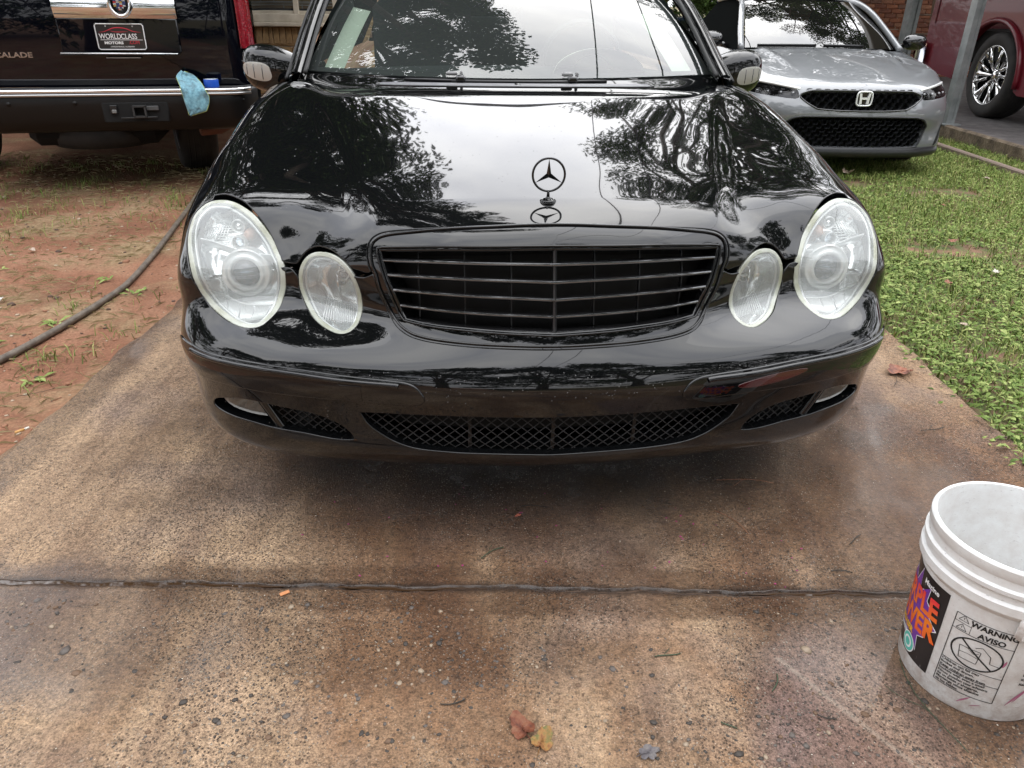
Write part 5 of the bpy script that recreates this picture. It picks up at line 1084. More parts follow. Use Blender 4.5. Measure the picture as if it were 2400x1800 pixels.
def vent_pt(u, v):
    x = -.475 + .95 * u; k = math.sqrt(max(0, 1 - (abs(u - .5) * 2) ** 14))
    y = 1.262 + (v - .5) * .078 * (.25 + .75 * k)
    return np.array([x, y, cowl_pt((x + .757) / 1.514, .35)[2] + .016 + .0 * v])
vo = vent.grid(vent_pt, 41, 4).build('vent_grille', M_TRIM, CAR)
M_SLAT = pmat('grey_vent_slat', (.16, .16, .17), .35, coat=.3)
for k in range(6):
    q = [vent_pt(u, (k + .5) / 6) + np.array([0, 0, .003]) for u in np.linspace(.015, .985, 24)]
    MB().tube(q, .0042, 6).build('vent_slat', M_SLAT, vo, True)
e = [vent_pt(u, 0) + np.array([0, -.004, .002]) for u in np.linspace(0, 1, 30)] + [vent_pt(u, 1) + np.array([0, .004, .002]) for u in np.linspace(1, 0, 30)]
MB().tube(e, .004, 6, closed=True).build('vent_rim', M_BLACK, vo, True)
for x in (-.19, .20):
    MB().box((x, 1.308, 1.0), (.034, .03, .022), bev=.006).build('washer_nozzle', M_CHROME if False else M_TRIMG, CAR, auto=40)
MB().lathe([(0, .004), (.008, .004), (.012, .0)], 20, (.004, 1.262, vent_pt(.5, .5)[2] + .006)).build('bonnet_pin', M_TRIMG, CAR, True)
# wiper arms parked at the foot of the glass
for a, b in (((-.30, -.05)), ((.26, .02))):
    arm = MB()
    pts = [screen(t, -.03 + .004 * abs(t - a), .006) for t in np.linspace(a, a + .75 if a < 0 else a - .78, 10)]
    arm.tube(pts, [.006] * 9 + [.004], 6)
    w = arm.build('wiper_arm', M_TRIM, CAR, True)
    p = screen(a, .004, .014)
    MB().box(p, (.040, .016, .013), bev=.004).add([], []).build('wiper_joint', pmat('wiper_joint_grey', (.22, .22, .22), .4), w, auto=40)
    MB().box(p + np.array([.034, 0, 0]), (.010, .018, .018), bev=.003).build('wiper_clip', MATS['wiper_joint_grey'], w, auto=40)

def scr(u, v): return screen(-1 + 2 * u, v)
ws = MB().grid(scr, 41, 25).build('windscreen', M_TINT, CAR, True)
# printed black band round the glass
for nm, f in (('screen_border', lambda u, v: screen(-1 + 2 * u, .0 + .035 * v, -.004)),):
    MB().grid(f, 41, 3).build(nm, M_TRIM, ws, True)
for s_ in (-1, 1):
    MB().grid(lambda u, v: screen(s_ * (1 - .045 * u), v, -.004), 3, 25).build('screen_border', M_TRIM, ws, True)
    # pillar: rounded section lofted up the side of the glass
    P = [(.752, 1.335, 1.004), (.748, 1.45, 1.055), (.735, 1.62, 1.146), (.715, 1.82, 1.245), (.675, 2.05, 1.345), (.63, 2.25, 1.40), (.60, 2.5, 1.425)]
    C_ = catmull([(s_ * p[0], p[1], p[2]) for p in P], .03)
    pm = MB(); sec = [(.030, -.03), (.030, .0), (.024, .012), (.012, .017), (-.004, .016), (-.018, .010), (-.026, .0), (-.028, -.02)]
    V = []; F = []
    for p in C_:
        for a, b in sec: V.append((p[0] + s_ * a * .95, p[1] - b * .45, p[2] + b * .9 - .3 * max(0, a) ))
    k = len(sec)
    for i in range(len(C_) - 1):
        for j in range(k - 1): F.append((i * k + j, i * k + j + 1, (i + 1) * k + j + 1, (i + 1) * k + j))
    pil = pm.add(V, F).build('windscreen_pillar', M_BLACK, CAR, True)
    for dx, dz, rr, mm in ((-.032, .010, .0075, M_RUB), (.034, -.012, .006, M_RUB), (.004, .0185, .0022, M_TRIM)):
        MB().tube([(p[0] + s_ * dx, p[1] - dz * .45, p[2] + dz * .9) for p in C_], rr, 7).build('pillar_seal', mm, pil, True)
    # pale cabin trim behind the glass edge
    M_SAGE = MATS.get('sage_cabin_trim') or pmat('sage_cabin_trim', (.62, .62, .52), .6)
    MB().grid(lambda u, v: screen(s_ * (.945 - .085 * u - .02 * u * v), .05 + .55 * v, -.04 - .02 * u), 5, 20).build('pillar_cabin_trim', M_SAGE, CAR, True)

# roof, side glass and rear body
def roof_pt(u, v):
    t = -1 + 2 * u; y = 2.10 + 1.45 * v
    z = 1.385 + .062 * math.sin(math.pi * min(1, v * .9 + .12)) - .03 * v - (.02 + .05 * abs(t) ** 3) * t * t
    return np.array([(.575 + .045 * math.sin(math.pi * v)) * t, y + .09 * t * t * (1 - v), z])
MB().grid(roof_pt, 25, 21).build('roof', M_BLACK, CAR, True)
def side_sec(y):
    k = 1 - .06 * max(0, (y - 4.0) / .8) ** 2
    return [(.84 * k, .22), (.895 * k, .30), (.912 * k, .48), (.912 * k, .70), (.900 * k, .82), (.862 * k, .925), (.775 * k, 1.0 + .0 * y)]
ys_ = np.linspace(1.362, 4.78, 24)
for s_ in (-1, 1):
    m = MB(); V = []; F = []; k = 7
    for y in ys_:
        for x, z in side_sec(y): V.append((s_ * x, y, z))
    for i in range(len(ys_) - 1):
        for j in range(k - 1): F.append((i * k + j, i * k + j + 1, (i + 1) * k + j + 1, (i + 1) * k + j))
    m.add(V, F).build('body_side', M_BLACK, CAR, True)
    def sg(u, v):
        y = 1.50 + 2.25 * u
        bot = np.array([s_ * .775, y, 1.0]); tx = .60 + .02 * math.sin(math.pi * u)
        top = np.array([s_ * tx, max(y, 2.2) + .02, 1.405 - .05 * u]) if u > .28 else np.array([s_ * (.748 - .15 * u / .28), 1.45 + .78 * (u / .28), 1.03 + .37 * u / .28])
        return bot * (1 - v) + top * v
    MB().grid(sg, 24, 5).build('side_window', M_SIDEGL, CAR, True)
MB().grid(lambda u, v: np.array([(-1 + 2 * u) * (.60 + .16 * v), 3.55 + .45 * v, 1.36 - .36 * v]), 9, 6).build('rear_window', M_SIDEGL, CAR, True)
MB().grid(lambda u, v: np.array([(-1 + 2 * u) * .775 * (1 - .05 * v), 3.98 + .80 * v, 1.0 - .03 * v * v]), 9, 8).build('boot_lid', M_BLACK, CAR, True)
MB().grid(lambda u, v: np.array([(-1 + 2 * u) * (.73 + .12 * v), 4.78, .97 - .75 * v]), 9, 5).build('rear_panel', M_BLACK, CAR, True)
MB().box((0, 2.9, .215), (1.62, 3.7, .03)).build('underbody', M_VOID, CAR)
MB().box((0, .62, .23), (1.10, .95, .03)).build('engine_undertray', M_VOID, CAR)
# cabin
M_CAB = pmat('dark_cabin', (.018, .02, .021), .7)
MB().grid(lambda u, v: np.array([(-1 + 2 * u) * .70, 1.42 + .42 * v, .972 + .045 * math.sin(v * 2.6) - .02 * (2 * u - 1) ** 2]), 15, 9).build('dashboard', M_CAB, CAR, True)
MB().grid(lambda u, v: np.array([.335 + .175 * math.cos(math.pi * u) * math.sqrt(max(0, 1 - (v * .9) ** 2)), 1.53 + .16 * v, .995 + .095 * math.sin(math.pi * u) * math.sqrt(max(0, 1 - (v * .75) ** 2))]), 21, 9).build('instrument_hood', pmat('pale_beige_cabin', (.80, .77, .66), .55), CAR, True)
MB().lathe([(.17, -.012), (.182, 0), (.17, .012), (.158, 0), (.17, -.012)], 36, (.335, 1.98, 1.0), 'y').build('steering_wheel', M_CAB, CAR, True)
for sx in (-.36, .36):
    b = MB(); b.box((sx, 2.62, .95), (.48, .14, .62), Matrix.Rotation(R(-14), 3, 'X'), .05); st = b.build('front_seat', pmat('grey_seat', (.05, .055, .058), .75) if 'grey_seat' not in MATS else MATS['grey_seat'], CAR, auto=50)
    MB().box((sx, 2.72, 1.30), (.26, .10, .17), Matrix.Rotation(R(-8), 3, 'X'), .04).build('headrest', MATS['grey_seat'], st, auto=50)
    MB().box((sx, 2.35, .62), (.5, .55, .16), bev=.05).build('seat_cushion', MATS['grey_seat'], st, auto=50)
MB().box((0, 3.5, .85), (1.3, .18, .62), bev=.06).build('rear_seat', MATS['grey_seat'], CAR, auto=50)
MB().box((0, 2.02, 1.30), (.20, .03, .065), bev=.012).build('rear_view_mirror', M_CAB, CAR, auto=40)

# wheels
M_TYRE = pmat('tyre_rubber', (.016, .016, .017), .75)
_n = NT(M_TYRE); _n.set(Base_Color=_n.ramp(_n.noise(7, 5), [(.35, (.012, .012, .012)), (.7, (.035, .031, .028))]))
M_ALLOY = pmat('silver_alloy', (.45, .46, .47), .25, metal=.9)
def wheel(parent, c, r, w, rim, mat_rim, spokes=10, side=1, name='wheel', ring=True):
    """wheel about the local x axis; side = direction of the outer face"""
    h = w / 2; prof = [(rim * .98, -h * .86), (rim * 1.06, -h * .97), (r * .90, -h), (r * .975, -h * .86), (r, -h * .6), (r, h * .6), (r * .975, h * .86), (r * .90, h), (rim * 1.06, h * .97), (rim * .98, h * .86)]
    ty = MB().lathe(prof, 48, c, 'x').build(name, M_TYRE, parent, True)
    tg = MB()
    for k in range(-2, 3): tg.lathe([(r + .001, k * w * .14 - .004), (r + .0045, k * w * .14 - .003), (r + .0045, k * w * .14 + .003), (r + .001, k * w * .14 + .004)], 48, c, 'x')
    tg.build('tread_rib', M_TYRE, ty)
    o = side * h
    MB().lathe([(rim * .98, -side * h * .8), (rim * .96, 0), (rim * .985, o * .80), (rim * 1.0, o * .92), (rim * .955, o * .90), (rim * .93, o * .55), (rim * .90, -side * h * .7)], 48, c, 'x').build('rim', mat_rim, ty, True)
    hub = MB().lathe([(0, o * .62), (rim * .12, o * .62), (rim * .22, o * .52), (rim * .26, o * .3), (rim * .2, 0)], 32, c, 'x').build('hub', mat_rim, ty, True)
    for k in range(spokes):
        a = 2 * math.pi * k / spokes; ca, sa = math.cos(a), math.sin(a); da = .55 / spokes
        m = MB(); V = []
        for rr, wd, xx in ((rim * .18, rim * .05, o * .52), (rim * .45, rim * .06, o * .60), (rim * .78, rim * .075, o * .72), (rim * .95, rim * .11, o * .80)):
            for q, dx in ((-1, -.02), (-.6, 0.0), (.6, 0.0), (1, -.02)):
                V.append((c[0] + xx + side * dx, c[1] + ca * rr - sa * wd * q, c[2] + sa * rr + ca * wd * q))
        F = [(i * 4 + j, i * 4 + j + 1, i * 4 + j + 5, i * 4 + j + 4) for i in range(3) for j in range(3)]
        m.add(V, F).build('spoke', mat_rim, ty, True)
    MB().lathe([(0, -side * h * .3), (rim * .88, -side * h * .35)], 32, c, 'x').build('wheel_back', M_VOID, ty)
    return ty
for s_ in (-1, 1):
    for yy in (.86, 3.71):
        wheel(CAR, (s_ * .775, yy, .325), .322, .225, .21, M_ALLOY, 7, s_)

# door mirrors
def mirror(s_):
    c = np.array([.905, 1.675, 1.003])
    def f(u, v, k=1.0):
        th = 2 * math.pi * u; x = -1 + 2 * v           # v runs from the stem (inner) to the tip
        env = (max(0, 1 - abs(x) ** 3.2)) ** .5 if x > 0 else (max(0, 1 - .55 * abs(x) ** 1.7)) ** .8
        if v >= .999: env = 0.0
        cy, sz = math.cos(th), math.sin(th)
        ey = abs(cy) ** .8 * (1 if cy > 0 else -1); ez = abs(sz) ** .75 * (1 if sz > 0 else -1)
        yy = -.080 * ey * env * k if ey > 0 else .035 * abs(ey) * env
        zz = ez * (.083 if ez > 0 else .080) * env * k
        return np.array([s_ * (c[0] + x * .118 + (k - 1) * .0 - .012 * (1 - env)), c[1] + yy + .02 * x, c[2] + zz + .006 * x - .018 * (1 - x) * .5 * (1 if zz < 0 else .3)])
    h = MB().grid(lambda u, v: f(u, v), 40, 26, True).build('door_mirror', M_BLACK, CAR, True)
    # clear turn-signal lens low on the outer front face
    g = MB()
    def ind(u, v, k=1.025):
        a = -.10 + 2 * math.pi * 0
        vv = .44 + .51 * u
        hh = .50 * (max(.02, 1 - abs((u - .5) * 2) ** 3.0)) ** .5
        th = R(-5) + (v - .5) * R(62) * hh
        return f((th / (2 * math.pi)) % 1.0, vv, k)
    g.grid(ind, 22, 9)
    lens = g.build('signal_lens', MATS.get('clear_signal_lens') or glass_mat('clear_signal_lens', (.98, .98, .97), (.85, .85, .82), .22, 1.45, .02), h, True)
    MB().grid(lambda u, v: ind(u, v, 1.012), 22, 9).build('signal_reflector', MATS.get('clear_signal_white') or pmat('clear_signal_white', (.88, .87, .82), .3, metal=.15), h, True)
    for uu in (.28, .55, .8):
        MB().tube([ind(uu, v, 1.02) for v in (.15, .5, .85)], .0016, 6).build('signal_rib', M_TRIMG, h, True)
    MB().tube([(s_ * (c[0] - .118 * .8), c[1] + .02, c[2] - .02), (s_ * .77, c[1] + .03, c[2] - .02), (s_ * .72, c[1] + .06, c[2] - .02)], [.05, .04, .045], 12).build('mirror_stem', M_BLACK, h, True)
    MB().tube([f(k / 40, .045, 1.01) for k in range(40)], .006, 6, closed=True).build('mirror_gasket', M_RUB, h, True)
mirror(-1); mirror(1)

# bonnet star
sp, sn = SK.at([(0.0, .276, .813)])
sx, sy, sz = sp[0]
star = MB().lathe([(0, .012), (.0035, .012), (.005, .0085), (.011, .0065), (.0135, .0045), (.0165, .0042), (.019, .002), (.0195, -.003)], 36, (sx, sy, sz)).build('bonnet_star', M_BLACK, CAR, True)
zc = sz + .022 + .0385
MB().tube([(sx, sy, sz + .008), (sx, sy, sz + .026)], [.0042, .0026], 10).build('star_stem', M_BLACK, star, True)
MB().tube([(sx + .0375 * math.sin(a), sy, zc + .0375 * math.cos(a)) for a in np.linspace(0, 2 * math.pi, 60)[:-1]], .0027, 8, closed=True).build('star_ring', M_BLACK, star, True)
for k in range(3):
    a = R(120 * k); d = np.array([math.sin(a), 0, math.cos(a)]); t = np.array([math.cos(a), 0, -math.sin(a)]); o = np.array([sx, sy, zc])
    V = [o + t * .0052 + np.array([0, 0, 0]), o - t * .0052, o + d * .0365, o + np.array([0, -.0038, 0]), o + np.array([0, .0038, 0])]
    V[0] = o + t * .0055 + d * .002; V[1] = o - t * .0055 + d * .002
    MB().add(V, [(0, 2, 3), (3, 2, 1), (1, 2, 4), (4, 2, 0), (0, 3, 1, 4)]).build('star_point', M_BLACK, star)
# ------------------------------------------------------------------ other vehicles
HK_COEF = """.6960 .9275 1.1130 1.2545 1.3555 1.4207 1.4553 1.4652 1.4561 1.4334 1.4021 1.3664 1.3297 1.2942 1.2610 1.2298 1.1991 1.1665 1.1296 1.0870 1.0397 .9910 .9461 .9104 .8888 .8846 .8999 .9350 .9887 1.0589 1.1430 1.2382 1.3424 1.4540 1.5724;.1426 .4492 .7026 .9039 1.0556 1.1618 1.2280 1.2607 1.2670 1.2541 1.2285 1.1960 1.1611 1.1276 1.0977 1.0730 1.0532 1.0369 1.0211 1.0023 .9791 .9546 .9342 .9236 .9271 .9475 .9853 1.0392 1.1061 1.1829 1.2666 1.3556 1.4493 1.5478 1.6513;-.4005 -.0132 .3137 .5806 .7887 .9412 1.0428 1.1005 1.1230 1.1196 1.0995 1.0708 1.0395 1.0097 .9839 .9636 .9499 .9434 .9427 .9442 .9436 .9408 .9396 .9467 .9679 1.0063 1.0608 1.1268 1.1991 1.2739 1.3499 1.4278 1.5087 1.5940 1.6843;-.9331 -.4610 -.0559 .2821 .5529 .7579 .9002 .9863 1.0255 1.0303 1.0140 .9888 .9631 .9406 .9218 .9067 .8965 .8930 .8978 .9133 .9364 .9541 .9638 .9783 1.0088 1.0602 1.1263 1.1960 1.2626 1.3253 1.3869 1.4508 1.5193 1.5939 1.6749;-1.4502 -.8936 -.4088 .0035 .3423 .6067 .7973 .9176 .9761 .9875 .9711 .9471 .9284 .9171 .9083 .9006 .8990 .9015 .9025 .9182 .9565 .9862 .9950 1.0099 1.0428 1.1072 1.1768 1.2339 1.2799 1.3228 1.3692 1.4225 1.4838 1.5530 1.6300;-1.9404 -1.3042 -.7436 -.2591 .1482 .4764 .7229 .8869 .9720 .9916 .9716 .9466 .9334 .9304 .9281 .9212 .9306 .9501 .9431 .9332 .9442 .9645 .9919 1.0262 1.0616 1.1366 1.1814 1.2032 1.2245 1.2555 1.2978 1.3502 1.4115 1.4810 1.5584;-2.3865 -1.6786 -1.0506 -.5022 -.0337 .3539 .6575 .8730 .9967 1.0337 1.0125 .9950 .9814 .9673 .9614 .9579 .9474 .9442 .9691 .9882 1.0108 1.0161 1.0198 1.0279 1.0353 1.0537 1.0530 1.0670 1.0987 1.1417 1.1926 1.2506 1.3160 1.3888 1.4691;-2.7692 -1.9970 -1.3107 -.7096 -.1930 .2399 .5884 .8495 1.0170 1.0851 1.0713 1.0495 1.0290 1.0292 1.0244 1.0226 1.0431 1.0543 1.0258 .9844 .9310 .8863 .8588 .8419 .8403 .8567 .8999 .9351 .9755 1.0230 1.0779 1.1401 1.2096 1.2864 1.3707;-3.0723 -2.2399 -1.5011 -.8553 -.3012 .1631 .5392 .8284 1.0294 1.1321 1.1210 1.0909 1.1111 1.1109 1.0942 1.0708 1.0236 .9704 .8752 .8282 .7923 .7739 .7684 .7608 .7696 .7669 .7832 .8128 .8576 .9086 .9660 1.0308 1.1032 1.1835 1.2715;-3.2871 -2.3957 -1.6063 -.9181 -.3295 .1623 .5602 .8648 1.0659 1.1242 1.0761 1.0978 1.1361 1.1010 1.0795 1.0081 .9199 .8466 .8038 .7692 .7408 .7090 .6918 .6757 .6811 .6882 .7057 .7280 .7626 .8092 .8662 .9320 1.0060 1.0881 1.1785;-3.4165 -2.4664 -1.6273 -.8982 -.2778 .2351 .6396 .9287 1.0839 1.0752 1.0487 1.1116 1.0902 1.0755 1.0247 .9191 .8510 .7926 .7421 .6976 .6707 .6507 .6452 .6360 .6350 .6375 .6497 .6689 .6981 .7387 .7904 .8527 .9249 1.0064 1.0973;-3.4746 -2.4698 -1.5860 -.8233 -.1823 .3347 .7212 .9657 1.0545 1.0198 1.0334 1.0793 1.0480 1.0455 .9556 .8614 .7959 .7383 .6958 .6639 .6383 .6172 .6004 .5904 .5907 .5969 .6092 .6272 .6530 .6890 .7361 .7942 .8630 .9423 1.0317;-3.4856 -2.4359 -1.5186 -.7349 -.0881 .4171 .7745 .9780 1.0240 .9825 1.0205 1.0420 1.0134 1.0071 .9021 .8236 .7600 .7079 .6659 .6324 .6064 .5892 .5799 .5769 .5758 .5782 .5860 .6009 .6237 .6564 .7001 .7549 .8205 .8971 .9843;-3.4768 -2.3982 -1.4610 -.6676 -.0227 .4681 .8007 .9746 .9961 .9571 1.0086 1.0123 .9940 .9801 .8746 .7998 .7377 .6877 .6482 .6171 .5936 .5755 .5623 .5537 .5515 .5566 .5676 .5841 .6067 .6380 .6798 .7325 .7960 .8705 .9559;-3.4701 -2.3819 -1.4384 -.6425 .0010 .4864 .8101 .9731 .9873 .9507 1.0041 1.0017 .9866 .9695 .8650 .7913 .7304 .6812 .6420 .6108 .5870 .5701 .5592 .5537 .5529 .5563 .5650 .5796 .6011 .6318 .6731 .7252 .7881 .8618 .9465;-3.4738 -2.3962 -1.4597 -.6669 -.0224 .4683 .8007 .9746 .9961 .9571 1.0086 1.0123 .9940 .9801 .8746 .7998 .7377 .6877 .6482 .6171 .5936 .5755 .5623 .5537 .5515 .5566 .5676 .5841 .6067 .6380 .6798 .7325 .7961 .8707 .9562;-3.4796 -2.4317 -1.5158 -.7333 -.0873 .4174 .7745 .9780 1.0240 .9825 1.0205 1.0420 1.0134 1.0071 .9021 .8236 .7600 .7079 .6659 .6324 .6064 .5892 .5799 .5769 .5758 .5782 .5860 .6009 .6237 .6564 .7001 .7549 .8207 .8973 .9848;-3.4655 -2.4632 -1.5817 -.8207 -.1809 .3352 .7213 .9657 1.0545 1.0198 1.0334 1.0793 1.0480 1.0455 .9556 .8614 .7959 .7383 .6958 .6639 .6383 .6172 .6004 .5904 .5907 .5969 .6092 .6272 .6530 .6890 .7361 .7942 .8632 .9426 1.0322;-3.4042 -2.4575 -1.6211 -.8943 -.2757 .2361 .6398 .9287 1.0839 1.0752 1.0487 1.1116 1.0902 1.0755 1.0247 .9191 .8510 .7926 .7421 .6976 .6707 .6507 .6452 .6360 .6350 .6375 .6497 .6689 .6981 .7387 .7904 .8528 .9249 1.0065 1.0972;-3.2719 -2.3845 -1.5985 -.9131 -.3265 .1637 .5607 .8648 1.0659 1.1243 1.0761 1.0978 1.1361 1.1010 1.0795 1.0081 .9199 .8466 .8038 .7692 .7408 .7091 .6919 .6757 .6811 .6882 .7057 .7280 .7626 .8092 .8662 .9318 1.0055 1.0873 1.1772;-3.0548 -2.2271 -1.4922 -.8494 -.2976 .1649 .5400 .8286 1.0294 1.1321 1.1210 1.0909 1.1111 1.1109 1.0942 1.0708 1.0236 .9704 .8752 .8282 .7923 .7739 .7684 .7608 .7696 .7669 .7832 .8129 .8576 .9084 .9655 1.0297 1.1014 1.1807 1.2676;-2.7509 -1.9838 -1.3016 -.7038 -.1896 .2416 .5891 .8497 1.0170 1.0851 1.0713 1.0495 1.0290 1.0292 1.0244 1.0226 1.0431 1.0543 1.0258 .9844 .9310 .8863 .8588 .8419 .8403 .8567 .8999 .9351 .9752 1.0221 1.0761 1.1371 1.2051 1.2802 1.3625;-2.3692 -1.6667 -1.0431 -.4980 -.0317 .3544 .6574 .8727 .9966 1.0337 1.0126 .9950 .9814 .9673 .9614 .9579 .9474 .9442 .9691 .9882 1.0108 1.0160 1.0198 1.0279 1.0353 1.0537 1.0530 1.0665 1.0974 1.1390 1.1883 1.2443 1.3073 1.3773 1.4545;-1.9266 -1.2961 -.7399 -.2584 .1471 .4743 .7208 .8853 .9712 .9913 .9716 .9467 .9334 .9304 .9280 .9212 .9306 .9501 .9431 .9332 .9442 .9645 .9919 1.0262 1.0617 1.1365 1.1808 1.2015 1.2213 1.2501 1.2898 1.3391 1.3969 1.4624 1.5354;-1.4431 -.8921 -.4113 -.0014 .3363 .6008 .7924 .9141 .9742 .9869 .9714 .9479 .9293 .9177 .9086 .9005 .8988 .9012 .9024 .9182 .9563 .9861 .9949 1.0098 1.0428 1.1067 1.1754 1.2310 1.2746 1.3143 1.3569 1.4057 1.4619 1.5255 1.5963;-.9364 -.4693 -.0672 .2695 .5408 .7474 .8922 .9810 1.0230 1.0301 1.0154 .9911 .9656 .9428 .9233 .9076 .8970 .8934 .8983 .9137 .9365 .9538 .9637 .9789 1.0098 1.0611 1.1260 1.1934 1.2566 1.3147 1.3708 1.4283 1.4897 1.5563 1.6288;-.4181 -.0343 .2913 .5591 .7700 .9263 1.0325 1.0948 1.1213 1.1211 1.1031 1.0754 1.0441 1.0137 .9867 .9653 .9507 .9437 .9430 .9447 .9445 .9424 .9425 .9512 .9736 1.0123 1.0655 1.1285 1.1959 1.2642 1.3322 1.4009 1.4717 1.5460 1.6245;.1068 .4124 .6677 .8732 1.0310 1.1441 1.2173 1.2565 1.2680 1.2588 1.2353 1.2032 1.1675 1.1320 1.0997 1.0723 1.0504 1.0329 1.0172 .9997 .9791 .9581 .9418 .9352 .9418 .9638 1.0008 1.0512 1.1118 1.1795 1.2518 1.3277 1.4070 1.4901 1.5774;.6385 .8735 1.0656 1.2159 1.3270 1.4024 1.4465 1.4644 1.4614 1.4425 1.4126 1.3759 1.3359 1.2956 1.2568 1.2203 1.1857 1.1515 1.1156 1.0767 1.0354 .9944 .9581 .9309 .9163 .9167 .9331 .9651 1.0115 1.0701 1.1387 1.2154 1.2989 1.3885 1.4842;1.1797 1.3516 1.4873 1.5886 1.6585 1.7005 1.7188 1.7174 1.7005 1.6720 1.6354 1.5935 1.5485 1.5019 1.4540 1.4047 1.3531 1.2982 1.2394 1.1770 1.1125 1.0485 .9886 .9367 .8965 .8708 .8618 .8703 .8964 .9390 .9968 1.0679 1.1504 1.2430 1.3447"""
def text(name, s, size, mat, parent, loc, rot=(R(90), 0, 0), depth=.001, align='LEFT', bold=0.0, shear=0.0, sx=1.0, space=1.0):
    cu = bpy.data.curves.new(name, 'FONT'); cu.body = s; cu.size = size; cu.align_x = align; cu.extrude = depth; cu.offset = bold; cu.shear = shear; cu.space_character = space
    cu.resolution_u = 3
    ob = bpy.data.objects.new(name, cu); COL.objects.link(ob)
    dg = bpy.context.evaluated_depsgraph_get(); me = bpy.data.meshes.new_from_object(ob.evaluated_get(dg))
    bpy.data.objects.remove(ob)
    me.materials.clear(); me.materials.append(mat)
    o = link(bpy.data.objects.new(name, me), parent); o.location = loc; o.rotation_euler = rot; o.scale = (sx, 1, 1)
    return o

# --- black sport utility vehicle, seen from behind
M_NAVY = pmat('black_blue_paint', (.002, .0024, .005), .05, spec=.1, coat=1.0, coat_rough=.01)
MATS['black_blue_paint'].node_tree.nodes['Principled BSDF'].inputs['Coat IOR'].default_value = 1.35
M_BUMPD = pmat('dark_bumper_plastic', (.006, .0055, .0055), .42, spec=.3)
M_STEEL = pmat('brushed_step_metal', (.42, .42, .42), .28, metal=.9)
M_TAIL = pmat('red_tail_lens', (.30, .006, .018), .12, coat=1.0)
n = NT(M_TAIL); v = n.voro(62); n.set(Base_Color=n.ramp(v, [(.16, (.42, .012, .03)), (.34, (.20, .003, .010))]), Normal=n.bump(v, .25, .006))
SUV = thing('sport_utility_vehicle', 'black sport utility vehicle seen from behind with chrome tailgate trim', 'car', (-2.5, 5.4, 0), R(15))
XC = -.085
def rear(u, v):
    x = -1.23 + 2.06 * u; z = .70 + 1.15 * v
    k = max(0.0, x - .66, -x - 1.06) / .17
    y = .01 * (x / .8) ** 2 + .13 * k ** 2.2 + .10 * max(0, v - .5) ** 1.5 - .012 * math.sin(math.pi * min(1, v * 1.6))
    return (XC + x - (.02 * k * k * (1 if x > 0 else -1)), y, z)
MB().grid(rear, 60, 30).build('tailgate', M_NAVY, SUV, True)
for s_ in (-1, 1):
    MB().grid(lambda u, v: (XC - .4 + s_ * (1.21 + .02 * math.sin(math.pi * min(1, v * 1.2))), .13 + 4.7 * u, .52 + 1.3 * v), 12, 10).build('body_side', M_NAVY, SUV, True)
MB().box((XC - .2, 2.6, 1.86), (1.9, 4.6, .06), bev=.02).build('roof', M_NAVY, SUV)
tr = MB(); tr.grid(lambda u, v: (-.447 + .722 * u, -.035 - .02 * math.sin(math.pi * v) - .008 * (1 - (2 * u - 1) ** 2), 1.112 + .125 * v), 24, 9)
o = tr.build('chrome_trim', M_CHROME, SUV, True)
MB().box((-.086, -.045, 1.134), (.715, .012, .004)).build('trim_groove', M_TRIM, o)
MB().box((-.09, -.012, 1.01), (.72, .03, .205), bev=.008).build('plate_recess', M_NAVY, SUV, auto=40)
MB().box((-.10, -.045, .905), (.715, .07, .012), bev=.004).build('recess_lip', M_NAVY, SUV)
MB().tube([(-.45, -.078, .909), (.25, -.078, .905)], .0045, 6).build('lip_highlight_trim', M_CHROME, SUV, True)
MB().box((-.09, -.04, .880), (.21, .02, .007), bev=.002).build('tailgate_handle', M_STEEL, SUV)
# wreath emblem
em = MB().tube([(-.047 + .062 * math.sin(a), -.075, 1.20 + .075 * math.cos(a)) for a in np.linspace(0, 2 * math.pi, 48)[:-1]], .013, 10, closed=True).build('badge_ring', M_CHROME, SUV, True)
MB().lathe([(0, -.070), (.055, -.068), (.06, -.05)], 32, (-.047, 0, 1.20), 'y').build('badge_field', M_TRIM, em, True)
cols = [pmat('badge_red', (.45, .04, .04), .3, metal=.5), pmat('badge_silver', (.6, .6, .6), .2, metal=.9), pmat('badge_gold', (.5, .36, .12), .25, metal=.8), pmat('badge_dark_blue', (.05, .07, .18), .3, metal=.4)]
for r_ in range(6):
    w = .036 if r_ > 1 else (.022 if r_ == 1 else .010)
    for k in range(4):
        MB().box((-.047 - w + w * (k + .5) / 2, -.076, 1.163 + r_ * .0105), (w / 2 * .94, .006, .009)).build('badge_block', cols[(r_ * 3 + k * (2 if r_ % 2 else 1)) % 4], em)
# licence plate
M_PLT = pmat('plate_black', (.008, .008, .009), .3, coat=.5); M_WHT = pmat('plate_white', (.75, .75, .74), .45); M_PRED = pmat('plate_red', (.55, .02, .045), .4)
PX, PZ = -.0835, 1.004
pl = MB().box((PX, -.036, PZ), (.292, .006, .158), bev=.006).build('licence_plate', M_PLT, SUV, auto=40)
fr = MB(); W2, H2 = .143, .0755
q = [(PX + sx * W2 * cx, -.041, PZ + sz * H2 * cz) for sx, sz, cx, cz in ((-1, -1, .93, 1), (1, -1, .93, 1), (1, -1, 1, .87), (1, 1, 1, .87), (1, 1, .93, 1), (-1, 1, .93, 1), (-1, 1, 1, .87), (-1, -1, 1, .87))]
fr.tube(q, .0036, 6, closed=True).build('plate_frame', M_WHT, pl, True)
text('lettering', 'WORLD', .044, M_WHT, pl, (PX - .128, -.0395, PZ - .012), depth=.0004, sx=.80, bold=.0004)
text('lettering', 'CLASS', .044, M_WHT, pl, (PX + .000, -.0397, PZ - .012), depth=.0004, sx=.80, bold=.0004)
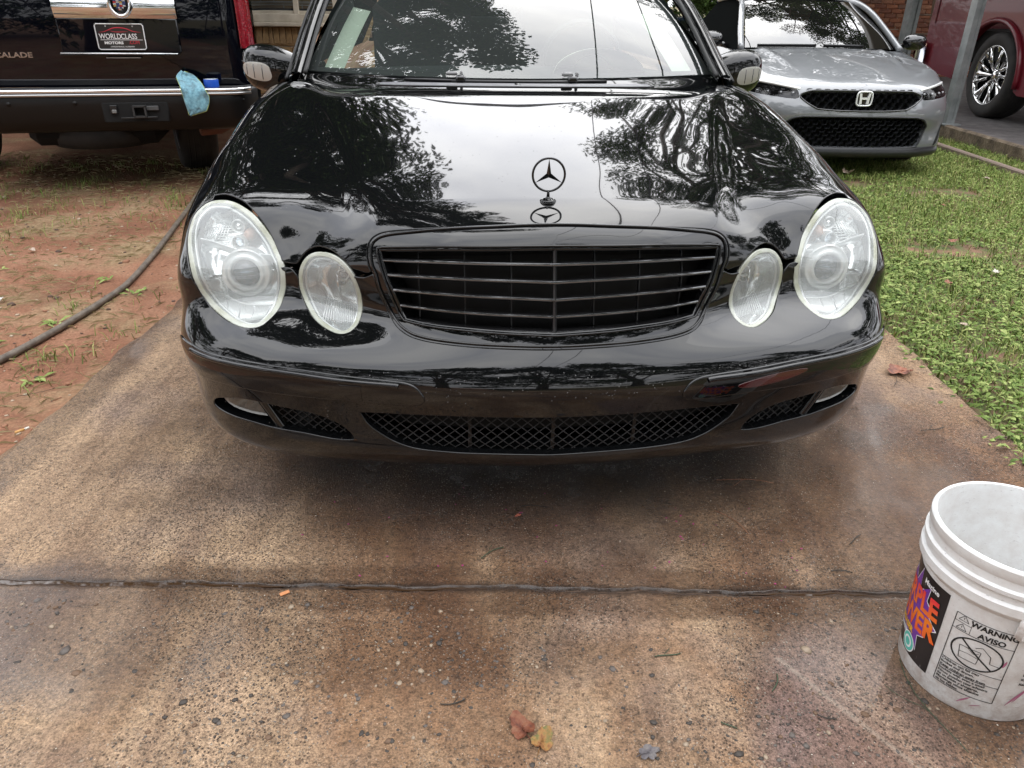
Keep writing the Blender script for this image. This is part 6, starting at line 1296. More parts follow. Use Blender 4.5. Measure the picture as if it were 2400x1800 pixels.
MB().box((PX + .002, -.0395, PZ - .018), (.252, .001, .0028)).build('rule_line', M_WHT, pl)
text('lettering', 'MOTORS', .022, M_WHT, pl, (PX - .104, -.0395, PZ - .043), depth=.0004, bold=.0009, sx=1.25)
text('lettering', '.COM', .030, M_PRED, pl, (PX + .042, -.0395, PZ - .043), depth=.0004, sx=.85)
text('lettering', 'GARDENDALE, ALABAMA', .0115, M_WHT, pl, (PX, -.0395, PZ - .062), depth=.0003, align='CENTER', sx=1.1)
def arcs(P, w):
    c = catmull(P, .006); MB().tube(c, list(w * np.sin(np.linspace(.12, math.pi - .12, len(c)))), 5).build('car_swoosh', M_PRED, pl, True)
arcs([(PX - .125, -.041, PZ + .027), (PX - .09, -.041, PZ + .031), (PX - .03, -.041, PZ + .052), (PX + .03, -.041, PZ + .050), (PX + .08, -.041, PZ + .032), (PX + .125, -.041, PZ + .027)], .0032)
arcs([(PX - .065, -.041, PZ + .037), (PX - .02, -.041, PZ + .028), (PX + .05, -.041, PZ + .031)], .002)
for dx in (-.08, .08): MB().lathe([(0, -.042), (.004, -.0415), (.005, -.038)], 12, (PX + dx, 0, PZ + .062), 'y').build('plate_screw', M_STEEL, pl, True)
text('badge_lettering', 'ESCALADE', .043, M_CHROME, SUV, (-.905, -.006, .880), depth=.004, bold=.0012, sx=1.34)
# bumper and chrome step
bp = MB(); sec = [(-.06, .70), (-.20, .695), (-.225, .675), (-.215, .60), (-.205, .52), (-.17, .455), (-.10, .43), (.05, .43)]
xs = np.linspace(-1.33, .745, 30) ; V = []; F = []
for x in xs:
    k = max(0, (x - XC - .60) / .235, (-(x - XC) - 1.0) / .235)
    for yy, zz in sec: V.append((x - .03 * k * k * (1 if x > XC else -1), yy + .26 * k ** 2.4, zz + (.03 * k if zz < .5 else 0)))
m8 = len(sec); F = [(i * m8 + j, i * m8 + j + 1, (i + 1) * m8 + j + 1, (i + 1) * m8 + j) for i in range(len(xs) - 1) for j in range(m8 - 1)]
bo = bp.add(V, F).build('rear_bumper', M_BUMPD, SUV, True)
MB().grid(lambda u, v: (-1.25 + 1.93 * u, -.045 - .17 * v + .13 * max(0, (-1.25 + 1.93 * u - XC - .62) / .2) ** 2, .703), 24, 3).build('step_pad', M_STEEL, bo)
MB().tube([(x, -.222 + .13 * max(0, (x - XC - .62) / .2) ** 2, .694) for x in np.linspace(-1.25, .68, 24)], .0125, 10).build('step_edge', M_CHROME, bo, True)
MB().tube([(x, -.224 + .13 * max(0, (x - XC - .62) / .2) ** 2, .671) for x in np.linspace(-1.25, .68, 24)], .010, 8).build('step_edge', M_STEEL, bo, True)
hr = MB().box((-.047, -.215, .562), (.40, .02, .128), bev=.02).build('hitch_recess', M_VOID, bo, auto=40)
hh = MB()
for (cx, cz, w, h) in ((-.018, .603, .080, .010), (-.018, .540, .080, .010), (-.053, .571, .010, .07), (.017, .571, .010, .07)): hh.box((cx, -.245, cz), (w, .06, h))
hh.build('receiver_tube', pmat('receiver_steel', (.028, .028, .028), .5), hr)
MB().box((-.175, -.235, .585), (.045, .02, .05), bev=.004).build('wiring_plug', M_TRIM, hr); MB().box((-.172, -.248, .572), (.028, .012, .022), bev=.003).build('plug_cap', pmat('plug_grey', (.16, .16, .155), .4), hr)
MB().box((.058, -.235, .588), (.075, .012, .028), bev=.003).build('hitch_sticker', pmat('dull_sticker', (.07, .07, .07), .6), hr)
MB().tube([(-.14, -.24, .530), (.08, -.24, .533)], .005, 6).build('safety_chain_bar', MATS['receiver_steel'], hr, True)
for x in (-.78, -.4, .62): MB().lathe([(0, -.224), (.013, -.223), (.0155, -.215)], 20, (x, .0 if x < .5 else .06, .622), 'y').build('parking_sensor', M_BUMPD, bo, True)
# tail lamp wrapping the corner
tl = MB().grid(lambda u, v: (XC + .735 + .092 * u - .012 * u * u - .02 * v * v, .012 + .115 * u ** 2.2 - .012, .935 + .62 * v), 8, 26).build('tail_lamp', M_TAIL, SUV, True)
MB().tube([(XC + .735 - .02 * v * v, -.002, .935 + .62 * v) for v in np.linspace(0, 1, 20)], .006, 6).build('lamp_edge', M_TAIL, tl, True)
# underside and rear wheel
MB().box((XC - .2, 2.55, .46), (1.94, 4.6, .06)).build('chassis', M_VOID, SUV)
MB().box((XC - .2, 4.85, 1.0), (1.9, .1, 1.0)).build('front_end', M_NAVY, SUV)
MB().box((-.45, .75, .36), (.9, .8, .18), bev=.06).build('fuel_tank', M_VOID, SUV)
sp = MB().lathe([(.10, 0), (.34, .01), (.37, .07), (.35, .15), (.10, .16)], 36, (-.45, .62, .245)).build('spare_tyre', M_TYRE, SUV, True)
ex = MB().tube([(.30, .05, .40), (.42, .12, .40), (.50, .5, .40)], .035, 10).build('exhaust_pipe', pmat('rusty_exhaust', (.12, .045, .025), .8), SUV, True)
rw_ = wheel(SUV, (0, 0, 0), .40, .28, .25, pmat('dull_wheel_grey', (.16, .17, .20), .4, metal=.6), 7, -1)
rw_.location = (.13, .98, .385); rw_.rotation_euler = (0, 0, R(12))
wheel(SUV, (-1.55, 1.12, .40), .40, .28, .25, MATS['dull_wheel_grey'], 7, 1)
wheel(SUV, (.46, 4.1, .40), .40, .28, .25, MATS['dull_wheel_grey'], 7, -1); wheel(SUV, (-1.5, 4.1, .40), .40, .28, .25, MATS['dull_wheel_grey'], 7, 1)

def suv(p):  # SUV frame -> world
    c, s = math.cos(R(15)), math.sin(R(15)); return (-2.5 + c * p[0] - s * p[1], 5.4 + s * p[0] + c * p[1], p[2])

# --- grey hatchback facing the camera
M_GREY = pmat('grey_pearl_paint', (.185, .195, .205), .42, metal=.25, coat=1.0, coat_rough=.008)
M_BLK2 = pmat('satin_black_trim', (.022, .023, .025), .32)
MATS['grey_pearl_paint'].node_tree.nodes['Principled BSDF'].inputs['Coat IOR'].default_value = 1.7
M_HGLOSS = pmat('gloss_black_trim', (.006, .006, .007), .06, coat=1.0)
HK = Skin(HK_COEF, (0, 1.0, .40), 35, None, .15, .10, -1.95, -1.45)
HON = thing('hatchback_car', 'silver grey hatchback car facing the camera on the lawn', 'car', (2.70, 6.19, 0), R(.5))
HON.scale = (.95, .95, .95)
M_HWIN = pmat('dark_side_glass', (.008, .009, .009), .9, spec=.0)
def hy(x, z):
    a, b = -.1, 1.2
    for _ in range(24):
        m = (a + b) / 2; Q, r_ = HK.pq([(x, m, z)])
        if np.linalg.norm(HK.base(Q)[0] - HK.c) < r_[0]: a = m
        else: b = m
    return (x, (a + b) / 2, z)
def hpts(P): return [hy(x, z) for x, z in P]
h_lamp = hpts([(.515, .662), (.535, .700), (.62, .724), (.74, .742), (.835, .745), (.868, .72), (.872, .68), (.84, .655), (.70, .640), (.535, .630)])
h_up = hpts([(0, .694), (.2, .694), (.42, .690), (.50, .655), (.45, .605), (.365, .562), (.2, .553), (0, .551)])
h_lo = hpts([(0, .500), (.25, .499), (.47, .494), (.545, .475), (.60, .425), (.575, .34), (.545, .262), (.3, .255), (0, .253)])
seam_h = [(0, .28, .812), (.22, .290, .811), (.43, .335, .808), (.62, .41, .803), (.77, .52, .797)]
rear_h = [(.80, 1.22, .915), (.6, 1.16, .955), (.3, 1.10, .972), (0, 1.08, .976)]
hl = chain(list(mir(seam_h)[::-1])[:] , seam_h, [(.77, .52, .797), (.80, .75, .83), (.805, 1.0, .875), (.80, 1.22, .915)], rear_h, list(mir(rear_h)[::-1]), [(-.80, 1.22, .915), (-.805, 1.0, .875), (-.80, .75, .83), (-.77, .52, .797)], step=.02)
panel(HK, 'bonnet', hl, [], M_GREY, HON, spacing=.03, rho=.003, depth=.02, gap=.002, extra=lambda P: .010 * np.exp(-((np.abs(P[:, 0]) - .42 - .12 * P[:, 1]) / .035) ** 2) * sstep(.35, .7, P[:, 1]))
def harch(a): return (.9, .90 - .37 * math.cos(R(a)), .33 + .37 * math.sin(R(a)))
right = [list(seam_h), [(.77, .52, .797), (.80, .75, .83), (.805, 1.0, .875), (.80, 1.22, .915)], [(.80, 1.22, .915), (.86, 1.25, .87), (.9, 1.27, .75), (.9, 1.27, .4)], [(.9, 1.27, .4), harch(175)], [harch(a) for a in (175, 140, 110, 80, 50, 20, -5)], [harch(-5), (.86, .42, .25)], hpts([(.86, .25), (.76, .252), (.55, .252)]), hpts([(.55, .252), (.3, .25), (0, .25)])]
hb = chain(*right, *[list(mir(s_)[::-1]) for s_ in right[::-1]], step=.02)
lampc = catmull(h_lamp, .012, True)
upc = chain(h_up, list(mir(h_up)[::-1]), step=.012); loc_ = chain(h_lo[:-1], [h_lo[-2], h_lo[-1]], list(mir(h_lo)[::-1]), step=.012)
upc = chain(h_up[:3], h_up[2:5], h_up[4:6], h_up[5:], list(mir(h_up[5:])[::-1]), list(mir(h_up[4:6])[::-1]), list(mir(h_up[2:5])[::-1]), list(mir(h_up[:3])[::-1]), step=.012)
loc_ = chain(h_lo[:3], h_lo[2:5], h_lo[4:7], h_lo[6:], list(mir(h_lo[6:])[::-1]), list(mir(h_lo[4:7])[::-1]), list(mir(h_lo[2:5])[::-1]), list(mir(h_lo[:3])[::-1]), step=.012)
bmp = panel(HK, 'front_bumper', hb, [inset(HK, lampc, -.004), mir(inset(HK, lampc, -.004)), upc, loc_], M_GREY, HON, spacing=.03, rho=.003, depth=.02, hole_depth=.03)
# headlights
M_HLENS = glass_mat('smoked_headlight_glass', (.5, .5, .5), (.05, .05, .05), .05, 1.38, .0, .9)
for f in (lambda q: np.asarray(q, float), mir):
    L = f(lampc)
    c = panel(HK, 'headlight', inset(HK, L, -.002), [], M_HGLOSS, HON, off=-.03, spacing=.03, lip=False)
    panel(HK, 'lens', inset(HK, L, .002), [], M_HLENS, c, off=-.002, spacing=.03, rho=.003, depth=.02)
    drl = f(hpts([(.50, .703), (.62, .722), (.74, .738), (.83, .740), (.862, .72), (.866, .68)])); P = HK.at(catmull(drl, .02), -.003)[0]
    MB().tube(P, .012, 6).build('running_light', M_CHROMEW, c, True)
    for xx in (.55, .64, .73, .80):
        p = HK.at(f([hy(xx, .675)]), -.018)[0][0]
        placed(MB().lathe([(0, .006), (.012, .004), (.02, -.004), (.022, -.012)], 16), axis_frame(p, (0, -1, .1)), 'led_unit', M_CHROME, c)
# honeycomb grilles, each cell wall a raised hexagon rim
def honey(loop, cw, ch, name, parent, off):
    L = np.asarray(loop)[:, [0, 2]]; x0, x1 = L[:, 0].min(), L[:, 0].max(); z0, z1 = L[:, 1].min(), L[:, 1].max()
    m = MB(); r = 0; z = z0
    hexp = [(-.5, 0), (-.28, .5), (.28, .5), (.5, 0), (.28, -.5), (-.28, -.5)]
    zz = []; 
    while z < z1 + ch:
        x = x0 - (cw * .39 if r % 2 else 0)
        while x < x1 + cw:
            if inside(np.array([[x, z]]), L)[0]:
                y = hy(x, z)[1]
                V = [(x + a * cw * .76, y + .012, z + b * ch * 1.9 * .5) for a, b in hexp] + [(x + a * cw * .66, y + .022, z + b * ch * 1.9 * .43) for a, b in hexp] + [(x + a * cw * .62, y + .05, z + b * ch * 1.9 * .40) for a, b in hexp]
                m.add(V, [(i, (i + 1) % 6, 6 + (i + 1) % 6, 6 + i) for i in range(6)] + [(6 + i, 6 + (i + 1) % 6, 12 + (i + 1) % 6, 12 + i) for i in range(6)])
            x += cw * .78
        z += ch * .5 * 1.0; r += 1
    return m.build(name, M_BLK2, parent)
gu = panel(HK, 'upper_grille', inset(HK, upc, -.006), [], M_VOID, HON, off=-.055, spacing=.05, lip=False)
honey(upc, .088, .064, 'honeycomb', gu, 0); P = HK.at(inset(HK, upc, -.004), .001)[0]; MB().tube(P[::2], .007, 6, closed=True).build('grille_rim', M_HGLOSS, gu, True)
gd = panel(HK, 'lower_grille', inset(HK, loc_, -.006), [], M_VOID, HON, off=-.055, spacing=.05, lip=False)
honey(loc_, .088, .060, 'honeycomb', gd, 0); P = HK.at(inset(HK, loc_, -.004), .001)[0]; MB().tube(P[::2], .009, 6, closed=True).build('grille_rim', M_BLK2, gd, True)
# H badge
bx, by, bz = hy(0, .642); by -= .012
hb_ = MB().tube([(bx + .062 * math.copysign(abs(math.cos(a)) ** .45, math.cos(a)), by, bz + .054 * math.copysign(abs(math.sin(a)) ** .45, math.sin(a)) + 0 * a) for a in np.linspace(0, 2 * math.pi, 40)[:-1]], .007, 8, closed=True).build('badge_frame', M_CHROMEW, HON, True)
bg = MB()
for s_ in (-1, 1): bg.prism([(s_ * .047, .042), (s_ * .030, .042), (s_ * .022, .008), (s_ * .018, -.042), (s_ * .038, -.042), (s_ * .040, .0)], -.006, .006, ((bx, by, bz), (1, 0, 0), (0, 0, 1), (0, 1, 0)))
bg.prism([(-.03, -.006), (.03, -.006), (.032, .010), (-.032, .010)], -.005, .005, ((bx, by, bz), (1, 0, 0), (0, 0, 1), (0, 1, 0)))
bg.build('badge_letter', M_CHROMEW, hb_)
MB().box((bx, by + .012, bz), (.115, .01, .10), bev=.02).build('badge_back', M_HGLOSS, hb_)
# lip, side vents
lipP = [hy(x, .245) for x in (-.80, -.74, -.55, -.3, 0, .3, .55, .74, .80)]
lp = MB(); V = []
LC = catmull(lipP, .03)
for p in LC: V += [(p[0], p[1] - .012, .252), (p[0], p[1] - .028, .225), (p[0], p[1] - .02, .195), (p[0], p[1] + .05, .165), (p[0] * .95, p[1] + .3, .16)]
lp.add(V, [(i * 5 + j, i * 5 + j + 1, (i + 1) * 5 + j + 1, (i + 1) * 5 + j) for i in range(len(LC) - 1) for j in range(4)])
lp.build('front_lip', M_BLK2, HON, True)
for f in (lambda q: np.asarray(q, float), mir):
    vs = f(hpts([(.80, .435), (.815, .40), (.80, .32), (.765, .268), (.735, .265), (.765, .34)]))
    panel(HK, 'side_vent', catmull(vs, .015, True), [], M_VOID, HON, off=.002, spacing=.04, lip=False)
# screen, roof, sides, mirrors
def hs(t, v, out=0.0):
    a = np.array([.70 * t, 1.09 + .12 * t * t, .972 - .012 * t * t]); b = np.array([.545 * t, 1.92 + .10 * t * t, 1.372 - .02 * t * t])
    return a * (1 - v) + b * v + np.array([0, -.5, .86]) * (.12 * v * (1 - v) + out)
MB().grid(lambda u, v: hs(-1 + 2 * u, v), 25, 15).build('windscreen', glass_mat('hatchback_screen_glass', (.10, .12, .12), (.2, .2, .2), .03, 1.6, .0, 1.8), HON, True)
MB().box((0, 2.2, .75), (1.2, 1.7, .5), bev=.1).build('dark_cabin', M_CAB, HON)
MB().grid(lambda u, v: (.56 * (-1 + 2 * u), 1.92 + .10 * (2 * u - 1) ** 2 * (1 - v) + 1.5 * v, 1.374 + .045 * math.sin(math.pi * min(1, v * .9 + .08)) - .02 * (2 * u - 1) ** 2 - .05 * abs(2 * u - 1) ** 6 - .08 * v * v), 17, 12).build('roof', M_GREY, HON, True)
for s_ in (-1, 1):
    P = catmull([(s_ * .745, 1.17, .955), (s_ * .70, 1.42, 1.10), (s_ * .635, 1.72, 1.265), (s_ * .575, 2.0, 1.355), (s_ * .56, 2.4, 1.39), (s_ * .55, 3.0, 1.36)], .05)
    MB().tube(P, .028, 8).build('roof_pillar', M_GREY, HON, True)
    TPc = catmull([(.775, 1.20, .95), (.70, 1.42, 1.09), (.635, 1.72, 1.255), (.575, 2.0, 1.345), (.56, 2.4, 1.375), (.56, 3.0, 1.34), (.66, 3.6, 1.02)], .08)
    def hw(u, v):
        p = TPc[int(round(u * (len(TPc) - 1)))]; b = np.array([.80, p[1], .925])
        q = b * (1 - v) + np.array(p) * v; return (s_ * q[0], q[1], q[2])
    MB().grid(hw, len(TPc), 4).build('side_window', M_HWIN, HON, True)
    MB().grid(lambda u, v: (s_ * (.90 - .10 * v ** 3), 1.27 + 3.1 * u, .20 + .74 * v), 10, 8).build('body_side', M_GREY, HON, True)
    mh = MB().grid(lambda u, v: (s_ * (.975 + .115 * (-1 + 2 * v)), 1.40 - (.07 if math.cos(2 * math.pi * u) > 0 else .03) * math.cos(2 * math.pi * u) * max(0, 1 - abs(2 * v - 1) ** 2.6) ** .5, 1.02 + .073 * math.sin(2 * math.pi * u) * max(0, 1 - abs(2 * v - 1) ** 2.6) ** .5), 24, 14, True).build('door_mirror', M_HGLOSS, HON, True)
    MB().tube([(s_ * .90, 1.42, .99), (s_ * .80, 1.44, .96)], .025, 8).build('mirror_stem', M_HGLOSS, mh, True)
    for yy in (.90, 3.6): wheel(HON, (s_ * .775, yy, .325), .322, .215, .225, M_ALLOY, 7, s_)
    wp = [hs(s_ * .05 + tt * s_, .03, .008) for tt in np.linspace(.05, .8, 8)] if s_ < 0 else [hs(tt, .03, .008) for tt in np.linspace(.0, .55, 8)]
    MB().tube(wp, .008, 5).build('wiper_arm', M_BLK2, HON, True)
MB().box((0, 2.4, .22), (1.5, 3.4, .05)).build('underbody', M_VOID, HON)

# --- dark red pickup on the raised pad
M_RED = pmat('dark_red_paint', (.13, .009, .017), .35, spec=.25, coat=.35, coat_rough=.03)
PK = thing('pickup_truck', 'dark red pickup truck with a big chrome wheel behind the carport post', 'truck', (5.30, 9.2, .13), 0)
AC = (0.0, .42, .60)
poly = [(-2.6, .30)] + [(-.68, .30)] + [(AC[0] + AC[2] * math.cos(a), AC[1] + AC[2] * math.sin(a) * .95) for a in np.linspace(math.pi + .15, -.15, 22)] + [(.72, .36), (1.45, .42), (1.52, .55), (1.55, .9), (1.52, 1.35), (-2.6, 1.40)]
poly = [p for p in poly]
MB().prism([(a, b) for a, b in poly], 0, .06, ((0, 0, 0), (0, 1, 0), (0, 0, 1), (1, 0, 0))).build('bed_side', M_RED, PK)
MB().tube([(-.015, AC[0] + (AC[2] + .025) * math.cos(a), AC[1] + (AC[2] + .025) * math.sin(a) * .95) for a in np.linspace(math.pi + .1, -.1, 26)], .03, 8).build('arch_flare', M_RED, PK, True)
MB().box((.95, 1.50, .9), (1.8, .06, .9), bev=.02).build('tailgate', M_RED, PK)
MB().box((.95, -.6, .75), (1.75, 4.0, .3)).build('bed_floor', M_VOID, PK)
MB().box((.9, -.2, .60), (1.3, 2.6, .12)).build('frame', M_VOID, PK)
MB().grid(lambda u, v: (-.01 + .09 * u, 1.40 + .16 * math.sin(u * 1.5), .95 + .42 * v), 6, 8).build('tail_lamp', M_TAIL, PK, True)
MB().grid(lambda u, v: (-.05 + 1.95 * u, 1.62 + .08 * math.sin(math.pi * v), .48 + .24 * v), 12, 9).build('rear_bumper', M_CHROME, PK, True)
MB().grid(lambda u, v: (-.05 + .0 * u - .012 * math.sin(math.pi * u), 1.40 + .25 * u, .48 + .24 * v + .02 * u), 8, 6).build('bumper_end', M_CHROME, PK, True)
M_CHR2 = pmat('polished_wheel_chrome', (.74, .74, .74), .05, metal=1.0)
wh = wheel(PK, (.19, 0, .45), .45, .32, .315, M_CHR2, 8, -1)
for k in range(8):
    a = 2 * math.pi * (k + .5) / 8
    MB().tube([(.07, .09 * math.cos(a), .45 + .09 * math.sin(a)), (.06, .29 * math.cos(a + .05), .45 + .29 * math.sin(a + .05))], [.016, .022], 6).build('spoke', M_CHR2, wh, True)
wheel(PK, (.19, -3.4, .45), .45, .32, .315, M_CHR2, 8, -1)
MB().box((.95, -3.2, .95), (1.8, 2.6, .8), bev=.1).build('cab', M_RED, PK, auto=40)

# --- blue car far behind, only roof and screen in view
M_BLUE = pmat('dark_blue_paint', (.015, .025, .10), .15, coat=1.0)
BC = thing('parked_blue_car', 'dark blue car with a bright windscreen just left of the grey hatchback', 'car', (3.05, 13.2, -.20), R(4))
MB().grid(lambda u, v: (.72 * (-1 + 2 * u) * (1 - .12 * v), .95 + .55 * v, .86 + .33 * v + .02 * (1 - (2 * u - 1) ** 2)), 12, 8).build('windscreen', MATS['hatchback_screen_glass'], BC, True)
MB().grid(lambda u, v: (.66 * (-1 + 2 * u), 1.48 + 1.3 * v, 1.20 + .05 * math.sin(math.pi * v) - .02 * (2 * u - 1) ** 2), 12, 8).build('roof', M_BLUE, BC, True)
MB().grid(lambda u, v: (.85 * (-1 + 2 * u), .02 + .95 * v + .1 * (2 * u - 1) ** 2, .62 + .26 * v - .03 * (2 * u - 1) ** 2), 12, 8).build('bonnet', M_BLUE, BC, True)
MB().grid(lambda u, v: (.85 * (-1 + 2 * u), .02 + .1 * (2 * u - 1) ** 2 - .03 * math.sin(math.pi * v), .18 + .45 * v), 12, 6).build('front_bumper', M_BLUE, BC, True)
for s_ in (-1, 1):
    MB().grid(lambda u, v: (s_ * .86, .1 + 4.0 * u, .2 + .66 * v), 8, 4).build('body_side', M_BLUE, BC)
    MB().tube([(s_ * .74, .95, .86), (s_ * .66, 1.5, 1.19), (s_ * .64, 2.8, 1.16)], .03, 6).build('roof_pillar', M_BLUE, BC, True)
    wheel(BC, (s_ * .74, .8, .31), .31, .2, .2, M_ALLOY, 5, s_)
MB().box((0, 2.4, .55), (1.5, 2.6, .6), bev=.1).build('dark_cabin', M_CAB, BC)
# ------------------------------------------------------------------ trees: trunk, limbs and leaf clumps
M_BARK = pmat('tree_bark', (.10, .075, .055), .9)
n = NT(M_BARK); n.set(Base_Color=n.ramp(n.noise(7, 6, .65, vec=n.mapping((1, 1, .25))), [(.3, (.045, .033, .025)), (.7, (.16, .125, .095))]), Normal=n.bump(n.noise(18, 5, .6, vec=n.mapping((1, 1, .2))), .7, .03))
M_LEAF_A = leaf_mat('oak_leaf', (.022, .045, .012), (.045, .085, .020), (.08, .13, .032))
M_LEAF_B = leaf_mat('pale_tree_leaf', (.04, .075, .016), (.075, .13, .028), (.12, .18, .05))
M_LEAF_C = leaf_mat('dark_tree_leaf', (.016, .034, .011), (.030, .060, .016), (.055, .095, .026))
def crown_leaves(parent, centers, radii, per, size, mat, rs):
    P = []; S = []
    for c, r in zip(centers, radii):
        m = per if isinstance(per, int) else rs.randint(*per)
        d = rs.normal(0, 1, (m, 3)); d /= np.linalg.norm(d, axis=1)[:, None]
        rr = r * rs.uniform(.25, 1.0, (m, 1)) ** .55
        P.append(np.array(c) + d * rr * np.array([1, 1, .55]))
    P = np.concatenate(P); m = len(P)
    yaw = rs.uniform(0, 6.28, m); tilt = rs.uniform(-.6, .5, m); L = rs.uniform(.6, 1.3, m) * size
    return leaves('crown', P, L, L * rs.uniform(.45, .7, m), yaw, tilt, mat, .25, parent, kind='stuff')
def tree(name, label, loc, h, spread, trunk_r, mat, seed, clumps=60, per=(60, 130), size=.16, crown0=.35, group='trees round the yard', skew=(0, 0), fork=6, crad=(.45, 1.0), where=None):
    rs = np.random.RandomState(seed)
    t = thing(name, label, 'tree', loc, 0, group)
    tr = MB(); top = np.array([skew[0] * .6, skew[1] * .6, h * .78])
    pts = [np.array([0, 0, -.1]), np.array([0, 0, h * .06])] + [np.array([skew[0] * .6 * k + rs.normal(0, .02 * h * k), skew[1] * .6 * k + rs.normal(0, .02 * h * k), h * .78 * k]) for k in (.25, .45, .65, .85, 1.0)]
    tr.tube(catmull(pts, h * .04), list(np.interp(np.linspace(0, 1, len(catmull(pts, h * .04))), [0, .08, .5, 1], [trunk_r * 1.5, trunk_r, trunk_r * .62, trunk_r * .18])), 12)
    tr.build('trunk', M_BARK, t, True)
    C = []; RR = []; lm = MB()
    for k in range(clumps):
        a = rs.uniform(0, 6.28); hh = crown0 + (1 - crown0) * rs.uniform(0, 1) ** .8
        env = math.sin(math.pi * min(1, (hh - crown0) / (1 - crown0) * .82 + .16)) ** .7
        r = spread * env * rs.uniform(.25, 1) ** .6
        c = np.array([skew[0] * hh + r * math.cos(a), skew[1] * hh + r * math.sin(a), h * hh + rs.normal(0, .03 * h)]) if where is None else where(rs) - np.array(loc)
        C.append(c); RR.append(rs.uniform(*crad) * spread * .30)
        if k % 2 == 0:
            b = pts[2 + (k // 2) % 5]
            q = [b, b * .55 + c * .45 + np.array([0, 0, .06 * h]), c]
            cm = catmull(q, h * .05)
            lm.tube(cm, list(np.linspace(trunk_r * .34, trunk_r * .05, len(cm))), 6)
    lm.build('limbs', M_BARK, t, True)
    crown_leaves(t, C, RR, per, size, mat, rs)
    return t
G_ = 'trees round the yard'
def aimed(az, el, d):   # point at a bearing and height angle seen from the middle of the drive
    return np.array([d * math.sin(az) * 1.0, 2.2 + d * math.cos(az), .9 + d * math.tan(el)])
def over_left(rs):      # crown leaning from the house out over the drive, widest high up
    if rs.uniform() < .24: return np.array([rs.uniform(-4.6, .30), rs.uniform(3.6, 7.6), rs.uniform(7.6, 9.6)])
    el = R(rs.uniform(10, 60)); edge = R(np.interp(math.degrees(el), [10, 25, 40, 52, 60], [-14, -12, -7, 0, 4]))
    az = edge - abs(rs.normal(0, R(17))) - R(3)
    return aimed(az, el, rs.uniform(6.5, 9.5))
def over_right(rs):     # crown of level boughs beyond the outbuilding
    el = R(rs.uniform(9, 41)); edge = R(np.interp(math.degrees(el), [9, 20, 30, 41], [1, 4, 9, 16]))
    az = edge + abs(rs.uniform(0, R(30))) + R(2)
    return aimed(az, el, rs.uniform(12, 16.5))
# behind the house and vehicles: what the bonnet and windscreens mirror
tree('oak_tree', 'tall spreading oak behind the black sport utility vehicle, mostly above the picture', (-4.4, 13.2, 0), 14.0, 2.6, .36, M_LEAF_A, 1, 230, (260, 420), .115, .34, skew=(-.6, -3.5), where=over_left, crad=(.55, 1.15))
tree('oak_tree', 'broad dark tree behind the brick house, left of the saloon windscreen', (-8.5, 16.5, 0), 14.5, 5.8, .38, M_LEAF_C, 2, 90, (150, 260), .15, .22)
tree('pine_tree', 'high feathery tree behind the brick outbuilding with long level boughs', (6.8, 19.6, 0), 14.5, 2.8, .34, M_LEAF_A, 3, 170, (260, 400), .12, .30, skew=(-1.2, -2.5), where=over_right, crad=(.5, 1.1))
tree('pine_tree', 'dark evergreen right of the carport post', (15.5, 17.0, 0), 13.0, 5.2, .33, M_LEAF_C, 4, 80, (150, 240), .15, .25)
tree('yard_tree', 'leafy tree with dark trunk behind the blue car', (2.9, 19.5, -.4), 6.5, 3.2, .20, M_LEAF_B, 5, 110, (200, 300), .15, .03)
tree('yard_tree', 'slim dark-trunked tree just left of the grey hatchback roof', (4.9, 23.5, -.4), 9.0, 3.8, .30, M_LEAF_C, 6, 110, (200, 300), .17, .02)
# across the road behind the photographer, mirrored in bumper and mirrors
BACK = [(-13.0, -5.0, 12.0, 4.2), (-9.2, -8.8, 12.5, 4.2), (-5.4, -10.6, 11.5, 3.9), (-1.8, -11.4, 12.5, 4.0), (2.2, -11.2, 11.0, 3.9), (6.0, -10.2, 12.4, 4.2), (10.0, -8.0, 11.8, 4.2), (13.6, -4.2, 12.4, 4.4), (-14, 3.0, 11, 4.4), (16, 4, 11, 4.6)]
BLAB = ['leftmost roadside tree behind the photographer, mirrored in the bumper corner', 'second roadside tree from the left behind the photographer', 'third roadside tree from the left behind the photographer', 'tall roadside tree left of centre behind the photographer', 'low roadside tree right of centre behind the photographer', 'third roadside tree from the right behind the photographer', 'second roadside tree from the right behind the photographer', 'rightmost roadside tree behind the photographer', 'leafy tree at the far left edge of the yard, seen only in reflections', 'leafy tree at the far right edge of the yard, seen only in reflections']
for k, (x, y, h, s) in enumerate(BACK):
    tree('roadside_tree', BLAB[k], (x, y, 0), h, s, .28, (M_LEAF_A, M_LEAF_C, M_LEAF_B)[k % 3], 20 + k, 62, (90, 140), .32, .03, group='trees across the road')

# ------------------------------------------------------------------ brick house on the left: wall, bricks, window, sill
def brick_mat(name, cols, mort=None):
    m = pmat(name, cols[0], .85)
    n = NT(m); oi = n.n.new('ShaderNodeObjectInfo')
    c = n.ramp(oi.outputs['Random'], [(i / (len(cols) - 1), q) for i, q in enumerate(cols)])
    c = n.mix(1.0, c, n.ramp(n.noise(22, 5, .65), [(.3, .62), (.7, 1.15)]), 'MULTIPLY')
    n.set(Base_Color=c, Normal=n.bump(n.noise(70, 5), .5, .004)); return m
M_TANB = brick_mat('tan_brick', [(.30, .19, .085), (.36, .235, .11), (.26, .155, .07), (.40, .27, .14)])
M_REDB = brick_mat('red_brick', [(.33, .115, .06), (.40, .16, .085), (.22, .085, .055), (.45, .21, .12), (.15, .085, .065)])
M_MORT = pmat('mortar', (.34, .29, .24), .9)
M_WALLT = pmat('tan_brickwork', (.3, .2, .1), .9)
n = NT(M_WALLT)
bt = n.n.new('ShaderNodeTexBrick'); bt.inputs['Scale'].default_value = 1.0
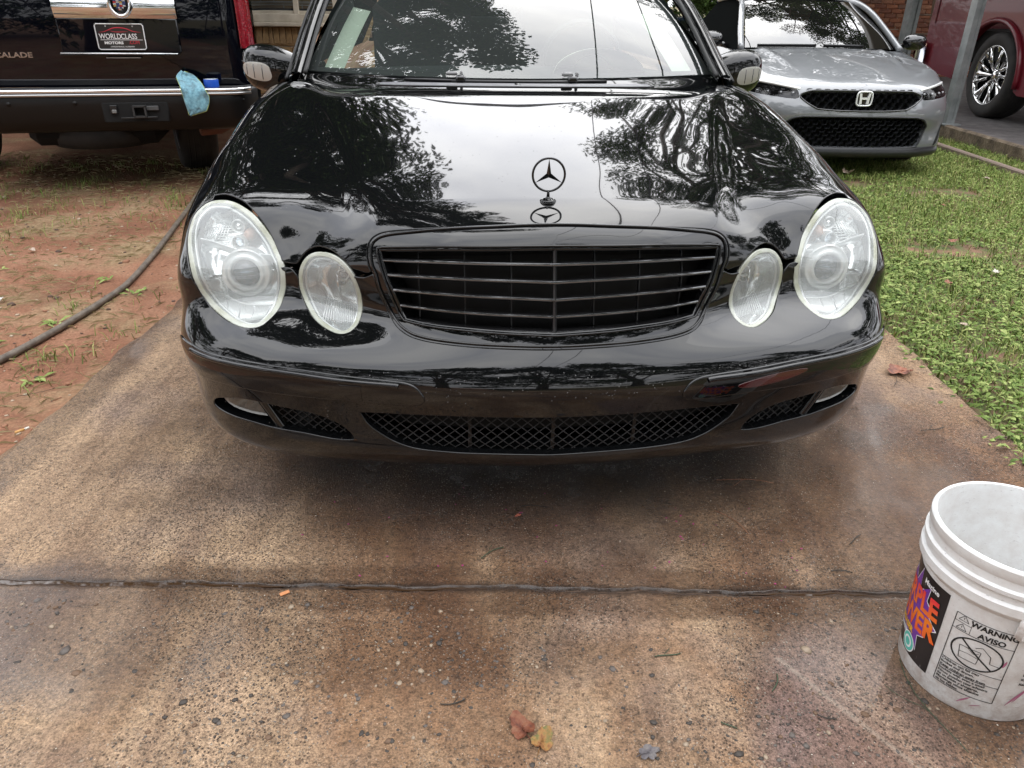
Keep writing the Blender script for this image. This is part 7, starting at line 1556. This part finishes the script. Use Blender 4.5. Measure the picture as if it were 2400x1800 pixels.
for kk, vv in (('Color1', (.34, .22, .10, 1)), ('Color2', (.27, .165, .075, 1)), ('Mortar', (.36, .31, .25, 1)), ('Mortar Size', .008), ('Brick Width', .21), ('Row Height', .075)): bt.inputs[kk].default_value = vv
mp = n.mapping((1, 1, 1), (R(90), 0, 0)); n.lk(mp, bt.inputs['Vector']); n.set(Base_Color=bt.outputs['Color'])
M_WALLR = pmat('red_brickwork', (.3, .1, .06), .9)
n = NT(M_WALLR)
bt = n.n.new('ShaderNodeTexBrick'); bt.inputs['Scale'].default_value = 1.0
for kk, vv in (('Color1', (.36, .13, .07, 1)), ('Color2', (.25, .09, .055, 1)), ('Mortar', (.40, .33, .27, 1)), ('Mortar Size', .008), ('Brick Width', .21), ('Row Height', .075)): bt.inputs[kk].default_value = vv
mp = n.mapping((1, 1, 1), (R(90), 0, 0)); n.lk(mp, bt.inputs['Vector']); n.set(Base_Color=bt.outputs['Color'])
M_CREAM = pmat('cream_window_paint', (.52, .46, .36), .5)
n = NT(M_CREAM); n.set(Base_Color=n.ramp(n.noise(8, 4), [(.3, (.42, .36, .27)), (.7, (.60, .54, .44))]))
M_BLIND = pmat('white_blind', (.62, .63, .62), .55)
M_WGLASS = glass_mat('house_window_glass', (.85, .9, .9), (.5, .5, .5), .05, 1.5, .0)
BR = None
def brick_mesh(w, h, d, mat):
    o = MB().box((0, 0, 0), (w, d, h), bev=.004).build('brick', mat); me = o.data; bpy.data.objects.remove(o); return me
HY = 9.3
house = thing('brick_house', 'tan brick house wall with a blinds window beyond the black sport utility vehicle', 'house', (0, HY, 0))
MB().box((-6.7, 1.6, 1.55), (9.8, 3.0, 3.3)).build('wall', M_WALLT, house)
me_t = brick_mesh(.200, .062, .02, M_TANB)
me_s = brick_mesh(.062, .17, .03, M_TANB)
def lay(parent, me, x0, x1, z0, z1, y, cw=.21, ch=.075, bond=True, name='brick', skip=None, cap=295):
    k = 0; r = 0; z = z0
    while z < z1 - 1e-6:
        x = x0 + (cw / 2 if (bond and r % 2) else 0)
        while x < x1:
            if skip is None or not skip(x, z):
                o = bpy.data.objects.new(name, me); o.parent = parent; COL.objects.link(o); o.location = (x, y + RND.uniform(-.002, .002), z); k += 1
            x += cw
        z += ch; r += 1
    return k
WX0, WX1, WZ0 = -3.85, -1.95, .97       # window opening on the wall
lay(house, me_t, -3.1, -1.85, .27, .80, .092)
lay(house, me_s, -3.1, -1.83, .868, .87, .088, .072, .18, False, 'soldier_brick')
lay(house, me_t, -1.80, -1.80 + .3, .84, 1.6, .092)
MB().box((-2.9, .06, .985), (2.2, .14, .045), bev=.008).build('window_sill', M_CREAM, house)
win = MB(); 
for (cx, cz, w, h) in ((-2.9, 1.05, 2.1, .085), (-2.02, 1.75, .085, 1.4), (-3.80, 1.75, .085, 1.4), (-2.9, 2.45, 2.1, .09)):
    win.box((cx, .07, cz), (w, .09, h), bev=.006)
wf = win.build('window_frame', M_CREAM, house)
for cx in (-2.37, -1.90):
    pass
MB().box((-2.48, .085, 1.75), (.06, .06, 1.32), bev=.005).build('window_mullion', M_CREAM, wf)
MB().box((-2.72, .10, 1.10), (1.9, .05, .05), bev=.005).build('sash_rail', M_CREAM, wf)
MB().box((-2.9, .098, 1.135), (1.8, .012, .022)).build('dark_sash_gap', M_VOID, wf)
for k in range(20):
    MB().box((-2.9, .105, 1.17 + k * .032), (1.78, .004, .030), Matrix.Rotation(R(24), 3, 'X')).build('blind_slat', M_BLIND, wf)
MB().box((-2.9, .118, 1.75), (1.9, .004, 1.3)).build('blind_backing', pmat('dim_room', (.10, .10, .10), .9), wf)
MB().add([(-3.8, .08, 1.1), (-2.0, .08, 1.1), (-2.0, .08, 2.4), (-3.8, .08, 2.4)], [(0, 1, 2, 3)]).build('window_pane', M_WGLASS, wf)
MB().box((-6.7, 1.3, 3.25), (10.4, 4.2, .22), bev=.02).build('eaves', M_CREAM, house)
roof_ = MB(); roof_.add([(-11.8, -.9, 3.3), (-1.4, -.9, 3.3), (-1.4, 3.4, 5.0), (-11.8, 3.4, 5.0)], [(0, 1, 2, 3)]).build('roof', pmat('grey_roof_shingle', (.09, .085, .08), .9), house)

# ------------------------------------------------------------------ red brick wall, carport posts, ladder on the right
RY = 15.2
bw = thing('brick_outbuilding', 'red brick wall behind the grey hatchback and the carport', 'building', (0, RY, 0))
MB().box((10.6, 1.6, 1.2), (9.6, 3.0, 2.8)).build('wall', M_WALLR, bw)
me_r = brick_mesh(.200, .062, .02, M_REDB)
lay(bw, me_r, 6.05, 8.75, .30, 1.55, .092, skip=lambda x, z: (z < .95 and x < 6.9) )
post_m = pmat('galvanised_post', (.26, .28, .28), .45, metal=.35)
n = NT(post_m); n.set(Base_Color=n.ramp(n.noise(6, 5), [(.3, (.17, .19, .19)), (.7, (.34, .36, .36))]))
CP = thing('carport', 'open carport with grey square posts over the dark red pickup', 'carport', (0, 0, 0))
def post(loc, w, h=2.35):
    o = MB().prism([(-w, -w), (-w * .3, -w), (-w * .3, -w * .86), (w * .3, -w * .86), (w * .3, -w), (w, -w), (w, w), (-w, w)], 0, h, ((0, 0, 0), (1, 0, 0), (0, 1, 0), (0, 0, 1))).build('post', post_m, CP)
    o.location = loc; o.rotation_euler = (0, 0, R(8))
    MB().box((0, 0, .006), (w * 4, w * 4, .012)).build('base_plate', post_m, o)
post((4.66, 8.55, .13), .048); post((6.52, 13.9, .13), .085); post((9.3, 8.55, .13), .05)
MB().box((7.6, 10.9, 2.55), (6.6, 6.6, .14), bev=.02).build('flat_roof', pmat('carport_white', (.55, .55, .53), .6), CP)
MB().box((4.66, 10.9, 2.44), (.12, 6.4, .12)).build('edge_beam', post_m, CP)
lad = thing('ladder', 'old wooden ladder leaning on the red brick wall', 'ladder', (7.05, 14.75, 0), 0)
M_WOOD = pmat('weathered_ladder_wood', (.24, .15, .10), .8)
n = NT(M_WOOD); n.set(Base_Color=n.ramp(n.noise(5, 5, .6, vec=n.mapping((1, 1, .2))), [(.3, (.15, .09, .06)), (.7, (.36, .27, .20))]))
for s_ in (-.2, .2):
    MB().tube([(s_ - .03, -.35, .0), (s_ + .06, .33, 2.6)], .032, 4).build('rail', M_WOOD, lad)
for k in range(8):
    z = .25 + .3 * k; t = z / 2.6
    MB().tube([(-.2 - .03 + .09 * t, -.35 + .68 * t, z), (.2 - .03 + .09 * t, -.35 + .68 * t, z)], .016, 6).build('rung', M_WOOD, lad, True)

# overhead service cables, mirrored in bonnet and screens
M_CABLE = pmat('black_cable', (.02, .02, .02), .6)
for k, (a, b, sag) in enumerate((((.9, -14, 7.2), (1.9, 24, 6.6), .7), ((1.5, -14, 7.5), (3.0, 24, 6.8), .8), ((3.6, -14, 7.4), (6.4, 24, 6.4), .8))):
    P = [np.array(a) * (1 - t) + np.array(b) * t - np.array([0, 0, sag * 4 * t * (1 - t)]) for t in np.linspace(0, 1, 30)]
    tag(MB().tube(P, .011, 5).build('overhead_cable', M_CABLE, None, True), ['overhead cable nearest the saloon, mirrored in its windscreen', 'middle overhead cable, mirrored in the saloon bonnet', 'overhead cable over the grey hatchback, mirrored in its windscreen'][k], 'cable', 'overhead service cables')
# ------------------------------------------------------------------ towel and tape on the bumper
rows_t = [(.800, .255, .272, -.075), (.782, .232, .320, -.10), (.765, .222, .345, -.13), (.742, .235, .372, -.17), (.722, .248, .390, -.215), (.700, .254, .402, -.250), (.66, .262, .422, -.262), (.62, .269, .415, -.266), (.59, .275, .402, -.268), (.57, .278, .391, -.268), (.545, .281, .300, -.268)]
M_TOWEL = pmat('blue_microfibre', (.17, .38, .47), .95, sheen=.3)
n = NT(M_TOWEL); n.set(Base_Color=n.mix(n.ramp(n.noise(16, 4), [(.48, 0.), (.66, .8)]), n.ramp(n.noise(70, 5, .7), [(.3, (.10, .25, .33)), (.7, (.26, .50, .58))]), (.05, .075, .08)), Normal=n.bump(n.noise(160, 4), .6, .01))
RT = np.array(rows_t)
def tow(u, v):
    i = v * (len(RT) - 1); a = int(min(i, len(RT) - 2)); f = i - a; r_ = RT[a] * (1 - f) + RT[a + 1] * f
    x = r_[1] * (1 - u) + r_[2] * u
    wr = .010 * math.sin(u * 9 + v * 5) + .008 * math.sin(u * 17 - v * 11) * (1 - v)
    bun = .030 * math.exp(-((u - .22) / .08) ** 2) * max(0, .55 - v)
    return suv((x, r_[3] - abs(wr) * (1 - .5 * v) + bun, r_[0] - .025 * math.sin(math.pi * u) * (1 - v) * .5 + .004 * math.sin(u * 12)))
tw = MB(); tw.grid(tow, 26, 40)
TW = tag(tw.build('microfibre_towel', M_TOWEL, None, True), 'crumpled blue microfibre towel hanging over the chrome bumper step', 'towel')
md = TW.modifiers.new('thick', 'SOLIDIFY'); md.thickness = .006
hem = [tow(0, v) for v in np.linspace(0, 1, 30)] + [tow(u, 1) for u in np.linspace(0, 1, 6)] + [tow(1, v) for v in np.linspace(1, 0, 30)]
MB().tube(hem, .0028, 5).build('hem', pmat('lime_hem', (.40, .48, .12), .8), TW, True)
tp = suv((.435, -.135, .704))
TAPE = thing('tape_roll', 'small blue roll with a pale top standing on the bumper step', 'roll', tp)
MB().lathe([(.047, 0), (.0475, .003), (.0475, .047), (.046, .05)], 32).build('side', pmat('blue_tape', (.01, .085, .50), .4), TAPE, True)
MB().lathe([(0, .0495), (.0465, .0502), (.046, .05)], 32).build('top', pmat('pale_top', (.62, .70, .80), .5), TAPE, True)

# ------------------------------------------------------------------ white bucket
BK = thing('bucket', 'dirty white plastic bucket with a black and purple label at the right edge', 'bucket', (.957, 1.132, .0165), 0)
M_BUCK = pmat('white_hdpe', (.72, .73, .72), .38, spec=.4)
n = NT(M_BUCK)
dirt = n.ramp(n.noise(13, 6, .7), [(.46, 0.), (.66, .8)]); zz = n.sep(n.co.outputs['Object'])[2]
low = n.math('MULTIPLY', n.ramp(zz, [(.0, 1.0), (.10, .45), (.3, .22)]), n.ramp(n.noise(30, 6, .75), [(.40, 0.), (.65, 1.)]))
scuff = n.ramp(n.noise(60, 5, .8, vec=n.mapping((1, 1, 4))), [(.62, 0.), (.69, .7)])
n.set(Base_Color=n.mix(scuff, n.mix(low, n.mix(n.math('MULTIPLY', dirt, .35), (.74, .75, .745), (.52, .46, .42)), (.46, .40, .36)), (.20, .15, .16)), Normal=n.bump(n.noise(40, 3), .08, .004))
H_ = .362; RB, RTp = .134, .1475
def rw(z): return RB + (RTp - RB) * z / H_
out_p = [(0, .006), (RB - .012, .006), (RB - .012, .0), (RB - .003, .0), (RB, .006), (rw(.255), .255), (rw(.262) + .006, .262), (rw(.268) + .0105, .270), (rw(.285) + .0105, .287), (rw(.29) + .005, .292), (rw(.305) + .004, .305), (rw(.31) + .009, .309), (rw(.318) + .009, .317), (rw(.322) + .004, .321), (rw(.337) + .003, .336), (rw(.345) + .006, .342), (rw(.355) + .006, .358), (rw(H_) + .003, .362), (rw(H_) - .0025, .3615), (rw(.35) - .004, .35), (rw(.02) - .004, .02), (0, .018)]
MB().lathe(out_p, 96).build('body', M_BUCK, BK, False, auto=28)
# label: patches wrapped on the wall, angle measured at the bucket axis
def wrap(name, a0, a1, z0, z1, mat, parent, off=.0006, n_=24, slant=0.0):
    m = MB(); V = []
    for i in range(n_ + 1):
        a = a0 + (a1 - a0) * i / n_
        for z in (z0, (z0 + z1) / 2, z1): V.append(((rw(z) + off) * math.cos(a), (rw(z) + off) * math.sin(a), z))
    m.add(V, [(i * 3 + j, (i + 1) * 3 + j, (i + 1) * 3 + j + 1, i * 3 + j + 1) for i in range(n_) for j in range(2)])
    return m.build(name, mat, parent, True)
def wpoly(name, poly, mat, parent, off, ac, zc):
    """flat outline (metres round the wall, height) wrapped on the bucket"""
    pts = [Vector((a, b)) for a, b in poly]; e = [(i, (i + 1) % len(poly)) for i in range(len(poly))]
    P = np.array(poly); lo, hi = P.min(0), P.max(0)
    G = np.array([(x, y) for x in np.arange(lo[0], hi[0], .006) for y in np.arange(lo[1], hi[1], .006)] or [(0, 0)])
    G = G[inside(G, P)] if len(G) else G
    vo, eo, fo, _, _, _ = delaunay_2d_cdt(pts + [Vector(g) for g in G], e, [], 0, 1e-6)
    V2 = np.array([(v.x, v.y) for v in vo]); F = [f for f in fo if inside(np.array([V2[list(f)].mean(0)]), P)[0]]
    V = [((rw(zc + b) + off) * math.cos(ac + a / rw(zc + b)), (rw(zc + b) + off) * math.sin(ac + a / rw(zc + b)), zc + b) for a, b in V2]
    return mesh_obj(name, V, F, mat, parent, smooth=True)
def wtext(name, s, size, mat, parent, ac, zc, off=.0012, align='CENTER', bold=0.0, rot=0.0, sx=1.0, shear=0.0):
    o = text(name, s, size, mat, parent, (0, 0, 0), (0, 0, 0), .0, align, bold, shear, 1.0)
    c_, s_ = math.cos(rot), math.sin(rot)
    for v in o.data.vertices:
        a, b = v.co.x * sx, v.co.y; a, b = a * c_ - b * s_, a * s_ + b * c_
        r_ = rw(zc + b) + off; t = ac + a / r_
        v.co = (r_ * math.cos(t), r_ * math.sin(t), zc + b)
    return o
M_LBK = pmat('label_black', (.006, .006, .008), .35, coat=.3); M_LPU = pmat('label_purple', (.16, .035, .32), .4, coat=.3); M_LOR = pmat('label_orange', (.80, .10, .02), .4); M_LWH = pmat('label_white', (.78, .78, .78), .5); M_LYE = pmat('label_yellow', (.80, .45, .02), .4); M_LTE = pmat('label_teal', (.10, .50, .42), .4); M_INK = pmat('black_print', (.012, .012, .012), .6); M_LRED = pmat('faded_red_print', (.55, .12, .08), .6)
n = NT(M_LBK); n.set(Base_Color=n.mix(n.ramp(n.noise(40, 6, .8, vec=n.mapping((1, 1, .35))), [(.60, 0.), (.68, .85)]), (.006, .006, .008), (.45, .45, .46)))
n = NT(M_LOR); n.set(Base_Color=n.ramp(n.sep(n.co.outputs['Object'])[2], [(.085, (.72, .03, .03)), (.15, (.85, .22, .01)), (.205, (.75, .04, .05))]))
A_R = R(-157)     # right end of the label as seen from the camera
LZ0, LZ1 = .040, .245
lab = wrap('label', A_R - 1.55, A_R, LZ0, LZ1, M_LBK, BK)
AC = A_R - .52
star_p = []
for k in range(26):
    a = 2 * math.pi * k / 26; r_ = (.098 if k % 2 == 0 else .066) * (1 + .18 * math.sin(k * 2.3))
    star_p.append((r_ * .85 * math.cos(a) - .018, r_ * .92 * math.sin(a)))
star_p = [(max(-.16, a), max(-.098, min(.096, b))) for a, b in star_p]
wpoly('label_burst', [(a * 1.05, b * 1.03) for a, b in star_p], M_LWH, lab, .0009, AC, .145)
wpoly('label_burst', star_p, M_LPU, lab, .0012, AC, .145)
wtext('lettering', 'PURPLE', .060, M_LOR, lab, AC - .12, .158, .0017, bold=.0024, rot=.10, sx=.82)
wtext('lettering', 'POWER', .060, M_LOR, lab, AC - .12, .108, .0017, bold=.0024, rot=.10, sx=.82)
wtext('lettering', 'DEGREASER', .018, M_LYE, lab, AC - .24, .088, .0017, bold=.0008, rot=.10)
wtext('lettering', 'CLEANER', .014, M_LWH, lab, AC - .24, .073, .0017, bold=.0004, rot=.10)
wtext('lettering', 'Marine', .016, M_LWH, lab, AC + .22, .222, .0017, bold=.0004)
wpoly('label_seal', [(.022 * math.cos(a), .022 * math.sin(a)) for a in np.linspace(0, 6.28, 25)[:-1]], M_LWH, lab, .0016, AC + .06, .066)
wpoly('label_seal', [(.0195 * math.cos(a), .0195 * math.sin(a)) for a in np.linspace(0, 6.28, 25)[:-1]], M_LTE, lab, .0019, AC + .06, .066)
wpoly('label_seal', [(.013 * math.cos(a), .013 * math.sin(a)) for a in np.linspace(0, 6.28, 25)[:-1]], M_LWH, lab, .0022, AC + .06, .066)
wpoly('label_seal', [(.009 * math.cos(a), .009 * math.sin(a)) for a in np.linspace(0, 6.28, 25)[:-1]], M_LTE, lab, .0025, AC + .06, .066)
# printed warning panel
AW = A_R + .50
def wline(pts, w, nm='warning_line', mat=M_INK):
    for (a, b), (c2, d) in zip(pts[:-1], pts[1:]):
        L = math.hypot(c2 - a, d - b); nx, nz = -(d - b) / L * w / 2, (c2 - a) / L * w / 2
        k = max(1, int(L / .01)); V = []
        for i in range(k + 1):
            t = i / k; x, z = a + (c2 - a) * t, b + (d - b) * t
            for s_ in (-1, 1):
                xx, z2 = x + s_ * nx, .135 + z + s_ * nz; r_ = rw(z2) + .0007; th = AW + xx / r_
                V.append((r_ * math.cos(th), r_ * math.sin(th), z2))
        MB().add(V, [(i * 2, i * 2 + 2, i * 2 + 3, i * 2 + 1) for i in range(k)]).build(nm, mat, BK)
WW, HT, HB = .052, .088, -.088
wline([(-WW, HB), (WW, HB), (WW, HT), (-WW, HT), (-WW, HB)], .0014)
for z in (.052, -.024, -.048): wline([(-WW, z), (WW, z)], .0012)
wline([(-WW, .070), (-.022, .070)], .0010); wline([(-.022, .088), (-.022, .052)], .0008)
wtext('lettering', 'WARNING', .0160, M_INK, BK, AW + .10, .209, .0009, bold=.0006)
wtext('lettering', 'AVISO', .0160, M_INK, BK, AW + .10, .190, .0009, bold=.0006)
for zz_ in (.075, .055):
    wline([(-.046, zz_), (-.028, zz_), (-.037, zz_ + .013), (-.046, zz_)], .0011); wline([(-.037, zz_ + .004), (-.037, zz_ + .009)], .0012)
wline([(.043 * math.cos(a), .014 + .034 * math.sin(a)) for a in np.linspace(0, 2 * math.pi, 33)], .0032)
wline([(-.030, .038), (.030, -.010)], .0032)
wline([(-.030, .022), (-.026, -.006), (.004, -.006), (.006, .024), (-.030, .022)], .0012); wline([(-.028, .008), (-.012, .010), (.005, .007)], .001); wline([(-.005, .030), (.006, .036), (.022, .022), (.024, .006), (.040, .004)], .0012); wline([(-.016, .022), (-.004, .014), (.003, .020)], .001)
for k, (s, z) in enumerate((('Children can fall into', -.031), ('bucket and drown.', -.0385), ('Keep children away from', -.0465), ('buckets with even a small', -.055), ('Ninos pueden caer adentro', -.0625), ('de un balde y ahogarse.', -.070), ('Mantenga ninos alejados', -.0775), ('de los baldes.', -.085))):
    wtext('lettering', s, .0078, M_INK, BK, AW - .36, .135 + z, .0009, 'LEFT', .0002)
AQ = A_R + 1.30
for k in range(6): wtext('lettering', ('PRECAUTION' if k == 0 else 'Keep out of reach'), .008, M_LRED if k < 3 else M_INK, BK, AQ, .165 - k * .012, .0009, bold=.0003)
# smears of purple product
for (aa, z, l, t) in ((AW + .62, .07, .05, 1.1), (AW + .70, .085, .06, 1.15), (AW + .05, .035, .03, .9), (AW + .20, .03, .02, .5), (AW + .33, .150, .018, 1.4)):
    V = []; 
    for i in range(9):
        s = (i / 8 - .5) * l; w = .0022 * math.sin(math.pi * (i + .5) / 9)
        for q in (-1, 1):
            z2 = z + s * math.sin(t); r_ = rw(z2) + .0006; th = aa + (s * math.cos(t) + q * w) / r_; V.append((r_ * math.cos(th), r_ * math.sin(th), z2))
    MB().add(V, [(i * 2, i * 2 + 2, i * 2 + 3, i * 2 + 1) for i in range(8)]).build('smear', pmat('purple_smear', (.36, .12, .20), .6) if 'purple_smear' not in MATS else MATS['purple_smear'], BK)
# bail ear and wire handle
AE = A_R + .97
er = rw(.25) + .006
ear = MB(); ear.box((0, 0, 0), (.018, .06, .055), bev=.008)
eo = ear.build('handle_ear', M_BUCK, BK, auto=40); eo.location = (er * math.cos(AE), er * math.sin(AE), .248); eo.rotation_euler = (0, 0, AE)
dE = np.array([math.cos(AE), math.sin(AE)]); dB = np.array([math.cos(AE + math.pi / 2), math.sin(AE + math.pi / 2)])
P = [tuple(er * 1.08 * math.cos(t) * dE + .175 * math.sin(t) * dB) + (.252 - .13 * math.sin(t) ** .8,) for t in np.linspace(0, math.pi, 30)]
MB().tube(P, .0022, 6).build('wire_handle', M_STEEL, BK, True)

# ------------------------------------------------------------------ garden hose across the clay
hz = [(-2.35, 1.85), (-2.05, 2.35), (-1.95, 2.56), (-1.89, 2.80), (-1.868, 2.98), (-1.858, 3.2), (-1.866, 3.46), (-1.93, 3.9), (-2.05, 4.5), (-2.20, 5.2), (-2.45, 6.1), (-2.9, 7.0)]
hc = catmull([(x, y, float(ground_z(np.array(x), np.array(y))) + .016) for x, y in hz], .02)
M_HOSE = pmat('brown_grey_hose', (.13, .10, .075), .55)
n = NT(M_HOSE); n.set(Base_Color=n.ramp(n.noise(25, 5), [(.3, (.075, .058, .045)), (.7, (.19, .155, .12))]), Normal=n.bump(n.noise(220, 2, vec=n.mapping((1, 1, 1))), .4, .004))
hs_ = MB().tube(hc, .0145, 10).build('garden_hose', M_HOSE, None, True)
tag(hs_, 'brown garden hose curving across the red clay beside the driveway', 'hose')

# ------------------------------------------------------------------ fallen leaves, twigs, litter
def dead_leaf(name, label, loc, size, yaw, cols, seed, lobes=5, curl=.25, group='fallen leaves'):
    rs = np.random.RandomState(seed); m = pmat(name + '_tissue%d' % seed, cols[0], .6, spec=.3)
    n = NT(m); n.set(Base_Color=n.ramp(n.noise(2.2 / size, 4), [(.34, cols[0]), (.5, cols[1]), (.66, cols[2])]), Normal=n.bump(n.noise(6 / size, 4), .5, .004))
    V = []; F = []; K = 40; RG = 7
    for i in range(K):
        a = 2 * math.pi * i / K; r_ = size * (.55 + .30 * abs(math.cos(a * lobes / 2)) ** .8 + .10 * math.cos(a)) * (1 + rs.normal(0, .04))
        for j in range(RG):
            f = j / (RG - 1); x, y = f * r_ * math.cos(a), f * r_ * math.sin(a) * .8
            V.append((x, y, .004 + curl * size * (f ** 2) * (.55 + .45 * math.sin(2 * a + seed)) * .55 + .012 * size / .06 * .2 * math.sin(a * 7 + f * 9)))
    for i in range(K):
        for j in range(RG - 1): F.append((i * RG + j, ((i + 1) % K) * RG + j, ((i + 1) % K) * RG + j + 1, i * RG + j + 1))
    o = MB().add(V, F).build(name, m, None, True); o.location = loc; o.rotation_euler = (R(rs.uniform(-6, 6)), R(rs.uniform(-6, 6)), yaw)
    MB().tube([(-size * .1, 0, .006), (-size * .5, .01 * size, .006), (-size * 1.0, -.05 * size, .005)], [.0012, .001, .0008], 5).build('stalk', m, o, True)
    return tag(o, label, 'leaf', group)
BRN = [(.07, .022, .012), (.14, .042, .020), (.18, .075, .038)]; YEL = [(.14, .045, .018), (.25, .13, .04), (.12, .11, .035)]; GRY = [(.07, .06, .065), (.10, .09, .095), (.14, .125, .12)]; RUST = [(.22, .07, .04), (.30, .13, .08), (.14, .06, .045)]; PALE = [(.42, .32, .25), (.50, .41, .33), (.36, .26, .20)]
Zd = .0175
dead_leaf('fallen_leaf', 'wet brown leaf half of the curled pair at the bottom of the picture', (.030, .965, Zd), .036, R(120), BRN, 1, 3, .5)
dead_leaf('fallen_leaf', 'wet yellow and green leaf beside the curled brown one', (.066, .938, Zd), .032, R(70), YEL, 2, 3, .4)
dead_leaf('fallen_leaf', 'dark grey sodden leaf at the bottom edge of the picture', (.258, .918, Zd), .024, R(20), GRY, 3, 5, .2)
dead_leaf('fallen_leaf', 'reddish brown leaf with twigs on the driveway beside the lawn', (1.46, 2.55, Zd), .062, R(200), RUST, 4, 5, .45)
dead_leaf('fallen_leaf', 'tiny red flower scrap under the bumper', (.022, 1.62, Zd), .010, R(30), [(.42, .10, .06), (.5, .16, .10), (.4, .1, .07)], 5, 5, .4)
dead_leaf('fallen_leaf', 'pale dry leaf lying in the shade under the grey hatchback bumper', (2.72, 6.28, .03), .07, R(80), PALE, 6, 3, .9)
for k, (x, y, l, c) in enumerate(((-2.62, 3.95, 'tan leaf on the clay near the hose top', PALE), (-2.95, 3.75, 'orange brown leaf on the clay at the left', YEL), (-2.32, 3.18, 'white scrap of leaf on the clay', [(.6, .6, .55), (.66, .66, .62), (.55, .53, .5)]), (-1.98, 2.28, 'orange leaf near the left picture edge, below the hose', RUST), (-2.7, 3.2, 'curled leaf in the clay left of the white scrap', PALE),
      (2.55, 4.3, 'rust brown leaf on the lawn behind the saloon headlight', RUST), (2.95, 5.2, 'brown leaf on the far lawn near the grey hatchback', RUST), (3.75, 6.1, 'pink beige leaf on the lawn right of the grey hatchback', PALE), (1.93, 3.0, 'pale stone-like leaf at the lawn edge by the bumper corner', PALE), (2.5, 3.75, 'torn white leaf in the middle of the lawn weeds', [(.55, .5, .42), (.6, .56, .5), (.45, .4, .35)]), (2.15, 3.55, 'orange leaf in the bare lawn patch', RUST))):
    dead_leaf('fallen_leaf', l, (x, y, float(ground_z(np.array(x), np.array(y))) + (.012 if x < 0 else .04)), RND.uniform(.022, .04), RND.uniform(0, 6), c, 10 + k, RND.choice((3, 5)), .5)
CG = thing('cigarette_end', 'smoked cigarette end with tan filter at the left edge of the driveway', 'cigarette', (-1.53, 2.02, .022), R(52))
MB().tube([(-.021, 0, 0), (.006, 0, 0)], .0042, 10).build('filter', pmat('cork_filter', (.55, .30, .10), .7), CG, True)
MB().tube([(.006, 0, 0), (.02, .001, 0)], .004, 10).build('paper', pmat('cigarette_paper', (.66, .62, .55), .7), CG, True)
tag(MB().box((-.515, 1.318, .0185), (.022, .010, .002), Matrix.Rotation(R(35), 3, 'Z')).build('wood_chip', pmat('orange_chip', (.48, .20, .08), .7), None), 'small orange wood chip beside the joint water', 'chip')
M_TWIG = pmat('dark_twig', (.030, .026, .020), .7); M_NEED = pmat('brown_pine_needle', (.24, .10, .05), .6); M_GRN = pmat('green_sprig', (.035, .06, .03), .6)
def sticks(name, label, segs, mat, group):
    m = MB()
    for P, r_ in segs: m.tube(P, r_, 5)
    return tag(m.build(name, mat, None, True), label, 'twig', group)
def wig(x, y, ang, l, rs, z=.0195):
    c, s = math.cos(ang), math.sin(ang)
    return [(x + c * l * t - s * .12 * l * math.sin(t * 3 + rs), y + s * l * t + c * .12 * l * math.sin(t * 3 + rs), z) for t in np.linspace(0, 1, 6)]
TW_L = [(1.43, 2.58, -1.9, .16, M_TWIG, 'thin forked twig beside the reddish leaf near the lawn'), (1.52, 2.36, -.3, .13, M_TWIG, 'short dark twig right of the forked one near the lawn'), (1.33, 2.10, .5, .09, M_TWIG, 'small twig on the driveway by the bumper corner'), (.62, 1.56, 2.2, .12, M_NEED, 'reddish pine needle on the wet concrete under the bumper'), (.75, 1.78, 2.9, .16, M_NEED, 'long pine needle in the shade under the bumper'), (.86, 1.53, .5, .06, M_TWIG, 'stubby dark sprig left of the bucket'), (-.07, 1.45, .6, .07, M_GRN, 'dark curled sprig just above the driveway joint'), (.03, 1.66, .1, .07, M_TWIG, 'black scrap of bark under the bumper'), (.31, 1.14, .4, .055, M_GRN, 'curved green sprig on the near slab'), (.53, 1.06, 1.2, .05, M_GRN, 'dark green sprig on the near slab left of the scratch'), (.60, 1.01, -.4, .035, M_TWIG, 'small black twig beside the pale scratch'), (.41, .99, -.7, .03, M_GRN, 'tiny dark sprig near the bottom middle'), (.835, .93, 1.55, .22, M_GRN, 'long thin grass stalk leaning against the foot of the bucket'), (.78, 1.42, .0, .05, M_TWIG, 'twig lying beside the joint left of the bucket'), (-1.52, 2.05, .9, .05, M_TWIG, 'dark bit of twig at the left edge of the driveway'), (-1.72, 2.30, .8, .12, M_TWIG, 'dark twig on the clay near the driveway edge'), (-.13, 1.02, .2, .05, M_TWIG, 'short stick on the near slab, left of the brown leaf')]
for k, (x, y, a, l, mt, lb) in enumerate(TW_L):
    z_ = .0195 if x > -1.5 else float(ground_z(np.array(x), np.array(y))) + .008
    P = wig(x, y, a, l, k, z_); segs = [(P, .0009 if l > .1 else .0013)]
    if k % 2 == 0: segs.append(([P[2]] + wig(P[2][0], P[2][1], a + .7, l * .4, k, z_)[1:], .0007))
    sticks('twig', lb, segs, mt, 'twigs on the driveway')
# pink petal specks
x = NPR.uniform(-.6, .75, 60); y = NPR.uniform(1.36, 1.75, 60); k = NPR.rand(60) < .8
pebbles('petal_specks', np.stack([x[k], y[k], np.full(k.sum(), .019)], -1), NPR.uniform(.0012, .0032, k.sum()), pmat('magenta_petal', (.36, .04, .17), .6), .3)
x = NPR.uniform(-1.3, 1.4, 260); y = NPR.uniform(.8, 2.2, 260)
pebbles('pale_specks', np.stack([x, y, .0175 + .004 * fbm(x, y, 9, 3, 1.5)], -1), NPR.uniform(.0006, .0016, 260), pmat('pale_speck', (.62, .56, .47), .5), .5)
